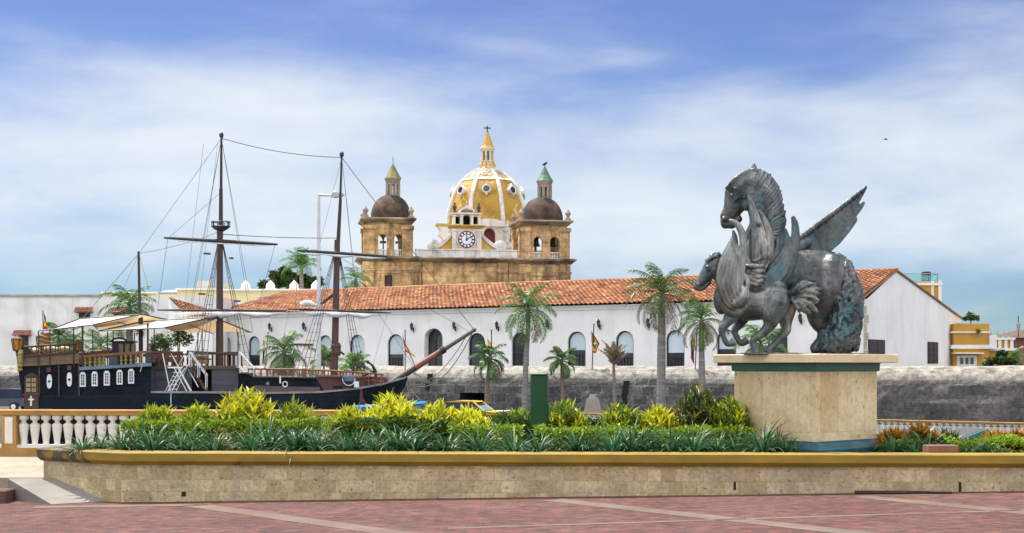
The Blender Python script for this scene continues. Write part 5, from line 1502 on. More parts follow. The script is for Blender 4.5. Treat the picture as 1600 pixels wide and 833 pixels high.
mb = MB(); a = SF.L(528, 608, -1.2); mb.box(a.x - .2, a.x + .2, -1.26, -1.0, a.z - .1, a.z + .13); mb.build('cabin_opening', MATS['cabin_black'], mar)
mb = MB(); mb.loft([[(xm0, -1.45, 1.862), (xm0, -1.45, 1.93), (xm0, 1.45, 1.93), (xm0, 1.45, 1.862)], [(xm0 + 1.8, -1.08, 1.802), (xm0 + 1.8, -1.08, 1.88), (xm0 + 1.8, 1.08, 1.88), (xm0 + 1.8, 1.08, 1.802)], [(xm1, -.35, 1.762), (xm1, -.35, 1.84), (xm1, .35, 1.84), (xm1, .35, 1.762)]], True, True); mb.build('cabin_roof', wood_rd, mar)
# fore rails
for nm, oo in (('fore_rail', -1.0), ('fore_rail', 1.1)):
    mb = MB(); pts = [SF.L(p, y, oo) for p, y in ((388, 576.5), (430, 577), (474, 577.5), (520, 579.5), (560, 582), (600, 585))]
    mb.tube(pts, .04, 6)
    x = pts[0].x
    while x < pts[-1].x:
        z = interp([(p.x, p.z) for p in pts], x); mb.tube([(x, oo, z), (x, oo, max(fzd, z - .65) if x < xf1 else z - .5)], .028, 5); x += .26
    p = SF.L(475, 578, oo); mb.box(p.x - .07, p.x + .07, oo - .06, oo + .06, p.z - .5, p.z + .06)
    mb.tube([q - Vector((0, 0, .3)) for q in pts], .02, 5)
    mb.build(nm, wood_rd, ship)
# figures IO on the bulwark: a white bar and a white ring
c = SB(437.8, 594); mb = MB(); mb.box(c.x - .03, c.x + .03, -breadth(c.x) - .0, -breadth(c.x) + .07, c.z - .13, c.z + .17); mb.build('white_bar', wht, ship)
c = SB(445.2, 600.5); mb = MB(); ring = [(c.x + .095 * math.cos(q), -breadth(c.x) + .06, c.z + .105 * math.sin(q)) for q in [2 * PI * k / 20 for k in range(21)]]; mb.tube(ring, .026, 6, cap=False); mb.build('white_ring', wht, ship, smooth=60)
c = SB(418, 600); mb = MB(); mb.sphere((c.x, -breadth(c.x) + .08, c.z), .08); mb.build('fender', ledge_blue, ship, smooth=60)
# chain locker gear and buckets on the bow
mb = MB(); a = SF.L(545, 595, -1.5); mb.tube([(a.x + .26 * math.cos(q), -1.45, a.z + .1 + .30 * math.sin(q)) for q in [PI + PI * k / 12 for k in range(13)]], .018, 5); mb.build('chain_loop', wht, ship)
mb = MB(); a = SF.L(557, 603, -1.35); mb.bevbox(a.x - .10, a.x + .10, -1.5, -1.25, a.z - .06, a.z + .18, .03); mb.build('winch_box', wht, ship)
mb = MB(); a = SF.L(545, 592, -1.35); mb.lathe([(.2, 0), (.28, .18), (.28, .22), (.24, .22)], 12, (a.x, -1.3, a.z - .1)); mb.build('blue_tub', ledge_blue, ship)
rng = random.Random(3)
mb = MB()
for k in range(16):
    a = SF.L(505 + rng.uniform(0, 36), 587.5, -.6); r = rng.uniform(.1, .2); mb.tube([(a.x + r * math.cos(q), rng.uniform(-1, .3) + r * math.sin(q), a.z - .05 + .04 * math.sin(3 * q)) for q in [2 * PI * j / 8 for j in range(9)]], .04, 5)
mb.build('rope_coil', wood_dk, ship)
# stem head
a, b_ = SF.L(637, 588, 0), SF.L(622, 600, 0)
mb = MB(); pr = [SF.L(p, y, 0) for p, y in ((616, 612), (600, 620), (625, 606), (626, 588), (637, 590), (633, 600), (622, 618))]
pts = [SF.L(p, y, 0) for p, y in ((604, 640), (612, 618), (624, 605), (625, 589), (628, 587.5), (637, 590.5), (633, 604), (622, 622), (612, 642))]
mb.loft([[(p.x, s2, p.z) for p in pts] for s2 in (.13, -.13)], True, True); mb.build('stem_head', hull_black, ship)
# bowsprit
b0_, b1_, b2_ = SF.L(606, 602, 0), SF.L(692, 547, -.0), SF.L(741, 515.5, -.0)
mb = MB(); mb.tube([b0_, b0_.lerp(b1_, .5)], [.14, .13], 10); mb.tube([b0_.lerp(b1_, .5), b1_], [.13, .12], 10); bow = mb.build('bowsprit', mast_br, ship, smooth=60)
mb = MB(); mb.tube([b0_.lerp(b1_, .93), b2_], [.11, .08], 10); mb.sphere(tuple(b2_), .10); mb.build('jibboom', mat('spar_grey', (.11, .085, .075), (.07, .055, .05), 1.5, .6), bow, smooth=60)
mb = MB(); mb.tube([b0_.lerp(b1_, .5), b0_.lerp(b1_, .88)], [.136, .126], 10); mb.build('red_sleeve', mat('spar_red', (.24, .06, .045), (.16, .045, .04), 1.2, .5), bow, smooth=60)
mb = MB(); q = b1_; mb.tube([q - (b1_ - b0_).normalized() * .1, q + (b1_ - b0_).normalized() * .1], .16, 10); mb.build('spar_cap', iron, bow)
# anchor hung at the bow
c = SF.L(582, 580, -.9)
mb = MB(); k = 1 / 37.5
def an(pts, r): mb.tube([(c.x + x * k, c.y + y * k, c.z + z * k) for x, y, z in pts], [q * k for q in r], 8)
an([(-16, 0, -8), (0, 0, -1), (4, 0, 1)], [1.6, 2.0, 2.2])
an([(-8, 0, 15), (0, 0, 9), (4, 0, 1), (5, 0, -8), (2, 0, -14)], [1.0, 2.0, 2.8, 2.2, 1.2])
an([(-12, 0, 16.5), (-8, 0, 15), (-6.5, 0, 11)], [.4, 2.4, .5]); an([(-2, 0, -15), (2, 0, -14), (6, 0, -13.5)], [.4, 2.2, .5])
an([(-17, -7, -9), (-17, 7, -9)], [1.2, 1.2])
mb.build('anchor', iron, ship, smooth=60)
# --- masts
def mast(segs, parent, base_z, name='mast'):
    """segs: list of (px0, py0, px1, py1, r0, r1, material)"""
    root = None
    for i, (xa, ya, xb_, yb_, r0, r1, m_) in enumerate(segs):
        a, b2 = SF.L(xa, ya, 0), SF.L(xb_, yb_, 0)
        if i == 0: a.z = base_z
        mb = MB(); mb.tube([a, b2], [r0, r1], 12)
        o = mb.build(name if i == 0 else 'topmast', m_, parent if i == 0 else root, smooth=60)
        if i == 0: root = o
    return root
main = mast([(343, 605, 343.5, 360, .165, .125, mast_br), (345.0, 372, 345.2, 295, .095, .075, mast_dk), (345.4, 297, 346, 212, .062, .045, mast_dk)], ship, .9)
fore = mast([(522, 585, 527, 375, .16, .12, mast_br), (528, 385, 532, 310, .085, .065, mast_dk), (531.6, 313, 534, 242, .052, .04, mast_dk)], ship, 1.4)
miz = mast([(220, 560, 216.5, 393, .075, .05, mast_dk)], ship, q0_)
mb = MB()
for px, py in ((346, 211), (534, 241)): a = SF.L(px, py, 0); mb.lathe([(.05, -.12), (.09, -.06), (.09, .06), (.03, .12)], 8, tuple(a))
mb.build('truck', mast_dk, main)
mb = MB(); a, b_ = SF.L(345, 600, 0), SF.L(344, 588, 0); mb.lathe([(.22, 0), (.22, .5), (.18, .55)], 12, (a.x, 0, 1.0)); mb.build('mast_collar', wood_rd, main)
mb = MB(); a = SF.L(525, 545, 0); mb.lathe([(.17, -.3), (.21, -.2), (.2, 0), (.22, .12), (.16, .25)], 12, tuple(a)); mb.tube([a, a + Vector((.35, -.1, -.25))], .05, 5); mb.build('rope_wrap', wood_dk, fore)
# lookout platform
lk = SF.L(345, 358, 0); mb = MB(); mb.lathe([(.12, -.10), (.32, .02), (.34, .06), (.34, .09)], 16, tuple(lk))
for k in range(10):
    q = 2 * PI * k / 10; mb.tube([(lk.x + .36 * math.cos(q), .36 * math.sin(q), lk.z + .08), (lk.x + .38 * math.cos(q), .38 * math.sin(q), lk.z + .30)], .018, 4)
for z in (.30, .10): mb.tube([(lk.x + .38 * math.cos(q), .38 * math.sin(q), lk.z + z) for q in [2 * PI * k / 20 for k in range(21)]], .025, 5, cap=False)
mb.build('lookout_platform', mast_dk, ship)
# yards with furled sails
def yard(pa, ya, pb, yb_, off, r, furl, name='yard', dy=.0, seed=0, bag=.10, m_=mast_dk):
    a, b_ = SF.L(pa, ya, off), SF.L(pb, yb_, off + dy); n = 14
    mb = MB(); mb.tube([a.lerp(b_, i / n) for i in range(n + 1)], [r * (.55 + .45 * math.sin(PI * i / n) ** .5) for i in range(n + 1)], 8); yo = mb.build(name, m_, ship, smooth=60)
    if furl:
        rg = random.Random(seed); mb = MB(); t0, t1 = furl; pts = []; rs = []
        m2 = 26
        for i in range(m2 + 1):
            t = t0 + (t1 - t0) * i / m2; p = a.lerp(b_, t); bg = bag * (.45 + .75 * abs(math.sin(i / m2 * PI * 3 + .4)) ** 1.3) * rg.uniform(.85, 1.1)
            pts.append(p + Vector((0, -.02, -r - bg * .75))); rs.append(bg * math.sin(PI * (i + .3) / (m2 + .6)) ** .4)
        mb.tube(pts, rs, 8, flat=.8); mb.build('furled_sail', sailm, yo, smooth=60)
    return yo
yard(256, 371.5, 434, 382, -.2, .075, (.10, .95), dy=.0, seed=1, bag=.035)
yard(465, 391.5, 605, 400.5, -.2, .065, (.02, .98), seed=2, bag=.07)
yard(246, 484.5, 448, 485.5, -.25, .055, (.06, .99), seed=3, bag=.15)
yard(450, 482.5, 611, 489, -.25, .05, (.14, .86), seed=4, bag=.15)
# diagonal spar and white bundle on the roof side of the fore mast
mb = MB(); a, b_ = SF.L(502, 475, .3), SF.L(522, 459, .15); mb.tube([a, b_], .06, 6); mb.build('gaff', mast_dk, fore)
a = SF.L(479, 476.5, -.3); mb = MB(); mb.tube([a + Vector((-.25, 0, 0)), a + Vector((-.1, 0, .06)), a + Vector((.1, 0, .07)), a + Vector((.42, 0, -.02))], [.06, .13, .14, .03], 8); mb.build('sail_bundle', sailm, fore, smooth=60)
# --- standing and running rigging
def line(p, q, r=.012, sag=0.0, n=8):
    return [p.lerp(q, i / n) - Vector((0, 0, sag * 4 * (i / n) * (1 - i / n))) for i in range(n + 1)], r
mb = MB()
mt, ft, zt_ = SF.L(346, 216, 0), SF.L(534, 246, 0), SF.L(217, 396, 0)
def add(p, q, r=.012, sag=0, m_=mb): pts, rr = line(p, q, r, sag); m_.tube(pts, rr, 4)
add(mt, ft, .016, .18); add(ft, b2_, .014, .05); add(SF.L(346, 366, 0), SF.L(527, 372, 0), .016, .05); add(SF.L(527, 400, 0), b2_ * .98 + Vector((0, 0, 0)), .008)
add(mt, zt_, .009); add(zt_, SF.L(92, 540, 0), .012); add(zt_, SF.L(185, 470, -1), .009); add(zt_, SF.L(240, 480, 1), .008)
add(zt_, SF.L(343, 362, 0), .010, .1)
for px in (296, 318): add(SF.L(px + 22, 225, 0), SF.L(px - 10, 500, -2), .007)
add(mt, SF.L(302, 470, -1.6), .008); add(mt, SF.L(290, 520, 1.6), .008)
add(mt, SF.L(388, 455, -1.6), .008); add(mt, SF.L(395, 520, 1.8), .008)
add(SF.L(262, 374, -.2), SF.L(246, 484, -.2), .009); add(SF.L(430, 382, -.2), SF.L(402, 484, -.2), .009); add(SF.L(346, 300, 0), SF.L(262, 373, -.2), .008)
add(SF.L(597, 401, -.2), SF.L(590, 488, -.2), .009); add(SF.L(465, 392, -.2), SF.L(462, 485, -.2), .009)
add(ft, SF.L(500, 380, -1), .007); add(ft, SF.L(552, 420, -1), .008); add(ft, SF.L(560, 480, 1), .007)
add(SF.L(590, 488, -.2), SF.L(645, 570, 0), .008); add(SF.L(606, 489, -.2), SF.L(580, 580, -.8), .006)
add(SF.L(630, 530, 0), SF.L(650, 575, 0), .02); add(SF.L(452, 484, -.2), SF.L(430, 590, -1), .006)
# bobstays below the bowsprit
add(SF.L(738, 520, 0), SF.L(637, 600, 0), .02, .9); add(SF.L(727, 528, 0), SF.L(640, 604, 0), .016, .5); add(SF.L(638, 606, 0), SF.L(672, 640, -4), .012)
mb.build('rigging', rope, ship)
# shrouds with ratlines
def shroud(top, feet, offs, r=.016, rat=0.38, mtl=rope, trim=0, name='shroud'):
    mb = MB()
    tp = SF.L(top[0], top[1], 0)
    lines = []
    for (px, py) in feet:
        f_ = SF.L(px, py, offs); mb.tube([tp, f_], r, 4); lines.append((tp, f_))
    n = int((tp - lines[0][1]).length / rat)
    for i in range(2, n):
        t = i / n; a, b_ = lines[0], lines[-1]; mb.tube([a[0].lerp(a[1], t), b_[0].lerp(b_[1], t)], r * .6, 4)
    o = mb.build(name, mtl, ship)
    return o
shroud((343, 366), [(296, 590), (303, 590), (312, 590), (320, 590)], -2.2, .014)
shroud((345, 366), [(382, 590), (390, 590), (397, 588)], 2.2, .014)
shroud((527, 380), [(462, 585), (470, 585), (478, 585), (486, 585)], -1.9, .013)
shroud((527, 380), [(552, 580), (558, 580), (564, 580), (570, 580)], 1.9, .013)
mb = MB()
for pa, pb, y, o in ((318, 329, 396, -1), (310, 321, 459, -1.5), (358, 365, 403, 1), (366, 376, 470, 1.5), (455, 490, 538, -1.7)):
    mb.tube([SF.L(pa, y, o), SF.L(pb, y + .5, o)], .045, 6)
mb.build('spreader', wood_dk, ship)
# deadeyes under the fore shrouds
mb = MB()
for px in (553, 558, 563, 569): a = SF.L(px, 573, 1.9); mb.tube([a + Vector((0, 0, .15)), a, a - Vector((0, 0, .18))], [.02, .06, .02], 6)
mb.build('deadeye', wood_dk, ship)
# white ladder lattice and pale ropes at the waist
mb = MB()
def tb(pa, ya, pb, yb_, o0=-2.3, o1=-2.3, r=.022): mb.tube([SF.L(pa, ya, o0), SF.L(pb, yb_, o1)], r, 5)
for d_ in (0, 6): tb(283 + d_, 575, 262 + d_, 612); tb(272 + d_ * 1.0, 575, 292 + d_, 612)
tb(262, 574.5, 285, 574.5, r=.035); tb(254, 552, 266, 612); tb(289, 552, 258, 612, -2.2, -2.3, .012); tb(297, 548, 268, 612, -2.2, -2.3, .012); tb(305, 545, 275, 612, -2.2, -2.3, .012)
for k in range(5): tb(264 + k * 1.6, 608 - k * 6.5, 276 + k * 1.2, 608 - k * 6.5, r=.014)
tb(266, 550, 299, 611, -1.9, -2.2)
tb(288, 566, 310, 605, -1.8, -2.2)
tb(267, 614, 267, 636, -2.42, -2.42, .015); tb(463, 590, 463, 640, -1.5, -2.0, .010)
mb.build('boarding_lattice', wht, ship)
# mooring line at the quarter
mb = MB(); a, b_ = SB(223, 552), SB(222, 581); mb.tube([Vector((a.x, -breadth(a.x) - .1, a.z)), Vector((b_.x + .05, -breadth(a.x) - .12, (a.z + b_.z) / 2)), Vector((b_.x - .06, -breadth(a.x) - .1, b_.z))], .02, 5); mb.build('hanging_rope', rope_pale, ship)
c = SB(239, 566); mb = MB(); mb.sphere((c.x, -breadth(c.x) + .1, c.z), .17, 12, 8); mb.build('black_fender', iron, ship, smooth=60)
# --- awnings: two sloped cream sheets on thin posts
def awning(corners, mname='awning', peak=None):
    """corners: near-left, near-right, far-right, far-left as (px, py, off); sheet sags between"""
    c = [SF.L(*q) for q in corners]; n = 10
    mb = MB(); g = []
    for i in range(n + 1):
        row = []
        for j in range(n + 1):
            u, v = i / n, j / n
            p = c[0].lerp(c[1], u).lerp(c[3].lerp(c[2], u), v)
            p.z -= .05 * math.sin(PI * u) * math.sin(PI * v)
            row.append(p)
        g.append(row)
    for i in range(n):
        for j in range(n): mb.face([g[i][j], g[i + 1][j], g[i + 1][j + 1], g[i][j + 1]])
    o = mb.build(mname, canvas, ship, smooth=60)
    mb = MB()
    for a, b_ in zip(c, c[1:] + c[:1]): mb.tube([a + Vector((0, 0, .02)), b_ + Vector((0, 0, .02))], .028, 5)
    mb.tube([c[0].lerp(c[1], .5) - Vector((0, 0, .08)), c[3].lerp(c[2], .5) - Vector((0, 0, .08))], .018, 5)
    mb.build('awning_frame', mast_dk, o)
    return o
awning([(79, 516, -2.1), (145, 508.5, -2.3), (220, 492, -.4), (124, 499.0, .9)])
awning([(145.5, 508.3, -2.28), (220.2, 491.8, -.4), (263, 500.5, 1.9), (152, 514.5, 2.1)])
awning([(154, 518, -2.1), (257, 513, -2.3), (333, 496.5, -.4), (222, 503.5, .9)])
awning([(257.5, 512.8, -2.28), (333.2, 496.3, -.4), (388, 518.5, 2.0), (280, 519.8, 2.1)])
zd = lambda px: (poop(xp0) if px < 123 else q0_)
for px, yt, o in ((60, 517, -2.0), (78, 514.5, -2.0), (91, 516, -1.6), (115, 511, -2.1), (129, 508, -2.15), (145, 516, -2.1), (168, 518, 2.0), (177, 518, 2.0), (210, 519, 2.0), (222, 495, .0), (231, 505, -2.1), (241, 514, 2.1), (280, 519, 2.1), (309, 520, 2.2), (316, 519, 2.2), (372, 519, 2.2)):
    a = SF.L(px, yt, o); z0 = zd(px); mb = MB(); mb.tube([(a.x, o, z0), a], .04 if px in (129, 222, 231) else .024, 6); mb.build('awning_post', mast_dk, ship)
a, b_ = SF.L(60, 517, -2.0), SF.L(79, 514.5, -2.0); mb = MB(); mb.tube([a, b_], .026, 5)
mb.build('awning_rail', mast_dk, ship)
mb = MB(); mb.tube([SF.L(326, 499, -.9), SF.L(345, 493.5, -.2)], .06, 6); mb.build('awning_boom', mast_dk, ship)
mb = MB(); mb.tube([SF.L(375, 517, 2.2), SF.L(393, 519, 2.2)], .035, 5); mb.build('awning_rail', mast_dk, ship)
# deck furniture: cabinet with curved top, benches, cushions, counter
mb = MB(); a, b_ = SF.L(175, 535, .6), SF.L(208, 551, .6); mb.box(a.x, b_.x, .6, 1.3, q0_, a.z); mb.box(a.x - .1, b_.x + .08, .5, 1.4, a.z + .001, a.z + .06)
cab = mb.build('deck_cabinet', mat('cabinet_dark', (.03, .032, .04), (.02, .02, .026), 2, .5), ship)
mb = MB()
for k in range(3):
    x = a.x + .28 + k * .26; mb.box(x, x + .18, .55, .599, a.z - .42, a.z - .06)
mb.build('pane', mat('cabinet_pane', (.30, .25, .18), (.16, .09, .05), 3, .3), cab)
mb = MB(); ca = SF.L(186, 534.5, .9); mb.tube([(ca.x + .30 * math.cos(q), .9, ca.z + .03 + .14 * math.sin(q)) for q in [PI * k / 10 for k in range(11)]], .04, 6); mb.build('cabinet_crest', iron, cab)
for pa, pb, y0_, y1_, o in ((140, 172, 547, 553, .4), (172, 228, 552.5, 556, -1.7), (236, 262, 549, 560, -1.2), (262, 286, 557, 566, -1.1)):
    a, b_ = SF.L(pa, y0_, o), SF.L(pb, y1_, o); mb = MB(); mb.bevbox(a.x, b_.x, o, o + .5, b_.z, a.z, .04); mb.build('bench', wood_rd, ship)
for px, y, o in ((76, 545, -1.2), (84, 546, -.9), (98, 545.5, -1.0), (104, 546, -.6), (56, 548, -.8)):
    a = SF.L(px, y, o); mb = MB(); mb.sphere((a.x, o, a.z), .2, 10, 6, .6); mb.build('cushion', MATS.get('cream_cushion') or mat('cream_cushion', (.62, .52, .36), (.5, .4, .26), 3, .9), ship, smooth=60)
# lanterns of the stern
amber = mat('amber_glass', (.55, .26, .03), (.36, .14, .02), 5, .25)
for px, py, hh, off in ((27, 537, .55, -1.9), (121.5, 540.5, .40, -1.2), (66, 534, .62, 0.2)):
    c = SF.L(px, py, off); k = hh
    mb = MB(); mb.lathe([(.14 * k / .5, -.45 * k), (.20 * k / .5, .25 * k), (.18 * k / .5, .3 * k)], 6, tuple(c)); lo = mb.build('stern_lantern', amber, ship)
    mb = MB(); mb.lathe([(.23 * k / .5, .3 * k), (.22 * k / .5, .36 * k), (.08 * k / .5, .52 * k), (.02, .66 * k)], 6, tuple(c)); mb.lathe([(.02, -.8 * k), (.05, -.6 * k), (.16 * k / .5, -.5 * k), (.16 * k / .5, -.45 * k)], 6, tuple(c))
    for q in range(6):
        an_ = 2 * PI * q / 6; mb.tube([(c.x + .145 * k / .5 * math.cos(an_), c.y + .145 * k / .5 * math.sin(an_), c.z - .45 * k), (c.x + .205 * k / .5 * math.cos(an_), c.y + .205 * k / .5 * math.sin(an_), c.z + .28 * k)], .02, 4)
    mb.tube([(c.x, c.y, c.z - .7 * k), (c.x + .05, c.y, min(c.z - .9 * k, pt(xp0)))], .04, 5); mb.build('lantern_frame', wood_dk, lo)
# striped barrel-like carved drum at the stern
c = SF.L(70, 537, -.6); mb = MB(); mb.lathe([(.16, -.5), (.21, -.2), (.22, .1), (.17, .42)], 12, tuple(c)); mb.build('carved_drum', wood_rd, ship, smooth=60)
mb = MB()
for k in range(5): mb.tube([(c.x + .225 * math.cos(q), c.y + .225 * math.sin(q), c.z - .35 + k * .16 + .05 * math.sin(q * 2)) for q in [2 * PI * j / 16 for j in range(17)]], .025, 5, cap=False)
mb.build('drum_band', gold, ship)
# stern flag on a leaning staff
# ================================================================== VEGETATION
def frond(mb, base, az, el, ln, droop, rng, width=.5, pairs=20, twist=0.0, lw=.034):
    """a feather leaf: rachis curve with drooping leaflets"""
    d = Vector((math.cos(az), math.sin(az), 0)); n = 9
    pts = []; p = Vector(base); e = el
    for i in range(n + 1):
        pts.append(p.copy())
        p = p + (d * math.cos(e) + Vector((0, 0, 1)) * math.sin(e)) * (ln / n)
        e -= droop / n * (1 + i * .12)
    mb.tube(pts, [.035 * (1 - .85 * i / n) for i in range(n + 1)], 4)
    side = Vector((-d.y, d.x, 0))
    for k in range(pairs):
        t = .12 + .88 * (k + .5) / pairs
        f = t * n; i = min(n - 1, int(f)); q = pts[i].lerp(pts[i + 1], f - i)
        tg = (pts[i + 1] - pts[i]).normalized()
        L_ = width * (math.sin(PI * min(1, t * .85 + .12)) ** .6) * rng.uniform(.85, 1.1)
        for s in (-1, 1):
            dr = side * s * .78 + tg * .55 + Vector((0, 0, -.12 + rng.uniform(-.15, .2)))
            dr.normalize()
            m_ = q + dr * L_ * .5; en = q + dr * L_ + Vector((0, 0, -L_ * rng.uniform(.28, .55)))
            w = tg * lw
            b = len(mb.v)
            mb.v.extend([tuple(q - w * .5), tuple(q + w * .5), tuple(m_ + w), tuple(m_ - w), tuple(en)])
            mb.f.append((b, b + 1, b + 2, b + 3)); mb.f.append((b + 3, b + 2, b + 4)); mb.mi.extend([mb.mat] * 2)
palm_green = leafmat('palm_leaf', [(0, (.026, .085, .016)), (.5, (.05, .145, .026)), (.85, (.09, .20, .04)), (1, (.18, .20, .07))], .3)
palm_light = leafmat('young_palm_leaf', [(0, (.05, .12, .03)), (.5, (.09, .19, .05)), (.85, (.15, .24, .08)), (1, (.26, .25, .13))], .3)
palm_dry = leafmat('dry_palm_leaf', [(0, (.13, .10, .06)), (.5, (.20, .16, .10)), (1, (.28, .24, .17))], .2, .8)
palm_trunk = mat('palm_trunk', (.27, .26, .25), (.13, .125, .12), 1.6, .9, bmp=.5, bscale=7, stretch=(.6, .6, 4.5), dirt=((.12, .11, .10), .5, 1.5))
palm_trunk_b = mat('brown_palm_trunk', (.22, .18, .14), (.13, .11, .09), 1.5, .9, bmp=.5, bscale=7, stretch=(1, 1, 5))
crownshaft = mat('crownshaft_green', (.10, .19, .06), (.07, .13, .05), 2, .5)
def palm(px, py_top, d, zbase, fl, n, label, trunk_r=.16, green=None, dry=.0, el0=1.15, spread=1.25, seed=0, shaft=1.0, trunk_m=None, upright=0.0, lean=0.0, wid=.5, group='palms on the promenade', pairs=24):
    rng = random.Random(seed + 100)
    p = P(px, py_top, d); h_ = p.z - zbase
    root = empty('palm_tree', (p.x, p.y, zbase), rng.uniform(0, 6), label, 'palm tree', group)
    mb = MB()
    tt = max(.3, h_ - shaft); lean = lean or rng.uniform(-.35, .35) * min(1, tt / 4)
    mb.tube([(lean * 0, 0, -.2), (0, 0, tt * .3), (lean * .4, 0, tt * .7), (lean, 0, tt)], [trunk_r * 1.25, trunk_r * 1.05, trunk_r, trunk_r * .85], 10)
    mb.build('trunk', trunk_m or palm_trunk, root, smooth=60)
    mb = MB(); mb.tube([(lean, 0, tt - .02), (lean, 0, tt + shaft * .5), (lean, 0, h_)], [trunk_r * .9, trunk_r * .8, trunk_r * .4], 10); mb.build('crownshaft', palm_trunk_b if dry > .9 else crownshaft, root, smooth=60)
    g, k_ = MB(), MB(); ga = rng.uniform(0, 6)
    for i in range(n):
        t = (i + .5) / n
        az_j = rng.uniform(-.3, .3)
        el = max(-.35, el0 + .3 - spread * 1.7 * (t ** 1.0) + upright)
        az = ga + i * 2.39996 + az_j
        isdry = dry > .9 or (t > 1 - dry and rng.random() < .85)
        frond(k_ if isdry else g, (lean, 0, h_ - .05 - t * .25), az, el, fl * rng.uniform(.85, 1.1) * (1.0 if t > .12 else .9), (.55 if dry > .9 else (.9 + .8 * t) * (1.05 if isdry else 1)), rng, wid * (.8 if isdry else 1), pairs)
    if g.f: g.build('crown', green or palm_green, root)
    if k_.f: k_.build('dry_fronds', palm_dry, root)
    return root
def dq(px, back): # depth: metres in front of the city wall
    return wall_d(px) - back
ZS = STREET + .05
palm(820, 480, dq(820, 9), ZS, 2.55, 21, 'tall grey-trunked palm with full green crown left of centre behind the green post', .17, seed=1, dry=.12, shaft=1.3, wid=.62)
palm(1033, 455, dq(1033, 9), ZS, 2.85, 24, 'tallest palm with pale smooth trunk and drooping brown lower fronds', .25, seed=2, dry=.34, shaft=1.5, wid=.62)
palm(1097, 496, dq(1097, 9), ZS, 2.0, 18, 'palm with green shaft and dry outer fronds just left of the horse pedestal', .19, palm_light, seed=3, dry=.4, shaft=1.6, wid=.5)
palm(760, 556, dq(760, 10), ZS, 1.6, 15, 'short green palm beside the dark gate in the city wall', .13, seed=4, dry=.1, shaft=.6, trunk_m=palm_trunk_b, wid=.5)
palm(879, 560, dq(879, 8), ZS, 1.35, 15, 'small young palm between the green post and the dead palm', .11, palm_light, seed=5, dry=.2, shaft=.5, trunk_m=palm_trunk_b, wid=.42)
palm(961, 566, dq(961, 8), ZS, 1.5, 15, 'dead palm with upright withered brown fronds', .10, seed=6, dry=1.0, shaft=.5, el0=1.2, spread=.28, wid=.34)
palm(443, 546, 86, ZS, 1.95, 17, 'green palm behind the foredeck rail of the ship, left of the fore mast', .16, palm_light, seed=7, dry=.08, shaft=.7, trunk_m=palm_trunk_b, wid=.62)
palm(548, 574, 86, ZS, 1.5, 14, 'low palm just right of the fore mast base', .09, palm_light, seed=8, dry=.2, el0=1.4, spread=.9, shaft=.4, wid=.5)
palm(506, 560, 92, ZS, 1.35, 11, 'thin palm with arching yellowed frond behind the lamp post', .08, palm_light, seed=9, dry=.3, el0=1.3, spread=.8, shaft=.4, wid=.36)
palm(203, 478, 104, ZS, 2.5, 24, 'large dark green palm rising above the ship awnings on the left', .27, seed=10, dry=.0, shaft=.7, trunk_m=palm_trunk_b, wid=.75)
palm(92, 528, 101, ZS, 1.9, 18, 'green palm behind the stern, left of the other two', .18, seed=11, shaft=.5, trunk_m=palm_trunk_b, wid=.6)
palm(110, 545, 99, ZS, 1.9, 17, 'bushy palm behind the stern awning post', .18, seed=12, shaft=.5, trunk_m=palm_trunk_b, wid=.6)
palm(152, 540, 100, ZS, 1.9, 17, 'pale green palm in front of the white block house under the first awning', .16, palm_light, seed=13, shaft=.5, trunk_m=palm_trunk_b, wid=.6)
palm(1188, 535, dq(1188, 8), ZS, 1.9, 18, 'green palm seen between the legs of the bronze foal', .16, seed=14, dry=.1, shaft=.6, wid=.6)
palm(1584, 560, 108, ZS, 1.5, 14, 'palm crown peeping over the rough wall at the far right edge', .15, seed=15, shaft=.4, wid=.5, group='plants behind the wall')

# leafy crowns made of many small leaves
tree_leaf = leafmat('tree_leaf', [(0, (.03, .065, .018)), (.6, (.05, .10, .025)), (1, (.10, .13, .05))], .25, clump=.5)
def leaf_cloud(mb, clumps, n, size, rng, flat=.6):
    tot = sum(r[3] ** 2 for r in clumps)
    for (x, y, z, r) in clumps:
        for _ in range(int(n * r * r / tot)):
            v = Vector((rng.gauss(0, 1), rng.gauss(0, 1), rng.gauss(0, 1))).normalized() * r * (rng.random() ** .45)
            c = Vector((x, y, z)) + Vector((v.x, v.y, v.z * .8))
            u = Vector((rng.gauss(0, 1), rng.gauss(0, 1), rng.gauss(0, .5))).normalized(); w = u.orthogonal().normalized()
            w = Matrix.Rotation(rng.uniform(0, 6), 3, u) @ w
            s = size * rng.uniform(.6, 1.3)
            b = len(mb.v)
            mb.v.extend([tuple(c - u * s), tuple(c + w * s * .42), tuple(c + u * s), tuple(c - w * s * .42)])
            mb.f.append((b, b + 1, b + 2, b + 3)); mb.mi.append(mb.mat)
def leafy(name, px, py, d, zbase, clumps, n, size, label, cat, seed, m=None, group=None, trunk_r=.12):
    """clumps in photo pixels round (px, py): (dx, dy, depth, r)"""
    k = d / FPX; p = P(px, py, d); rng = random.Random(seed)
    root = empty(name, (p.x, p.y, zbase), 0, label, cat, group); hz = p.z - zbase
    cl = [(dx * k, dd * k, hz - dy * k, r * k) for dx, dy, dd, r in clumps]
    mb = MB(); leaf_cloud(mb, cl, n, size, rng); mb.build('crown', m or tree_leaf, root)
    t = MB(); t.tube([(0, 0, -.1), (0, 0, hz * .5), (cl[0][0] * .5, 0, cl[0][2] - cl[0][3] * .4)], [trunk_r * 1.3, trunk_r, trunk_r * .6], 7)
    for c in cl[1:]: t.tube([(0, 0, hz * .55), (c[0] * .6, c[1] * .6, (hz * .6 + c[2]) / 2), (c[0], c[1], c[2])], [trunk_r * .5, trunk_r * .35, trunk_r * .12], 5)
    t.build('trunk', palm_trunk_b, root, smooth=60)
    return root
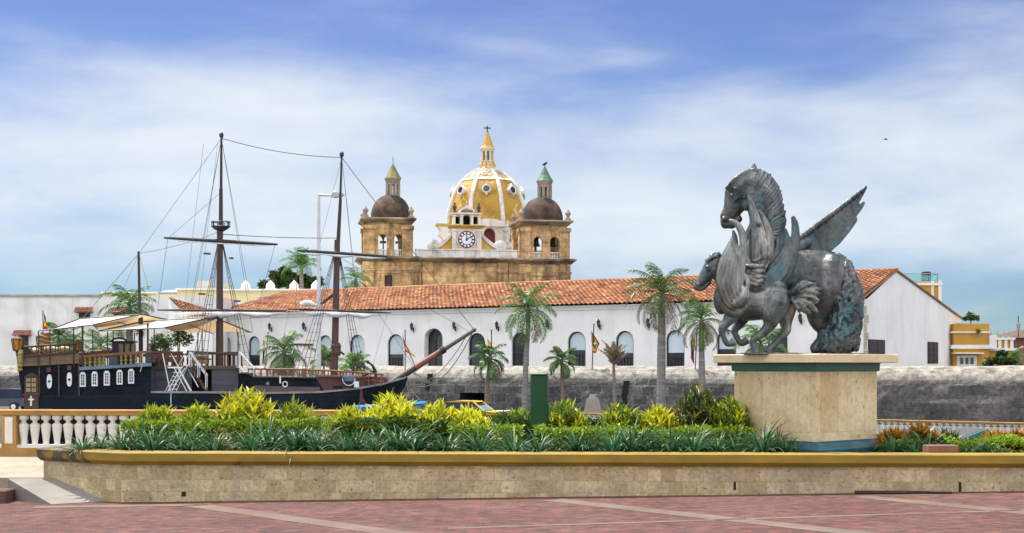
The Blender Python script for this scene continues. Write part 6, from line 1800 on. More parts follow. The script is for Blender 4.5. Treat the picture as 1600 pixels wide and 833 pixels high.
leafy('leafy_tree', 455, 438, 158, STREET, [(0, 0, 0, 16), (-22, 4, 0, 11), (-42, 8, 0, 9), (18, 3, 4, 15), (38, 4, 0, 12), (-10, -14, 0, 9), (-26, -8, 0, 8)], 2600, .42, 'round leafy dark green tree behind the yellow building parapet', 'tree', 3, trunk_r=.3)
palm(472, 416, 156, STREET, 2.9, 18, 'feathery green palm rising out of the tree behind the tiled roof', .25, seed=31, shaft=.8, el0=1.5, spread=.8, wid=.9, group='trees behind the roofs', lean=.4)
palm(555, 436, 162, STREET, 2.6, 15, 'palm crown half hidden beside the left bell tower', .25, seed=32, shaft=.8, wid=.8, group='trees behind the roofs')
leafy('shrub', 1517, 495, 119, P(0, 506, 118).z - .2, [(0, 0, 0, 6.5), (-9, 3, 0, 4), (8, 2, 0, 4.5), (0, -3, 3, 4)], 420, .22, 'round green shrub growing on top of the ochre house', 'shrub', 5, trunk_r=.05)
leafy('shrub', 1487, 492, 125, STREET + 6, [(0, 0, 0, 3.2), (6, 1, 0, 3)], 120, .2, 'small green shrub peeping over the white gable slope', 'shrub', 6, trunk_r=.05)
leafy('shrub', 1528, 517, 117.5, P(0, 526, 117.5).z, [(0, 0, 0, 3.6)], 90, .18, 'small yellow-green shrub on the white band of the ochre house', 'shrub', 7, leafmat('lime_leaf', [(0, (.12, .16, .02)), (1, (.30, .30, .05))], .3), trunk_r=.04)
leafy('leafy_tree', 1562, 563, 104, STREET, [(0, 0, 0, 10), (-18, 4, 0, 8), (16, 4, 0, 9), (4, -10, 0, 7)], 900, .26, 'dark green bushy tree behind the rough wall, in front of the ochre house', 'tree', 8, trunk_r=.12)

# ------------------------------------------------------------------ planter plants
SOIL = .79
def strap_tuft(seed, n=62, ln=.62):
    rng = random.Random(seed); mb = MB()
    for i in range(n):
        az = rng.uniform(0, 2 * PI); el = rng.uniform(.30, 1.35); L_ = ln * rng.uniform(.6, 1.15); w = rng.uniform(.012, .021)
        d = Vector((math.cos(az), math.sin(az), 0)); s = Vector((-d.y, d.x, 0))
        p = Vector((d.x * .04, d.y * .04, 0)); e = el; k = 6; dr = rng.uniform(.9, 2.1)
        b = len(mb.v)
        for j in range(k + 1):
            t = j / k; ww = w * (1 - t ** 2.5) + .001
            mb.v.extend([tuple(p - s * ww), tuple(p + Vector((0, 0, -ww * .5))), tuple(p + s * ww)])
            p = p + (d * math.cos(e) + Vector((0, 0, 1)) * math.sin(e)) * L_ / k; e -= dr / k * (.5 + t)
        for j in range(k):
            for q in (0, 1):
                a = b + j * 3 + q; mb.f.append((a, a + 1, a + 4, a + 3)); mb.mi.append(0)
    return mb
strap_leaf = leafmat('strap_leaf', [(0, (.018, .070, .022)), (.4, (.032, .112, .038)), (.75, (.065, .165, .065)), (.93, (.17, .26, .14)), (1, (.34, .32, .16))], .28, .4, .4)
tuft_meshes = []
for k in range(6):
    o = strap_tuft(50 + k, 74 if k % 2 else 64, .64 + .04 * k).build('strap_leaf_plant', strap_leaf, smooth=60)
    tuft_meshes.append(o.data); bpy.data.objects.remove(o)
rng = random.Random(11)
def lipy(x): return 24.0 + (23.12 - 24.0) * (x + 6.54) / 21.54
tufts = []
px = 130
while px < 1245:
    tufts.append((px + rng.uniform(-8, 8), .62 + rng.uniform(-.05, .12), 0)); px += rng.uniform(40, 62)
px = 165
while px < 670:
    tufts.append((px + rng.uniform(-12, 12), 1.05 + rng.uniform(-.1, .15), 1)); px += rng.uniform(50, 74)
for px, o in ((745, 1.1), (910, 1.15), (1000, 1.1), (1075, 1.15), (1150, 1.2), (1190, 1.1), (1215, 1.25)): tufts.append((px, o, 1))
tufts.sort()
def numword(i):
    return ORD[i] if i < 20 else ['twenty-', 'thirty-', 'forty-', 'fifty-'][(i + 1) // 10 - 2] + ORD[(i + 1) % 10 - 1] if (i + 1) % 10 else ['twentieth', 'thirtieth', 'fortieth', 'fiftieth'][(i + 1) // 10 - 2]
cnt = {0: 0, 1: 0}
for i, (px, o, row) in enumerate(tufts):
    d0 = 24.0 + o; x = (px - 800) / FPX * d0; y = lipy(x) + o; x = (px - 800) / FPX * y
    t = bpy.data.objects.new('strap_leaf_plant', tuft_meshes[i % 6]); COL.objects.link(t)
    s = rng.uniform(.66, 1.0) * (1.2 if 380 < px < 680 else 1.0)
    t.location = (x, y, SOIL); t.rotation_euler = (0, 0, rng.uniform(0, 6)); t.scale = (s, s, s * rng.uniform(.9, 1.1))
    lab = 'strap-leaved tuft, %s from the left in the %s' % (numword(cnt[row]), 'front row along the coping' if row == 0 else 'second row behind it')
    cnt[row] += 1
    tag(t, lab, 'plant', 'strap-leaved tufts along the planter')
for px, o, lb in ((1400, .95, 'strap-leaved tuft right of the blue pedestal base'), (1428, .75, 'low strap-leaved tuft between the blue base and the red brick block'), (1448, 1.1, 'tall strap-leaved tuft just behind the red brick block'), (1520, .8, 'small strap-leaved tuft in the clipped hedge below the teal slab'), (1548, .9, 'strap-leaved tuft at the right end of the hedge')):
    y = 23.6 + o; x = (px - 800) / FPX * y
    t = bpy.data.objects.new('strap_leaf_plant', tuft_meshes[px % 6]); COL.objects.link(t)
    s = {1448: .95, 1400: .8}.get(px, .55); t.location = (x, y, SOIL); t.rotation_euler = (0, 0, px); t.scale = (s, s, s)
    tag(t, lb, 'plant', 'strap-leaved tufts along the planter')

def croton(seed, W, H, n, leaf=.2, stems=7):
    """bush of upright leafy stems"""
    rng = random.Random(seed); mb = MB(); st = MB()
    tips = []
    for k in range(stems):
        a = k * 2.4 + rng.uniform(-.3, .3); r = W * .42 * math.sqrt((k + .3) / stems)
        tips.append((Vector((r * math.cos(a), r * math.sin(a), H * (1 - .42 * (r / (W * .42)) ** 2.0) * rng.uniform(.86, 1.02) - leaf * .55))))
    for tp in tips:
        base = Vector((tp.x * .25, tp.y * .25, 0))
        st.tube([base, base.lerp(tp, .5) + Vector((0, 0, .03)), tp], [.014, .011, .006], 5)
        per = int(n / stems)
        for i in range(per):
            t = 1 - .85 * (i / per) ** 1.2; q = base.lerp(tp, t)
            az = i * 2.39996 + rng.uniform(-.4, .4); el = (1.0 if t > .85 else .55) + rng.uniform(-.5, .35)
            d = Vector((math.cos(az) * math.cos(el), math.sin(az) * math.cos(el), math.sin(el)))
            L_ = leaf * rng.uniform(.7, 1.25); s = d.cross(Vector((0, 0, 1))).normalized(); up = s.cross(d)
            w = L_ * rng.uniform(.07, .10); b = len(mb.v)
            mid = q + d * L_ * .5 + up * L_ * .02
            e = q + d * L_ - Vector((0, 0, L_ * rng.uniform(.0, .22)))
            mb.v.extend([tuple(q), tuple(mid - s * w + up * w * .4), tuple(mid), tuple(mid + s * w + up * w * .4), tuple(e), tuple(q + d * L_ * .2 - s * w * .5), tuple(q + d * L_ * .2 + s * w * .5)])
            mb.f.extend([(b, b + 2, b + 1, b + 5), (b, b + 6, b + 3, b + 2), (b + 1, b + 2, b + 4), (b + 2, b + 3, b + 4)]); mb.mi.extend([0] * 4)
    return mb, st
cr_yellow = leafmat('croton_yellow', [(0, (.14, .20, .012)), (.3, (.34, .38, .015)), (.7, (.56, .55, .02)), (1, (.66, .57, .04))], .42, .4, .4)
cr_mixed = leafmat('croton_green_yellow', [(0, (.04, .10, .015)), (.38, (.10, .19, .015)), (.65, (.36, .38, .02)), (1, (.62, .57, .03))], .4, .4, .4)
cr_dark = leafmat('croton_dark', [(0, (.025, .06, .015)), (.55, (.05, .095, .02)), (.8, (.16, .17, .025)), (.93, (.34, .20, .03)), (1, (.28, .05, .02))], .28, .4, .4)
cr_orange = leafmat('croton_orange', [(0, (.06, .06, .012)), (.35, (.26, .16, .015)), (.7, (.50, .24, .02)), (1, (.55, .14, .02))], .3, .4, .4)
stem_m = mat('plant_stem', (.10, .08, .04), None, 5, .8)
cr_lime = leafmat('croton_lime', [(0, (.10, .17, .012)), (.35, (.24, .32, .015)), (.7, (.38, .43, .02)), (1, (.58, .55, .03))], .42, .4, .4)
cro = [(246, 628, 26.0, 80, cr_lime, 'lime-yellow croton at the left end of the planter'), (310, 630, 26.1, 72, cr_lime, 'spiky lime-green croton second from the left in the planter'), (386, 599, 26.2, 112, cr_yellow, 'largest bright yellow croton, in front of the main mast'), (463, 624, 26.1, 84, cr_lime, 'yellow-green croton just right of the largest yellow one'),
       (543, 631, 26.0, 76, cr_yellow, 'small bright yellow croton below the foredeck rail of the ship'), (613, 610, 26.1, 108, cr_yellow, 'tall bright yellow croton below the ship bow'), (683, 624, 26.0, 96, cr_yellow, 'wide yellow croton between the bow and the taxi'), (731, 632, 26.2, 78, cr_yellow, 'lower yellow croton in front of the taxi'), (812, 638, 27.0, 50, cr_mixed, 'small croton behind the left side of the green post'),
       (882, 622, 26.3, 80, cr_mixed, 'bushy dark green and yellow croton right of the green post'), (972, 626, 26.2, 84, cr_mixed, 'round yellow-green croton left of the yellow one beside the dark shrub'), (1030, 629, 26.2, 72, cr_yellow, 'yellow croton just left of the tall dark shrub'), (1092, 598, 26.1, 100, cr_dark, 'tallest dark green croton shrub with reddish leaves near the pedestal'), (1143, 619, 25.6, 70, cr_mixed, 'yellow-tipped croton against the left face of the pedestal'),
       (1085, 672, 25.2, 26, cr_orange, 'tiny orange croton at the foot of the tall dark shrub'),
       (1395, 668, 25.3, 54, cr_orange, 'orange croton right beside the pedestal'), (1440, 662, 25.6, 60, cr_orange, 'tallest orange and yellow croton right of the pedestal'), (1478, 672, 25.8, 50, cr_dark, 'dark green croton behind the red brick block'), (1556, 672, 25.6, 50, cr_orange, 'orange croton just right of the teal slab'), (1592, 671, 25.4, 54, cr_orange, 'orange croton at the right edge of the photo')]
for i, (px, py, d, wpx, m_, lb) in enumerate(cro):
    top = P(px, py, d); W = wpx * d / FPX; H = top.z - SOIL
    mb, st = croton(300 + i, W * 1.05, H, int(420 + 620 * W), .22 + .05 * min(1, H), 22 if W < .8 else 40)
    root = empty('croton', (top.x, top.y, SOIL), random.Random(i).uniform(0, 6), lb, 'shrub', 'crotons in the planter')
    mb.build('foliage', m_, root); st.build('stems', stem_m, root)
# clipped low hedges: small leaves over a bumpy volume
hedge_leaf = leafmat('hedge_leaf', [(0, (.07, .15, .012)), (.5, (.17, .29, .016)), (1, (.40, .46, .03))], .3, .5, .3)
hedge_dark = leafmat('hedge_leaf_dark', [(0, (.03, .085, .012)), (.6, (.065, .15, .016)), (1, (.17, .25, .03))], .3, .5, .3)
def hedge(pxa, pxb, da, depth, pytop, label, m_, seed, dens=1100, group='clipped hedges in the planter'):
    a = P(pxa, pytop, da); b = P(pxb, pytop, da); L_ = b.x - a.x; H = a.z - SOIL
    root = empty('hedge', (a.x, a.y, SOIL), 0, label, 'hedge', group)
    rng = random.Random(seed); mb = MB()
    for _ in range(int(dens * L_ * (depth + H))):
        u = rng.uniform(0, L_)
        if rng.random() < depth / (depth + H * .9): y = rng.uniform(0, depth); z = H - .03 + .13 * noise.noise(Vector((u * 1.6, y * 2.0, seed))) + .06 * noise.noise(Vector((u * 5, y * 5, seed))) - rng.random() ** 2 * .10
        else: z = rng.uniform(0, H); y = rng.random() ** 2 * .15 + .12 * noise.noise(Vector((u * 2.2, z * 3, seed)))
        c = Vector((u, y, z))
        d = Vector((rng.gauss(0, .7), rng.gauss(-.2, .7), rng.uniform(.1, 1))).normalized(); w = d.cross(Vector((rng.gauss(0, 1), rng.gauss(0, 1), rng.gauss(0, 1)))).normalized()
        s = rng.uniform(.026, .046); bb = len(mb.v)
        mb.v.extend([tuple(c), tuple(c + d * s + w * s * .55), tuple(c + d * s * 2), tuple(c + d * s - w * s * .55)]); mb.f.append((bb, bb + 1, bb + 2, bb + 3)); mb.mi.append(0)
    mb.build('foliage', m_, root)
    t = MB()
    for k in range(int(L_ / .4)):
        x = .2 + k * .4
        if k == 0: t.tube([(.1, depth / 2, .02), (L_ - .1, depth / 2, .02)], .02, 5)
        t.tube([(x, depth / 2, 0), (x + .05, depth / 2 + .05, H * .8)], [.02, .008], 5)
    t.build('stems', stem_m, root)
hedge(185, 520, 25.35, 1.1, 658, 'yellow-green clipped hedge strip at the left end of the planter', hedge_leaf, 1)
hedge(525, 705, 25.5, 1.0, 657, 'green clipped hedge strip behind the tufts in front of the ship bow', hedge_dark, 2)
hedge(700, 815, 24.95, 1.0, 668, 'yellow-green clipped hedge left of the green post', hedge_leaf, 3)
hedge(705, 830, 26.4, .9, 651, 'dark clipped hedge in front of the taxi', hedge_dark, 4)
hedge(836, 1000, 24.9, .9, 671, 'low clipped hedge right of the green post', hedge_leaf, 5)
hedge(850, 1075, 26.2, .7, 656, 'dark clipped hedge behind the low one, right of the green post', hedge_dark, 6)
hedge(1010, 1180, 25.0, .9, 670, 'clipped hedge under the tall dark croton shrub', hedge_leaf, 7)
hedge(1388, 1450, 24.7, .6, 688, 'small clipped hedge right of the blue pedestal base', hedge_leaf, 8)
hedge(1492, 1760, 24.6, .9, 688, 'bright green clipped hedge in front of the teal slab at the right end', hedge_leaf, 9)
# grass strip on the promenade under the palms
gm = leafmat('verge_leaf', [(0, (.04, .11, .012)), (1, (.16, .26, .03))], .3)
a = P(760, HOR, dq(760, 11)); b = P(1000, HOR, dq(1000, 11)); Lh = (b - a).length
hv = empty('hedge', (a.x, a.y, STREET), math.atan2((b - a).y, (b - a).x), 'distant bright green hedge along the foot of the city wall', 'hedge')
mb = MB(); r2 = random.Random(5)
for _ in range(5000):
    c = Vector((r2.uniform(0, Lh), r2.uniform(0, 1.2), r2.uniform(.1, .55))); d = Vector((r2.gauss(0, 1), r2.gauss(0, 1), abs(r2.gauss(0, 1)))).normalized(); w = d.orthogonal().normalized(); s = .09; bb = len(mb.v)
    mb.v.extend([tuple(c), tuple(c + d * s + w * s * .6), tuple(c + d * s * 2), tuple(c + d * s - w * s * .6)]); mb.f.append((bb, bb + 1, bb + 2, bb + 3)); mb.mi.append(0)
mb.build('foliage', gm, hv)
# ================================================================== FLAGS, LAMP, CARS, SMALL THINGS
def flagmat(name, kind):
    m, nt, b = newmat(name)
    tc = nt.nodes.new('ShaderNodeTexCoord'); sp = nt.nodes.new('ShaderNodeSeparateXYZ'); nt.links.new(tc.outputs['UV'], sp.inputs[0])
    def mth(op, x, y=0.0):
        q = nt.nodes.new('ShaderNodeMath'); q.operation = op
        for i, v in enumerate((x, y)):
            if isinstance(v, (int, float)): q.inputs[i].default_value = v
            else: nt.links.new(v, q.inputs[i])
        return q.outputs[0]
    if kind == 'city':     # nested rectangles: red, yellow, green
        k = mth('MAXIMUM', mth('ABSOLUTE', mth('SUBTRACT', sp.outputs[0], .5)), mth('ABSOLUTE', mth('SUBTRACT', sp.outputs[1], .5)))
        r = ramp(nt, k, [(0, (.02, .17, .06)), (1, (.45, .02, .02))]); cr = nt.nodes[-1].color_ramp if False else None
        rr = [n for n in nt.nodes if n.type == 'VALTORGB'][-1].color_ramp; rr.interpolation = 'CONSTANT'
        e = rr.elements; e[0].position = 0; e[1].position = .38; e[1].color = (.46, .02, .02, 1); q = e.new(.24); q.color = (.58, .40, .01, 1)
    else:
        r = ramp(nt, sp.outputs[1], [(0, (.45, .02, .02)), (1, (.60, .43, .01))])
        rr = [n for n in nt.nodes if n.type == 'VALTORGB'][-1].color_ramp; rr.interpolation = 'CONSTANT'
        e = rr.elements
        if kind == 'dark': e[0].color = (.30, .02, .03, 1); e[1].position = .6; q = e.new(.22); q.color = (.012, .012, .02, 1)
        elif kind == 'sail': e[0].color = (.62, .60, .55, 1); e[1].position = .45; q = e.new(.2); q.color = (.02, .025, .05, 1)
        else: e[0].color = (.42, .03, .02, 1); e[1].position = .66; q = e.new(.33); q.color = (.58, .40, .01, 1); e[-1].color = (.03, .16, .05, 1)
    nt.links.new(r, b.inputs['Base Color']); b.inputs['Roughness'].default_value = .85
    return m
F_CITY, F_DARK, F_SAIL, F_TRI = flagmat('flag_city', 'city'), flagmat('flag_dark', 'dark'), flagmat('flag_yellow_navy', 'sail'), flagmat('flag_tricolour', 'tri')
def flag(px, ytop, ybase, d, quad, m_, label, star=False, r=.035, lean=0.0):
    """quad: the cloth's corners in photo pixels: hoist top, fly top, fly bottom, hoist bottom"""
    b0 = P(px, ybase, d); t0 = P(px + lean, ytop, d)
    root = empty('flag_pole', b0, 0, label, 'flag', 'flags on poles')
    mb = MB(); mb.tube([(0, 0, -.3), t0 - b0], r, 7); mb.sphere(tuple(t0 - b0), r * 1.6, 8, 5); mb.build('pole', iron, root, smooth=60)
    c = [P(x, y, d) - b0 for x, y in quad]; n = 10; mb = MB(); g = []
    for i in range(n + 1):
        row = []
        for j in range(n + 1):
            u, v = i / n, j / n
            p = c[0].lerp(c[1], u).lerp(c[3].lerp(c[2], u), v); p.y += .16 * math.sin(u * 7 + v * 3) * u + .08 * math.sin(v * 5); row.append(p)
        g.append(row)
    for i in range(n):
        for j in range(n): mb.face([g[i][j], g[i][j + 1], g[i + 1][j + 1], g[i + 1][j]], [(i / n, 1 - j / n), (i / n, 1 - (j + 1) / n), ((i + 1) / n, 1 - (j + 1) / n), ((i + 1) / n, 1 - j / n)])
    fo = mb.build('cloth', m_, root, smooth=60)
    if star:
        c0 = g[5][4]; mb = MB()
        mb.face([(c0.x + (.13 if k % 2 == 0 else .055) * math.sin(PI * k / 4), c0.y - .10, c0.z + (.13 if k % 2 == 0 else .055) * math.cos(PI * k / 4)) for k in range(8)]); mb.build('star', wht, fo)
    return root
flag(925, 507, 574, dq(925, -1.0), [(924, 515), (936, 538), (931, 552), (925, 551)][:0] or [(924, 517), (937, 537), (931, 552), (925, 551)], F_CITY, 'green, yellow and red flag with white star hanging beside an arched window', True, lean=3)
flag(1086, 518, 574, dq(1086, -1.0), [(1081, 520), (1086, 536), (1084, 569), (1079, 560)], F_DARK, 'limp yellow, black and red flag behind the palm with the green shaft', lean=3)
flag(633, 517, 574, dq(633, -1.0), [(628, 520), (634, 543), (651, 559), (633, 549)], F_CITY, 'flag blown sideways with a red lower edge, right of the ship shrouds', lean=0)
flag(768, 516, 574, dq(768, -1.0), [(761, 528), (767, 536), (775, 549), (763, 549)], F_SAIL, 'yellow, white and navy flag left of the tall palm crown', lean=0)
flag(413, 520, 577, dq(413, -1.0), [(411, 530), (413, 532), (413, 566), (410, 570)], flagmat('flag_rust', 'dark'), 'furled dark red flag left of the fore mast', lean=6)
flag(68, 486, 548, 62.5, [(68, 488), (76, 508), (75, 518), (68, 515)], F_TRI, 'small green, yellow and red flag at the stern of the ship', r=.02, lean=-1)

# tall white street lamp behind the fore mast
dl = 74.0
b0 = P(498, 600, dl); b0.z = STREET + .14
lamp = empty('street_lamp', b0, 0, 'tall white lamp post with one arm behind the fore mast of the ship', 'street lamp')
tz = P(498, 304, dl).z - b0.z; k = dl / FPX
galv = mat('galvanised_steel', (.62, .63, .65), (.52, .53, .55), 2, .45, .2)
mb = MB(); mb.tube([(0, 0, 0), (0, 0, tz * .5), (0, 0, tz)], [.16, .11, .075], 10); mb.tube([(0, 0, tz - .02), (20 * k, 0, tz - 1.5 * k)], [.07, .05], 8); mb.tube([(0, 0, 0), (0, 0, .5)], .24, 10)
mb.build('pole', galv, lamp, smooth=60)
mb = MB(); mb.loft([[(x, -w_, z - h_), (x, w_, z - h_), (x, w_ * .7, z + h_), (x, -w_ * .7, z + h_)] for x, w_, z, h_ in ((20 * k, .12, tz - 2 * k, .06), (25 * k, .22, tz - 1 * k, .13), (36 * k, .2, tz - .5 * k, .09), (40 * k, .05, tz - .5 * k, .04))], True, True)
mb.build('lamp_head', mat('lamp_grey', (.34, .35, .37), None, 2, .5), lamp)
mb = MB(); mb.sphere((25 * k, 0, tz + 3 * k), .12); mb.build('photocell', galv, lamp)

# cars
def car(name, pos, rz, L_, W, H, paint, label, cat, taxi=False):
    root = empty(name, pos, rz, label, cat)
    hl, hw = L_ / 2, W / 2
    # body: profile along x (front at +x)
    low = [(-hl, .35), (-hl, .80), (-hl + .12, .95), (hl * .35, .98), (hl * .55, .93), (hl - .12, .80), (hl, .62), (hl, .32)]
    mb = MB(); mb.loft([[(x, s2 * hw * q, z) for x, z in low] for s2, q in ((-1, .90), (-1, 1.0), (1, 1.0), (1, .90))], True, True)
    body = mb.build('body', paint, root, smooth=30)
    suv = cat != 'taxi'
    cab = [(-hl + .10, .95), (-hl + .35 if suv else -hl + .65, H - .06), (-hl * .4, H), (hl * .05, H - .02), (hl * .42 if suv else hl * .36, .97)]
    mb = MB(); mb.loft([[(x, s2 * hw * (.93 if z < 1 else q), z) for x, z in cab] for s2, q in ((-1, .78), (1, .78))], True, True); mb.build('greenhouse', glass_dark, body, smooth=30)
    mb = MB(); mb.loft([[(x, s2 * hw * .79, z) for x, z in [(cab[1][0] - .02, H - .07), (-hl * .4, H + .015), (hl * .08, H - .0), (hl * .12, H - .06)]] for s2 in (-1, 1)], True, True)
    for s2 in (-1, 1):
        for (xa, za), (xb_, zb_) in ((cab[0], cab[1]), (cab[4], cab[3]), ((-.1, .96), (-.12, H - .03))): mb.tube([(xa, s2 * hw * .935, za), (xb_, s2 * hw * .79, zb_)], .05, 5)
    mb.build('roof', paint, body, smooth=30)
    # windscreen
    mb = MB(); a, b_ = cab[4], cab[3]; mb.face([(a[0] + .015, -hw * .86, a[1] + .03), (a[0] + .015, hw * .86, a[1] + .03), (b_[0] + .03, hw * .70, b_[1] - .05), (b_[0] + .03, -hw * .70, b_[1] - .05)]); mb.build('windscreen', mat('windscreen', (.16, .32, .42), (.12, .25, .34), .8, .08) if 'windscreen' not in MATS else MATS['windscreen'], body)
    for x in (-hl * .62, hl * .62):
        for s2 in (-1, 1):
            mb = MB(); mb.m = Matrix.Translation((x, s2 * (hw - .02), .32)) @ Matrix.Rotation(PI / 2, 4, 'X'); mb.lathe([(.20, -.11), (.32, -.10), (.33, 0), (.32, .10), (.20, .11)], 18); w = mb.build('wheel', MATS.get('tyre') or mat('tyre', (.015, .015, .016), None, 3, .85), root, smooth=40)
            mb = MB(); mb.m = Matrix.Translation((x, s2 * (hw + .085), .32)) @ Matrix.Rotation(PI / 2, 4, 'X'); mb.lathe([(.19, -.02), (.19, .02), (.06, .03)], 14); mb.build('rim', galv, w)
    for s2 in (-1, 1):
        mb = MB(); mb.bevbox(hl - .16, hl + .01, s2 * hw * .72 - .2, s2 * hw * .72 + .2, .60, .78, .03); mb.build('headlight', wht, body)
        mb = MB(); mb.bevbox(-hl - .012, -hl + .2, s2 * hw * .86 - .12, s2 * hw * .86 + .12, .72, .98, .03); mb.build('tail_light', MATS.get('tail_red') or mat('tail_red', (.35, .02, .02), None, 3, .3), body)
    mb = MB(); mb.box(hl - .05, hl + .03, -hw * .8, hw * .8, .36, .46); mb.box(-hl - .03, -hl + .05, -hw * .9, hw * .9, .38, .52); mb.build('bumper', iron if not taxi else wht, body)
    return root
dt = 76.0; p = P(742, 640, dt)
taxi_yellow = mat('taxi_yellow', (.62, .40, .02), (.56, .36, .02), 1, .3, spec=.6)
t = car('taxi', (p.x, p.y, STREET + .06), -.30, 4.3, 1.7, 1.50, taxi_yellow, 'yellow taxi on the quay road below the dark gate, facing right', 'taxi', True)
mb = MB(); mb.bevbox(1.2, 1.9, -.55, .55, .975, .99, .005); mb.build('bonnet_sticker', wht, t)
d_ = 107.5; p = P(4, 630, d_)
car('parked_car', (p.x, p.y, STREET + .06), R(172), 4.4, 1.8, 1.66, mat('car_navy', (.035, .045, .08), (.03, .04, .07), 1, .25, .3, spec=.6), 'dark blue estate car on the road behind the ship stern, far left', 'car')
# small blue boat by the bow
p = P(612, 638, 57)
boat = empty('boat', (p.x, p.y, WATER), R(6), 'small boat with a flat bright blue canopy beside the bow of the black ship', 'boat')
zr_ = P(612, 633, 57).z - WATER
zt = .75
mb = MB(); mb.loft([[(x, -.9, zr_ + dz_ - .10), (x, .9, zr_ + dz_ - .10), (x, .95, zr_ + dz_), (x, 0, zr_ + dz_ + .06), (x, -.95, zr_ + dz_)] for x, dz_ in ((-1.45, -.06), (0, 0), (1.32, .10))], True, True); boat_blue = mat('boat_blue', (.01, .20, .50), (.01, .15, .40), 1, .35)
mb.build('canopy', boat_blue, boat)
for x in (-1.2, 0, 1.1):
    for y in (-.7, .7):
        mb = MB(); mb.tube([(x, y, .5), (x, y, zr_)], .03, 6); mb.build('canopy_post', galv, boat)
mb = MB(); rings = []
for i in range(21):
    t_ = -1 + 2 * i / 20; x = t_ * 1.45; w_ = .75 * (1 - abs(t_) ** 3) + .05; z = zt + .12 * t_ + .06 * t_ * t_
    rings.append([(x, -w_, z), (x, -w_ * 1.02, z - .25), (x, -w_ * .7, .05), (x, 0, -.25), (x, w_ * .7, .05), (x, w_ * 1.02, z - .25), (x, w_, z)])
mb.loft(rings, True, True, closed=False)
mb.build('hull', boat_blue, boat, smooth=50)
mb = MB(); mb.loft([[(r[0][0], r[0][1] - .05, r[0][2] - .03), (r[0][0], r[0][1] + .1, r[0][2] - .03), (r[0][0], r[0][1] + .1, r[0][2] + .05), (r[0][0], r[0][1] - .05, r[0][2] + .05)] for r in rings], True, True)
mb.loft([[(r[0][0], -r[0][1] - .1, r[0][2] - .03), (r[0][0], -r[0][1] + .05, r[0][2] - .03), (r[0][0], -r[0][1] + .05, r[0][2] + .05), (r[0][0], -r[0][1] - .1, r[0][2] + .05)] for r in rings], True, True); mb.build('gunwale', mat('boat_light_blue', (.02, .32, .60), None, 2, .4), boat)
# potted plants on the ship's deck
for px, py, o, lb in ((250, 535, .8, 'round green potted shrub on the ship deck, left of the pair'), (277, 527, .6, 'taller airy green potted shrub on the ship deck, right of the pair')):
    q = SF.L(px, py, o); wv = Vector((SF.o.x, SF.o.y, 0)) + SF.e * q.x + SF.n * o; zb0 = quart(xq1) - .03
    root = empty('potted_plant', (wv.x, wv.y, zb0), 0, lb, 'plant', 'potted shrubs on the ship')
    hz = q.z - zb0; r_ = random.Random(px); mb = MB()
    leaf_cloud(mb, [(0, 0, hz + .05, .42), (-.25, 0, hz - .2, .3), (.25, .1, hz - .15, .34)] + ([(.1, 0, hz + .25, .3), (.45, 0, hz + .0, .28)] if px > 260 else []), 700, .075, r_); mb.build('crown', leafmat('deck_shrub_leaf', [(0, (.06, .15, .035)), (.6, (.12, .25, .06)), (1, (.22, .32, .12))], .4), root)
    mb = MB(); mb.tube([(0, 0, .3), (.03, 0, hz * .6), (0, 0, hz)], [.03, .022, .01], 6); mb.build('stem', stem_m, root)
    mb = MB(); mb.lathe([(.14, 0), (.20, .32), (.22, .32), (.22, .36), (.17, .36)], 14); mb.build('pot', mat('terracotta', (.30, .12, .06), (.22, .09, .05), 3, .85), root, smooth=40)
# orange flowers at the fore deck rail
q = SF.L(484, 579, .4); wv = Vector((SF.o.x, SF.o.y, 0)) + SF.e * q.x + SF.n * .4
root = empty('potted_plant', (wv.x, wv.y, 1.55), 0, 'small yellow-green plants in a box on the foredeck of the ship', 'plant', 'potted shrubs on the ship'); mb = MB(); r_ = random.Random(4)
leaf_cloud(mb, [(-.3, 0, .45, .22), (0, 0, .5, .25), (.3, 0, .42, .2)], 240, .06, r_); mb.build('crown', MATS['lime_leaf'], root); mb = MB(); mb.bevbox(-.5, .5, -.15, .15, 0, .3, .02); mb.build('plant_box', wood_dk, root)

# green post in the planter
gp = empty('sign_post', (0, 0, 0), 0, 'tall dark green metal post standing among the plants of the planter', 'post')
p = P(843, 640, 25.9); gp.location = (p.x, p.y, SOIL); gp.rotation_euler = (0, 0, R(-18))
green = mat('green_enamel', (.004, .058, .018), (.003, .040, .013), .9, .35, spec=.3, dirt=((.02, .05, .03), .4, 2))
H = P(843, 586, 25.9).z - SOIL
mb = MB(); mb.bevbox(-.155, .155, -.07, .07, 0, H, .018); gb = mb.build('body', green, gp)
mb = MB(); mb.bevbox(-.165, .165, -.08, .08, H + .001, H + .035, .012); mb.build('top_cap', mat('green_cap', (.012, .12, .045), None, 2, .3), gp)
mb = MB(); mb.box(-.135, .135, -.075, -.0701, .05, H - .06); mb.build('front_panel', green, gp)
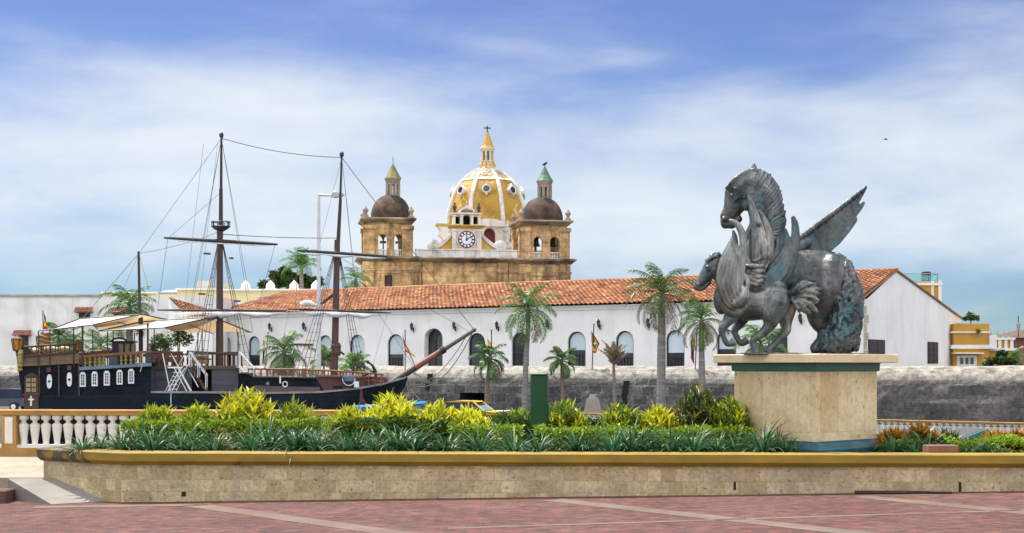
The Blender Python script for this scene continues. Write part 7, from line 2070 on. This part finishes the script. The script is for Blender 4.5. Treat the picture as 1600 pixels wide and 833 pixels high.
# brick block, teal slab, dark bar
p = P(1475, 706, 23.75)
rb = empty('brick_block', (p.x, p.y, SOIL), R(4), 'red-brown brick block lying in the planter at the coping, right of the pedestal', 'block')
mb = MB(); mb.bevbox(-.26, .25, 0, .3, 0, P(1475, 696, 23.75).z - SOIL, .015); mb.build('block', brick('old_brick', (.23, .10, .065), (.17, .075, .05), (.16, .10, .08), .25, .085, .008, .9, .6, (.10, .06, .045), 6, amt=.6), rb)
p = P(1525, 690, 26.6)
ts = empty('teal_slab', (p.x, p.y, SOIL), R(-6), 'sloping teal concrete slab with a dark panel, among the orange shrubs', 'slab')
k = 26.6 / FPX; zz_ = lambda y: P(0, y, 26.6).z - SOIL
mb = MB(); mb.loft([[(-20 * k, y, 0), (20 * k, y, 0), (20 * k, y, zz_(671)), (15 * k, y, zz_(671)), (-20 * k, y, zz_(686))] for y in (.12, 0)], True, True); mb.build('slab_face', mat('slab_teal', (.04, .15, .15), (.03, .11, .115), 4, .6), ts)
mb = MB(); mb.loft([[(-46 * k, .9, zz_(684)), (-20 * k, .14, zz_(685.8)), (15 * k, .14, zz_(670.5)), (-2 * k, .9, zz_(669.5))], [(-46 * k, .9, zz_(687)), (-20 * k, .14, zz_(689)), (15 * k, .14, zz_(673.5)), (-2 * k, .9, zz_(672.5))]], True, True); mb.build('dark_panel', mat('dark_panel', (.05, .05, .055), None, 2, .5), ts)
a, b_ = plaza_pt(1335, 771), plaza_pt(1488, 772)
bar = empty('metal_bar', a, 0, 'long dark metal bar lying on the brick paving at the right', 'bar')
d = b_ - a; mb = MB(); mb.tube([(0, 0, .025), (d.x * .5, d.y * .5, d.z * .5 + .028), (d.x, d.y, d.z + .026)], .022, 6)
mb.tube([(0, -.09, .02), (d.x * .52, d.y * .5 - .10, d.z * .5 + .022)], .018, 6); mb.build('rod', mat('rusty_iron', (.03, .018, .016), (.05, .022, .016), 6, .8), bar)
# white stone block at the wall's foot
dw = dq(926, 5); p = P(926, 645, dw); p.z = STREET
wb = empty('stone_block', p, R(-20), 'pale tapered stone block at the foot of the city wall, right of the green post', 'block')
hz = P(926, 616, dw).z - STREET; k = dw / FPX
mb = MB(); mb.loft([[(-w_, -w_, z), (w_, -w_, z), (w_, w_, z), (-w_, w_, z)] for w_, z in ((12 * k, 0), (10.5 * k, hz * .45), (7.5 * k, hz * .86))], True, True); mb.box(-4.5 * k, 5 * k, -3 * k, 4 * k, hz * .861, hz)
mb.build('block', mat('pale_block', (.40, .38, .33), (.30, .28, .25), 1.5, .85, bmp=.3, bscale=10), wb)
# ================================================================== BRONZE HORSES
ST = pedc.y / FPX                                # metres per photo pixel at the pedestal's axis
def bronze_mat(name, seed, teal, k0=1.0, warm=0.0):
    m, nt, b = newmat(name)
    tc = nt.nodes.new('ShaderNodeTexCoord'); mp = nt.nodes.new('ShaderNodeMapping'); mp.inputs['Location'].default_value = (seed, seed * 2, 0); nt.links.new(tc.outputs['Object'], mp.inputs[0]); v = mp.outputs[0]
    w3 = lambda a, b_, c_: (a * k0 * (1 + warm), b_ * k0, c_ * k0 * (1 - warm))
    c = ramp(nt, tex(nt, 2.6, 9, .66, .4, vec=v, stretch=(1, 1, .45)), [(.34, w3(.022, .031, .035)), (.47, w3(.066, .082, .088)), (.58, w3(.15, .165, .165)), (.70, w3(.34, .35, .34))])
    k = ramp(nt, tex(nt, 2.1, 7, .6, .5, vec=v), [(.52, (0, 0, 0)), (.72, (teal * .85,) * 3)])
    c = mix(nt, k, c, ramp(nt, tex(nt, 9, 5, .6, vec=v), [(.35, (.025, .12, .14)), (.65, (.06, .24, .26))]))
    k = ramp(nt, tex(nt, 1.7, 8, .65, .2, vec=v, stretch=(1, 1, .5)), [(.55, (0, 0, 0)), (.72, (.6,) * 3)])
    c = mix(nt, k, c, (.10, .085, .075))
    nt.links.new(c, b.inputs['Base Color']); b.inputs['Metallic'].default_value = .45
    b.inputs['Roughness'].default_value = .42; b.inputs['Specular IOR Level'].default_value = .7
    bump(nt, b, tex(nt, 14, 7, .62, .3, vec=v), .45, .03)
    return m
bz_a = bronze_mat('bronze_patina', 1.0, .8, .72); bz_b = bronze_mat('bronze_foal', 5.0, .30, 1.45, .06); bz_w = bronze_mat('bronze_wing', 9.0, 1.0, .8)  # foal browner; lighter foal, darker horse also put light and shade into colour

def crom(pts, sub=5):
    """smooth curve through points (any dimension)"""
    n = len(pts); out = []
    for i in range(n - 1):
        p0, p1, p2, p3 = pts[max(0, i - 1)], pts[i], pts[i + 1], pts[min(n - 1, i + 2)]
        for k in range(sub):
            t = k / sub
            out.append(tuple(.5 * ((2 * b) + (-a + c) * t + (2 * a - 5 * b + 4 * c - d) * t * t + (-a + 3 * b - 3 * c + d) * t ** 3) for a, b, c, d in zip(p0, p1, p2, p3)))
    out.append(tuple(pts[-1])); return out
OX, OY = 1261.0, 553.5
def W3(px, py, w):
    q = P(px, py, pedc.y + w * ST)
    return Vector((q.x - P(OX, HOR, pedc.y).x, w * ST, q.z - P(OX, OY, pedc.y).z))
class Sculpt:
    """limbs and locks in photo pixels (x, y, depth, radius[, depth radius factor]), fused into one skin"""
    def __init__(s): s.mb = MB()
    def limb(s, pts, fy=1.0, n=14, sub=5, ends=True):
        c = crom(pts, sub); k = len(c)
        P3 = [W3(*q[:3]) for q in c]; rs = [max(.3, q[3]) * ST for q in c]
        rings = []
        for i in range(k):
            t = (P3[min(i + 1, k - 1)] - P3[max(0, i - 1)]).normalized()
            dp = Vector((0, 1, 0)); dp = (dp - t * dp.dot(t));
            if dp.length < .05: dp = Vector((1, 0, 0)) - t * t.x
            dp.normalize(); sd = t.cross(dp)
            rings.append([P3[i] + sd * rs[i] * math.cos(2 * PI * q / n) + dp * rs[i] * fy * math.sin(2 * PI * q / n) for q in range(n)])
        # rounded ends
        if ends:
            def dome(ring, c0, dirv, r):
                return [[c0 + (p - c0) * math.cos(a) + dirv * r * math.sin(a) for p in ring] for a in (R(30), R(60), R(82))]
            t0 = (P3[0] - P3[1]).normalized(); t1 = (P3[-1] - P3[-2]).normalized()
            rings = list(reversed(dome(rings[0], P3[0], t0, rs[0]))) + rings + dome(rings[-1], P3[-1], t1, rs[-1])
        s.mb.loft(rings, True, True)
    def blob(s, x, y, w, rx, ry=None, rw=None):
        ry = ry or rx; rw = rw or rx; c = W3(x, y, w); n, m_ = 14, 8
        rings = [[(c.x + rx * ST * math.sin(PI * i / m_ + 1e-3 * (i == 0) - 1e-3 * (i == m_)) * math.cos(2 * PI * q / n), c.y + rw * ST * math.sin(PI * i / m_ + 1e-3 * (i == 0) - 1e-3 * (i == m_)) * math.sin(2 * PI * q / n), c.z - ry * ST * math.cos(PI * i / m_)) for q in range(n)] for i in range(m_ + 1)]
        s.mb.loft(rings, True, True)
    def skin(s, name, material, parent, voxel=.016, smooth=3, fac=.5, rough=0.0, seed=0, rf=9.0):
        o = s.mb.build('tmp', material)
        md = o.modifiers.new('r', 'REMESH'); md.mode = 'VOXEL'; md.voxel_size = voxel; md.use_smooth_shade = True
        if smooth:
            sm = o.modifiers.new('s', 'SMOOTH'); sm.iterations = smooth; sm.factor = fac
        dg = bpy.context.evaluated_depsgraph_get(); dg.update()
        me = bpy.data.meshes.new_from_object(o.evaluated_get(dg))
        me.name = name
        bpy.data.objects.remove(o)
        if rough:
            me.calc_loop_triangles() if False else None
            nrm = [v.normal.copy() for v in me.vertices]
            for v, n_ in zip(me.vertices, nrm):
                q = v.co * rf + Vector((seed, 0, 0)); v.co += n_ * rough * (noise.noise(q) + .6 * noise.noise(q * 2.3))
        me.polygons.foreach_set('use_smooth', [True] * len(me.polygons))
        me.materials.clear(); me.materials.append(material)
        ob = bpy.data.objects.new(name, me); COL.objects.link(ob); ob.parent = parent
        return ob
horse = empty('winged_horse_statue', (P(OX, HOR, pedc.y).x, pedc.y, CAP), 0, 'large bronze winged horse with curled mane and raised wing on the stone pedestal', 'statue')
foal = empty('winged_foal_statue', (P(OX, HOR, pedc.y).x, pedc.y, CAP), 0, 'smaller bronze winged foal with lifted front leg and bushy tail before the big horse', 'statue')
rs_ = random.Random(21)

# ---------------- large horse: body, neck, head, legs in one skin
s = Sculpt()
s.limb([(1316, 438, 18, 22), (1298, 430, 18, 37), (1272, 431, 18, 43), (1240, 436, 16, 44), (1208, 440, 12, 42), (1184, 444, 8, 36)], 1.0, 18)
s.limb([(1196, 446, 6, 36), (1196, 415, 4, 37), (1200, 385, 2, 32), (1198, 350, 2, 27), (1191, 318, 2, 24), (1182, 296, 2, 21)], .78, 16)      # neck
s.limb([(1186, 290, 2, 19), (1170, 293, 0, 23), (1157, 304, 0, 22), (1150, 319, 0, 17), (1142, 333, 0, 12.5), (1136, 343, 0, 10.5), (1134, 349, 0, 8.5)], .70, 16)   # head
s.blob(1169, 317, -5, 14, 13, 10); s.blob(1172, 314, -12, 9, 10, 5)                                 # cheek
s.limb([(1138, 350, 0, 6), (1144, 352, 0, 5.4), (1154, 342, 0, 6)], 1.1, 10)                     # lower lip, jaw
s.blob(1131, 342, -7, 3.4, 3.6, 3); s.blob(1149, 310, -15, 4.0, 2.8, 3); s.blob(1147, 304.5, -14, 6.5, 2.2, 3.4)   # nostril, eye, brow
s.limb([(1156, 288, 0, 10), (1144, 298, 0, 10.5), (1140, 314, 0, 8.5), (1137, 326, 0, 7), (1131, 338, 0, 6.5)], .8, 12)      # face ridge
s.limb([(1184, 276, -10, 4), (1182, 269, -12, 4.4), (1179, 261, -12, 1.8)], .8, 8)  # ear
# haunch and near hind leg
s.limb([(1298, 430, 0, 36), (1292, 455, -4, 35), (1282, 480, -6, 26), (1280, 500, -6, 17), (1287, 516, -5, 11.5), (1284, 530, -6, 9), (1278, 538, -7, 8.5), (1274, 544, -8, 9)], .85, 16)
s.limb([(1306, 430, 34, 32), (1300, 465, 38, 29), (1290, 490, 40, 19), (1297, 515, 40, 11), (1292, 535, 40, 9), (1286, 549, 40, 10)], .85, 14)
for w_ in (-6, 30):      # folded front legs, behind the foal
    s.limb([(1190, 452, w_, 23), (1172, 470, w_, 15), (1158, 480, w_, 9.5), (1164, 489, w_, 7.5), (1182, 489, w_, 6), (1198, 485, w_, 6.5), (1204, 480, w_, 6)], .9, 12)
s.blob(1256, 458, 12, 30, 24, 28)
# bulging muscles
s.blob(1300, 418, -8, 18, 22, 20)
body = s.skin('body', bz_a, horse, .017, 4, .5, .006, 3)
# hooves stand on a low plinth
mb = MB(); mb.loft([[((x - OX) * ST, y_ * ST, z) for x, y_ in ((1168, -38), (1330, -38), (1350, -8), (1350, 46), (1320, 60), (1170, 60), (1155, 30), (1155, -20))] for z in (0.0, .02)], True, True); mb.build('base_plate', bz_a, horse)

# ---------------- mane: crest of ridged locks
s = Sculpt()
crest = crom([(1146, 292, 0), (1156, 276, 0), (1170, 267, 0), (1186, 267, 0), (1200, 275, 0), (1211, 289, 0), (1218, 306, 0), (1222, 325, 0), (1224, 345, 0), (1222, 362, 0), (1217, 378, 0)], 6)
s.limb([(1150, 294, 0, 9), (1162, 282, 0, 14), (1180, 280, 0, 17), (1198, 292, 0, 17), (1207, 312, 0, 15), (1210, 335, 0, 13), (1209, 356, 0, 11), (1206, 378, 0, 8)], .95, 14)
root_line = crom([(1152, 306, 0), (1160, 300, 0), (1168, 302, 0), (1176, 308, 0), (1184, 318, 0), (1190, 330, 0), (1194, 344, 0), (1197, 358, 0), (1199, 370, 0), (1201, 380, 0), (1203, 390, 0)], 6)
for k in range(0, len(crest) - 1, 2):
    cx_, cy_, _ = crest[k]; rx_, ry_, _ = root_line[k]
    for side in (-1, 1):
        j = rs_.uniform(-1.5, 1.5); sg = rs_.uniform(3, 7)
        s.limb([(rx_ - 4 + j, ry_ + 8, side * 19, 1.4), ((rx_ * 2 + cx_) / 3 + j, (ry_ * 2 + cy_) / 3 - sg, side * 23, 3.0), ((rx_ + cx_ * 2) / 3, (ry_ + cy_ * 2) / 3 - sg * .4, side * 20, 3.5), (cx_ + rs_.uniform(0, 3), cy_ + rs_.uniform(-2, 2), side * 8, 2.7)], 1.0, 8, 4)
    if k % 4 == 0: s.limb([(cx_ - 4, cy_ + 4, -14, 2.4), (cx_ + 1, cy_ + 2, -6, 3), (cx_ + 2.5, cy_ + 3, 3, 2.2)], 1, 8, 4)
for k in range(9):       # forelock strands from the poll over the brow, then cheek locks
    t = k / 8; ex, ey = 1134 + 22 * t, 294 + 16 * t
    s.limb([(1177, 266, -10, 2.6), (1166 + 4 * t, 268 + 10 * t, -17, 3.4), (1150 + 14 * t, 278 + 14 * t, -19, 3.4), (ex, ey, -16, 1.4)], 1.0, 8, 4)
for k in range(8):
    x0 = 1164 + k * 3.2; s.limb([(x0 + 10, 276, -15, 2.4), (x0 + 5, 290, -21, 3.4), (x0 + 3 + rs_.uniform(-3, 3), 307, -22, 3.0), (x0 + 8, 326 + k * 2.4, -22, 1.3)], 1.0, 8, 4)
s.limb([(1179, 270, 0, 5), (1178, 263, 0, 5), (1178, 257, 0, 2.4)], 1, 8)
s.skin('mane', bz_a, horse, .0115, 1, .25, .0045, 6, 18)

# ---------------- tail of the large horse
s = Sculpt()
core = [(1299, 408, 4, 9), (1312, 409, -2, 12.5), (1320, 428, -8, 16), (1324, 453, -12, 19), (1324.5, 480, -15, 20), (1320, 506, -17, 23), (1312, 530, -18, 25), (1309, 540, -18, 24)]
s.limb(core, .9, 16); cc = crom(core, 8)
for k in range(95):
    i0 = rs_.randint(2, len(cc) - 16); ln = rs_.randint(9, 16); an_ = rs_.uniform(-PI, PI); pts = []
    for j in range(4):
        q = cc[min(len(cc) - 1, i0 + int(ln * j / 3))]; rr = q[3] * (1.06 + .06 * math.sin(j * 1.5 + k)); a = an_ + .55 * (j / 3) * (1 if k % 2 else -1) + .25 * math.sin(j * 2.2 + k)
        pts.append((q[0] + rr * math.cos(a) * .98, q[1] + (2.5 if j == 3 else 0), q[2] + rr * .95 * math.sin(a), (1.6, 4.0, 4.2, 1.4)[j]))
    s.limb(pts, 1.0, 7, 4)
for k in range(26):      # tufts at the dock and curls at the foot
    a = rs_.uniform(0, 2 * PI); s.limb([(1302 + 9 * math.cos(a), 410 + 7 * math.sin(a), 0, 4), (1306 + 14 * math.cos(a), 409 + 11 * math.sin(a), -8, 3.6), (1311 + 17 * math.cos(a), 416 + 11 * math.sin(a), -12, 1.5)], 1, 7, 4)
for k in range(22):
    a = PI * k / 21 * 2; x = 1311 + 27 * math.cos(a); w_ = -18 + 24 * math.sin(a); s.limb([(x, 520 + rs_.uniform(-6, 6), w_, 4), (x + 2, 536, w_ * 1.05, 5), (x - 2 + rs_.uniform(-4, 4), 546, w_ * 1.02, 3.2)], 1, 8, 4)
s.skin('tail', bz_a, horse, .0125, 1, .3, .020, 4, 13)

# ---------------- far wing: a broad blade, scalloped upper edge, notched tip
def blade(outline, w0, th, curve=lambda x, y: 0, name='wing', material=None, parent=None, voxel=.014, extra=None):
    s = Sculpt(); rings = []
    for dw in (-th, th):
        rings.append([W3(x, y, w0 + dw + curve(x, y)) for x, y in outline])
    s.mb.loft(rings, False, False)
    # caps as fans of the outline (tessellated later by the voxel remesh)
    from mathutils.geometry import tessellate_polygon
    tri = tessellate_polygon([[Vector((x, y, 0)) for x, y in outline]])
    n = len(outline); b0 = len(s.mb.v) - 2 * n
    for t in tri:
        s.mb.f.append(tuple(b0 + q for q in t)); s.mb.mi.append(0); s.mb.f.append(tuple(b0 + n + q for q in reversed(t))); s.mb.mi.append(0)
    if extra: extra(s)
    o = s.skin(name, material, parent, voxel, 2, .5)
    return o
far_out = [(1226, 392), (1236, 380), (1248, 372), (1272, 354), (1300, 333), (1326, 311), (1353, 290), (1355, 293), (1350, 303), (1341, 319), (1343, 319), (1350, 314), (1352, 317), (1346, 328), (1338, 338), (1340, 341), (1339, 346), (1327, 363), (1312, 381), (1293, 397), (1276, 394), (1250, 398), (1236, 402)]
def far_extra(s):
    for k in range(17):
        t = k / 16; x = 1247 + (1348 - 1247) * t; y = 373 + (295 - 373) * t; r = 5.2 * (1 - .6 * t)
        s.limb([(x + 6, y - 4, 24 + 14 * t - 4, r * .7), (x + 2, y - 1, 24 + 14 * t - 6, r), (x - 1, y + 6, 24 + 14 * t - 5, r * .6)], 1, 8, 3)
    s.limb([(1222, 402, 18, 15), (1240, 390, 20, 13), (1262, 378, 22, 8)], .8, 12)
blade(far_out, 26, 3.6, lambda x, y: (x - 1230) * .10, 'wing', bz_w, horse, .014, far_extra)

# ---------------- near wing of the large horse: two curled plumes from the shoulder
s = Sculpt()
s.limb([(1184, 452, -38, 13), (1198, 446, -42, 17), (1213, 435, -45, 18), (1226, 419, -45, 15.5), (1235, 402, -43, 11.5), (1241, 384, -40, 8.4), (1243, 366, -37, 6.8), (1242, 350, -35, 5.6), (1239.5, 340, -34, 3.6)], .5, 16)
s.limb([(1210, 424, -40, 13), (1221, 406, -40, 10), (1229, 388, -38, 6.6), (1229.5, 372, -36, 5), (1227, 359, -35, 3)], .6, 12)
s.limb([(1198, 424, -34, 12), (1209, 402, -34, 9), (1215, 388, -32, 5.5), (1215, 374, -30, 2.8)], .6, 12)
s.limb([(1206, 452, -46, 7), (1214, 446, -52, 8), (1223, 450, -52, 7), (1226, 458, -48, 5)], .8, 12)
for k in range(8):
    t = k / 7; s.limb([(1186 + 8 * t, 446 + 10 * t, -50, 1.8), (1204 + 9 * t, 430 + 15 * t, -54, 2.3), (1219 + 10 * t, 409 + 15 * t, -53, 2.3), (1232 + 8 * t, 385 + 10 * t, -47, 1.2)], 1, 7, 4)
for k in range(16):
    x = 1172 + rs_.uniform(0, 22); y = 428 + rs_.uniform(0, 26); s.limb([(x - 6, y - 5, -44, 2.6), (x, y - 2, -50, 3.6), (x + 8, y + 2, -50, 3.2), (x + 10, y + 7, -46, 1.6)], 1, 7, 4)
s.skin('wing', bz_w, horse, .0125, 1, .4)

# ================ foal
s = Sculpt()
s.limb([(1232, 470, -46, 15), (1222, 470, -46, 24), (1205, 471, -46, 26), (1182, 476, -46, 24), (1160, 474, -46, 26), (1146, 468, -46, 24), (1136, 464, -46, 18)], .82, 16)
s.limb([(1150, 466, -46, 23), (1140, 447, -46, 19), (1130, 430, -46, 16), (1121, 415, -46, 13)], .7, 14)
s.limb([(1128, 409, -46, 12), (1118, 413, -46, 15), (1110, 422, -46, 13), (1101, 433, -46, 10), (1093, 442, -46, 8), (1089.5, 447, -46, 6.6)], .72, 14)
s.blob(1118, 421, -52, 8, 9, 5); s.blob(1091, 444, -50, 3, 3, 2.6); s.blob(1107, 420, -54.5, 2.9, 2.2, 2.4); s.blob(1106, 416.5, -54, 4.6, 1.8, 3)
s.limb([(1092, 451, -46, 4), (1098, 450, -46, 4), (1108, 441, -46, 4)], 1, 8)
s.limb([(1125, 402, -52, 3), (1123, 397, -54, 3.4), (1121, 393, -54, 1.5)], .8, 8)
s.limb([(1132, 450, -48, 13), (1126, 468, -48, 12), (1127, 482, -48, 9)], .8, 12)          # chest
# legs (near front, far front, near hind, far hind)
s.limb([(1148, 484, -54, 16), (1139, 499, -58, 9.6), (1131, 509, -60, 6.8), (1128, 515, -60, 6), (1130, 525, -60, 4.2), (1133, 533, -60, 4.4)], .9, 12); s.limb([(1132, 531, -60, 4.2), (1138, 537, -59, 5), (1147, 534, -58, 6.6)], .95, 12, 5, False)
s.limb([(1164, 486, -38, 16), (1157, 503, -35, 8.8), (1149, 514, -34, 6.2), (1149, 522, -34, 4.8), (1153, 531, -34, 4.4)], .9, 12); s.limb([(1152, 529, -34, 4.2), (1158, 536, -34, 5), (1168, 531, -34, 6.6)], .95, 12, 5, False)
s.limb([(1212, 474, -56, 24), (1206, 492, -60, 18), (1203, 506, -61, 11), (1197, 515, -61, 8), (1187, 524, -61, 6.4), (1177, 531, -61, 5.6), (1177, 540, -61, 4.8), (1178, 543, -61, 5)], .85, 12); s.limb([(1177, 538, -61, 4.8), (1179, 543, -61, 6), (1181, 551, -61, 8)], .95, 12, 5, False)
s.limb([(1226, 476, -36, 22), (1227, 495, -33, 14), (1228, 508, -32, 9), (1228, 517, -32, 7.4), (1219, 528, -32, 6), (1210, 538, -32, 5.4), (1204, 542, -32, 5.4)], .85, 12); s.limb([(1206, 540, -32, 5), (1203, 544, -32, 6), (1200, 551, -32, 7.8)], .95, 12, 5, False)
s.blob(1214, 463, -54, 20, 16, 14); s.blob(1150, 478, -58, 14, 16, 12)
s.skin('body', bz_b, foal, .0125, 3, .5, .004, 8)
s = Sculpt()     # tufts of mane
for k in range(34):
    t = rs_.random(); x = 1112 + 26 * t; y = 402 + 12 * t; a = rs_.uniform(-2.6, -.2)
    s.limb([(x, y + 5, -46 + rs_.uniform(-8, 8), 2.6), (x + 6 * math.cos(a), y + 4 * math.sin(a), -46 + rs_.uniform(-12, 12), 3.2), (x + 11 * math.cos(a + .5), y + 8 * math.sin(a + .4), -46 + rs_.uniform(-14, 14), 1.4)], 1, 7, 4)
for k in range(8):
    s.limb([(1120 - k, 401 + k * .3, -46 + k * 2 - 8, 2.4), (1112 - k, 402 + k * .6, -46 + k * 2.4 - 10, 2.8), (1105 - k * .5, 408 + rs_.uniform(-1, 3), -46 + k * 2 - 8, 1.2)], 1, 7, 4)
for k in range(20):   # locks on the shoulder behind the wing
    x = 1160 + rs_.uniform(0, 18); y = 408 + rs_.uniform(0, 34); s.limb([(x, y, -58, 2.6), (x + 7, y + 3, -62, 3.4), (x + 14, y + 1, -60, 3), (x + 18, y + 6, -56, 1.4)], 1, 7, 4)
s.limb([(1164, 404, -52, 7), (1170, 425, -54, 9), (1172, 446, -52, 8)], .8, 10)
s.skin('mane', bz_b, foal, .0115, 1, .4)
s = Sculpt()      # near wing: crescent plume with a hooked tip, broad fluted plume behind it
s.limb([(1141, 344, -70, 2.6), (1147, 346.5, -72, 4), (1154, 353, -74, 5), (1160, 366, -75, 5.8), (1162, 384, -76, 6.4), (1160, 406, -76, 6.8), (1156, 430, -76, 7.2), (1152, 452, -74, 8), (1148, 468, -70, 8)], .9, 12)
s.limb([(1146, 361, -66, 2.4), (1147.5, 370, -67, 5), (1145, 384, -69, 9), (1140, 402, -70, 13), (1137, 422, -71, 16.5), (1138, 444, -71, 18.5), (1143, 462, -69, 18), (1150, 474, -66, 13)], .40, 16)
for f in range(6):
    u = f / 5; x0, x1, x2 = 1130 + 26 * u, 1123 + 31 * u, 1127 + 30 * u
    s.limb([(1145 + 4 * u, 372 + 4 * u, -72, 1.4), (x0 + (1 - u) * 4, 398, -77 - 2 * math.sin(PI * u), 2.3), (x1, 428, -79 - 4 * math.sin(PI * u), 2.9), (x1 + 2, 450, -79 - 4 * math.sin(PI * u), 2.9), (x2 + 7, 474 - 4 * u, -75, 2.2), (1150 + 3 * u, 486 - 8 * u, -70, 1.4)], 1, 8, 4)
s.limb([(1150, 474, -76, 7), (1159, 466, -79, 7), (1162, 455, -78, 5.5), (1157, 447, -76, 4)], .8, 10); s.limb([(1159, 474, -74, 5), (1167, 464, -75, 5.5), (1167, 452, -73, 3.4)], .8, 10)
s.limb([(1163, 432, -70, 4), (1168, 441, -72, 5), (1166, 452, -73, 4)], .8, 10)
s.limb([(1128, 470, -66, 6), (1137, 484, -66, 7), (1152, 488, -66, 8), (1164, 480, -66, 6)], .7, 10)
s.skin('wing', bz_b, foal, .0115, 1, .4)
# far wing: hollow shell rising behind, open towards the viewer
s = Sculpt()
s.limb([(1180, 446, -34, 12), (1186, 420, -34, 17), (1187, 396, -34, 17.5), (1185, 372, -33, 16), (1182, 352, -32, 11.5), (1178, 334, -31, 7.5), (1174, 319, -30, 5.4), (1171, 308, -29, 3.6)], .34, 16)
s.limb([(1202, 402, -36, 7), (1203, 380, -36, 7), (1199, 358, -35, 7), (1193, 342, -33, 5.4), (1187, 330, -32, 3.2)], .7, 12)
s.limb([(1172, 312, -36, 2.5), (1174.5, 330, -38, 3.4), (1175, 348, -40, 3.6), (1167, 366, -42, 3.6), (1164, 388, -42, 4), (1166, 412, -42, 4)], 1, 10)
s.blob(1186, 349, -44, 3.4, 4.4, 3)
for k in range(5):
    t = k / 4; s.limb([(1172 + 12 * t, 444 - 6 * t, -41, 1.4), (1174 + 20 * t, 418 - 4 * t, -42.5, 2.1), (1175 + 22 * t, 388 - 4 * t, -42.5, 2.3), (1175 + 17 * t, 358 - 2 * t, -41.5, 2.0), (1174 + 9 * t, 330, -38, 1.1)], 1, 8, 4)
for k in range(3):
    y = 395 + k * 14; s.limb([(1168, y + 12, -42, 1.4), (1180, y + 13, -43.5, 2.2), (1193, y + 3, -43, 2.2), (1201, y - 14, -40, 1.2)], 1, 8, 4)
s.skin('wing', bz_b, foal, .0115, 1, .4)
# bushy tail
s = Sculpt()
s.limb([(1230, 465, -46, 7), (1240, 461, -50, 11), (1251, 461, -54, 15.5), (1262, 464, -54, 14), (1270, 468, -54, 8)], .75, 12)
ends = [((1244, 450), (1254, 443), (1264, 441), 5.5), ((1246, 455), (1260, 447), (1274, 445), 6), ((1248, 458), (1264, 452), (1281, 451), 6.5), ((1250, 462), (1266, 459), (1280, 461), 6), ((1248, 466), (1264, 466), (1277, 472), 6), ((1248, 468), (1262, 473), (1274, 484), 6), ((1244, 470), (1256, 478), (1266, 489), 5.5), ((1242, 470), (1250, 480), (1256, 487), 5), ((1240, 468), (1244, 478), (1247, 484), 4.5), ((1240, 455), (1246, 449), (1252, 446), 4.5)]
for n_ in range(3):
    for a, b_, c_, r in ends:
        jx, jy = rs_.uniform(-3, 3) * (n_ > 0), rs_.uniform(-3, 3) * (n_ > 0); dz_ = (-62, -68, -52)[n_] - 4 * (n_ == 1)
        k = (.95, .62, .8)[n_]
        s.limb([(1232, 464, -50, 3), (a[0] + jx * .5, a[1] + jy * .5 + 2 * math.sin(a[0]), dz_ + 4, r * k), (b_[0] + jx, b_[1] + jy, dz_, r * k * 1.05), (c_[0] + jx, c_[1] + jy, dz_ + 6, 1.8)], 1, 8, 4)
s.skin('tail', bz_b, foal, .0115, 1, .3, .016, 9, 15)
mb = MB(); mb.loft([[((x - OX) * ST, y_ * ST, z) for x, y_ in ((1160, -74), (1232, -74), (1238, -50), (1232, -22), (1162, -22), (1150, -50))] for z in (0.002, .024)], True, True); mb.build('base_plate', bz_b, foal)
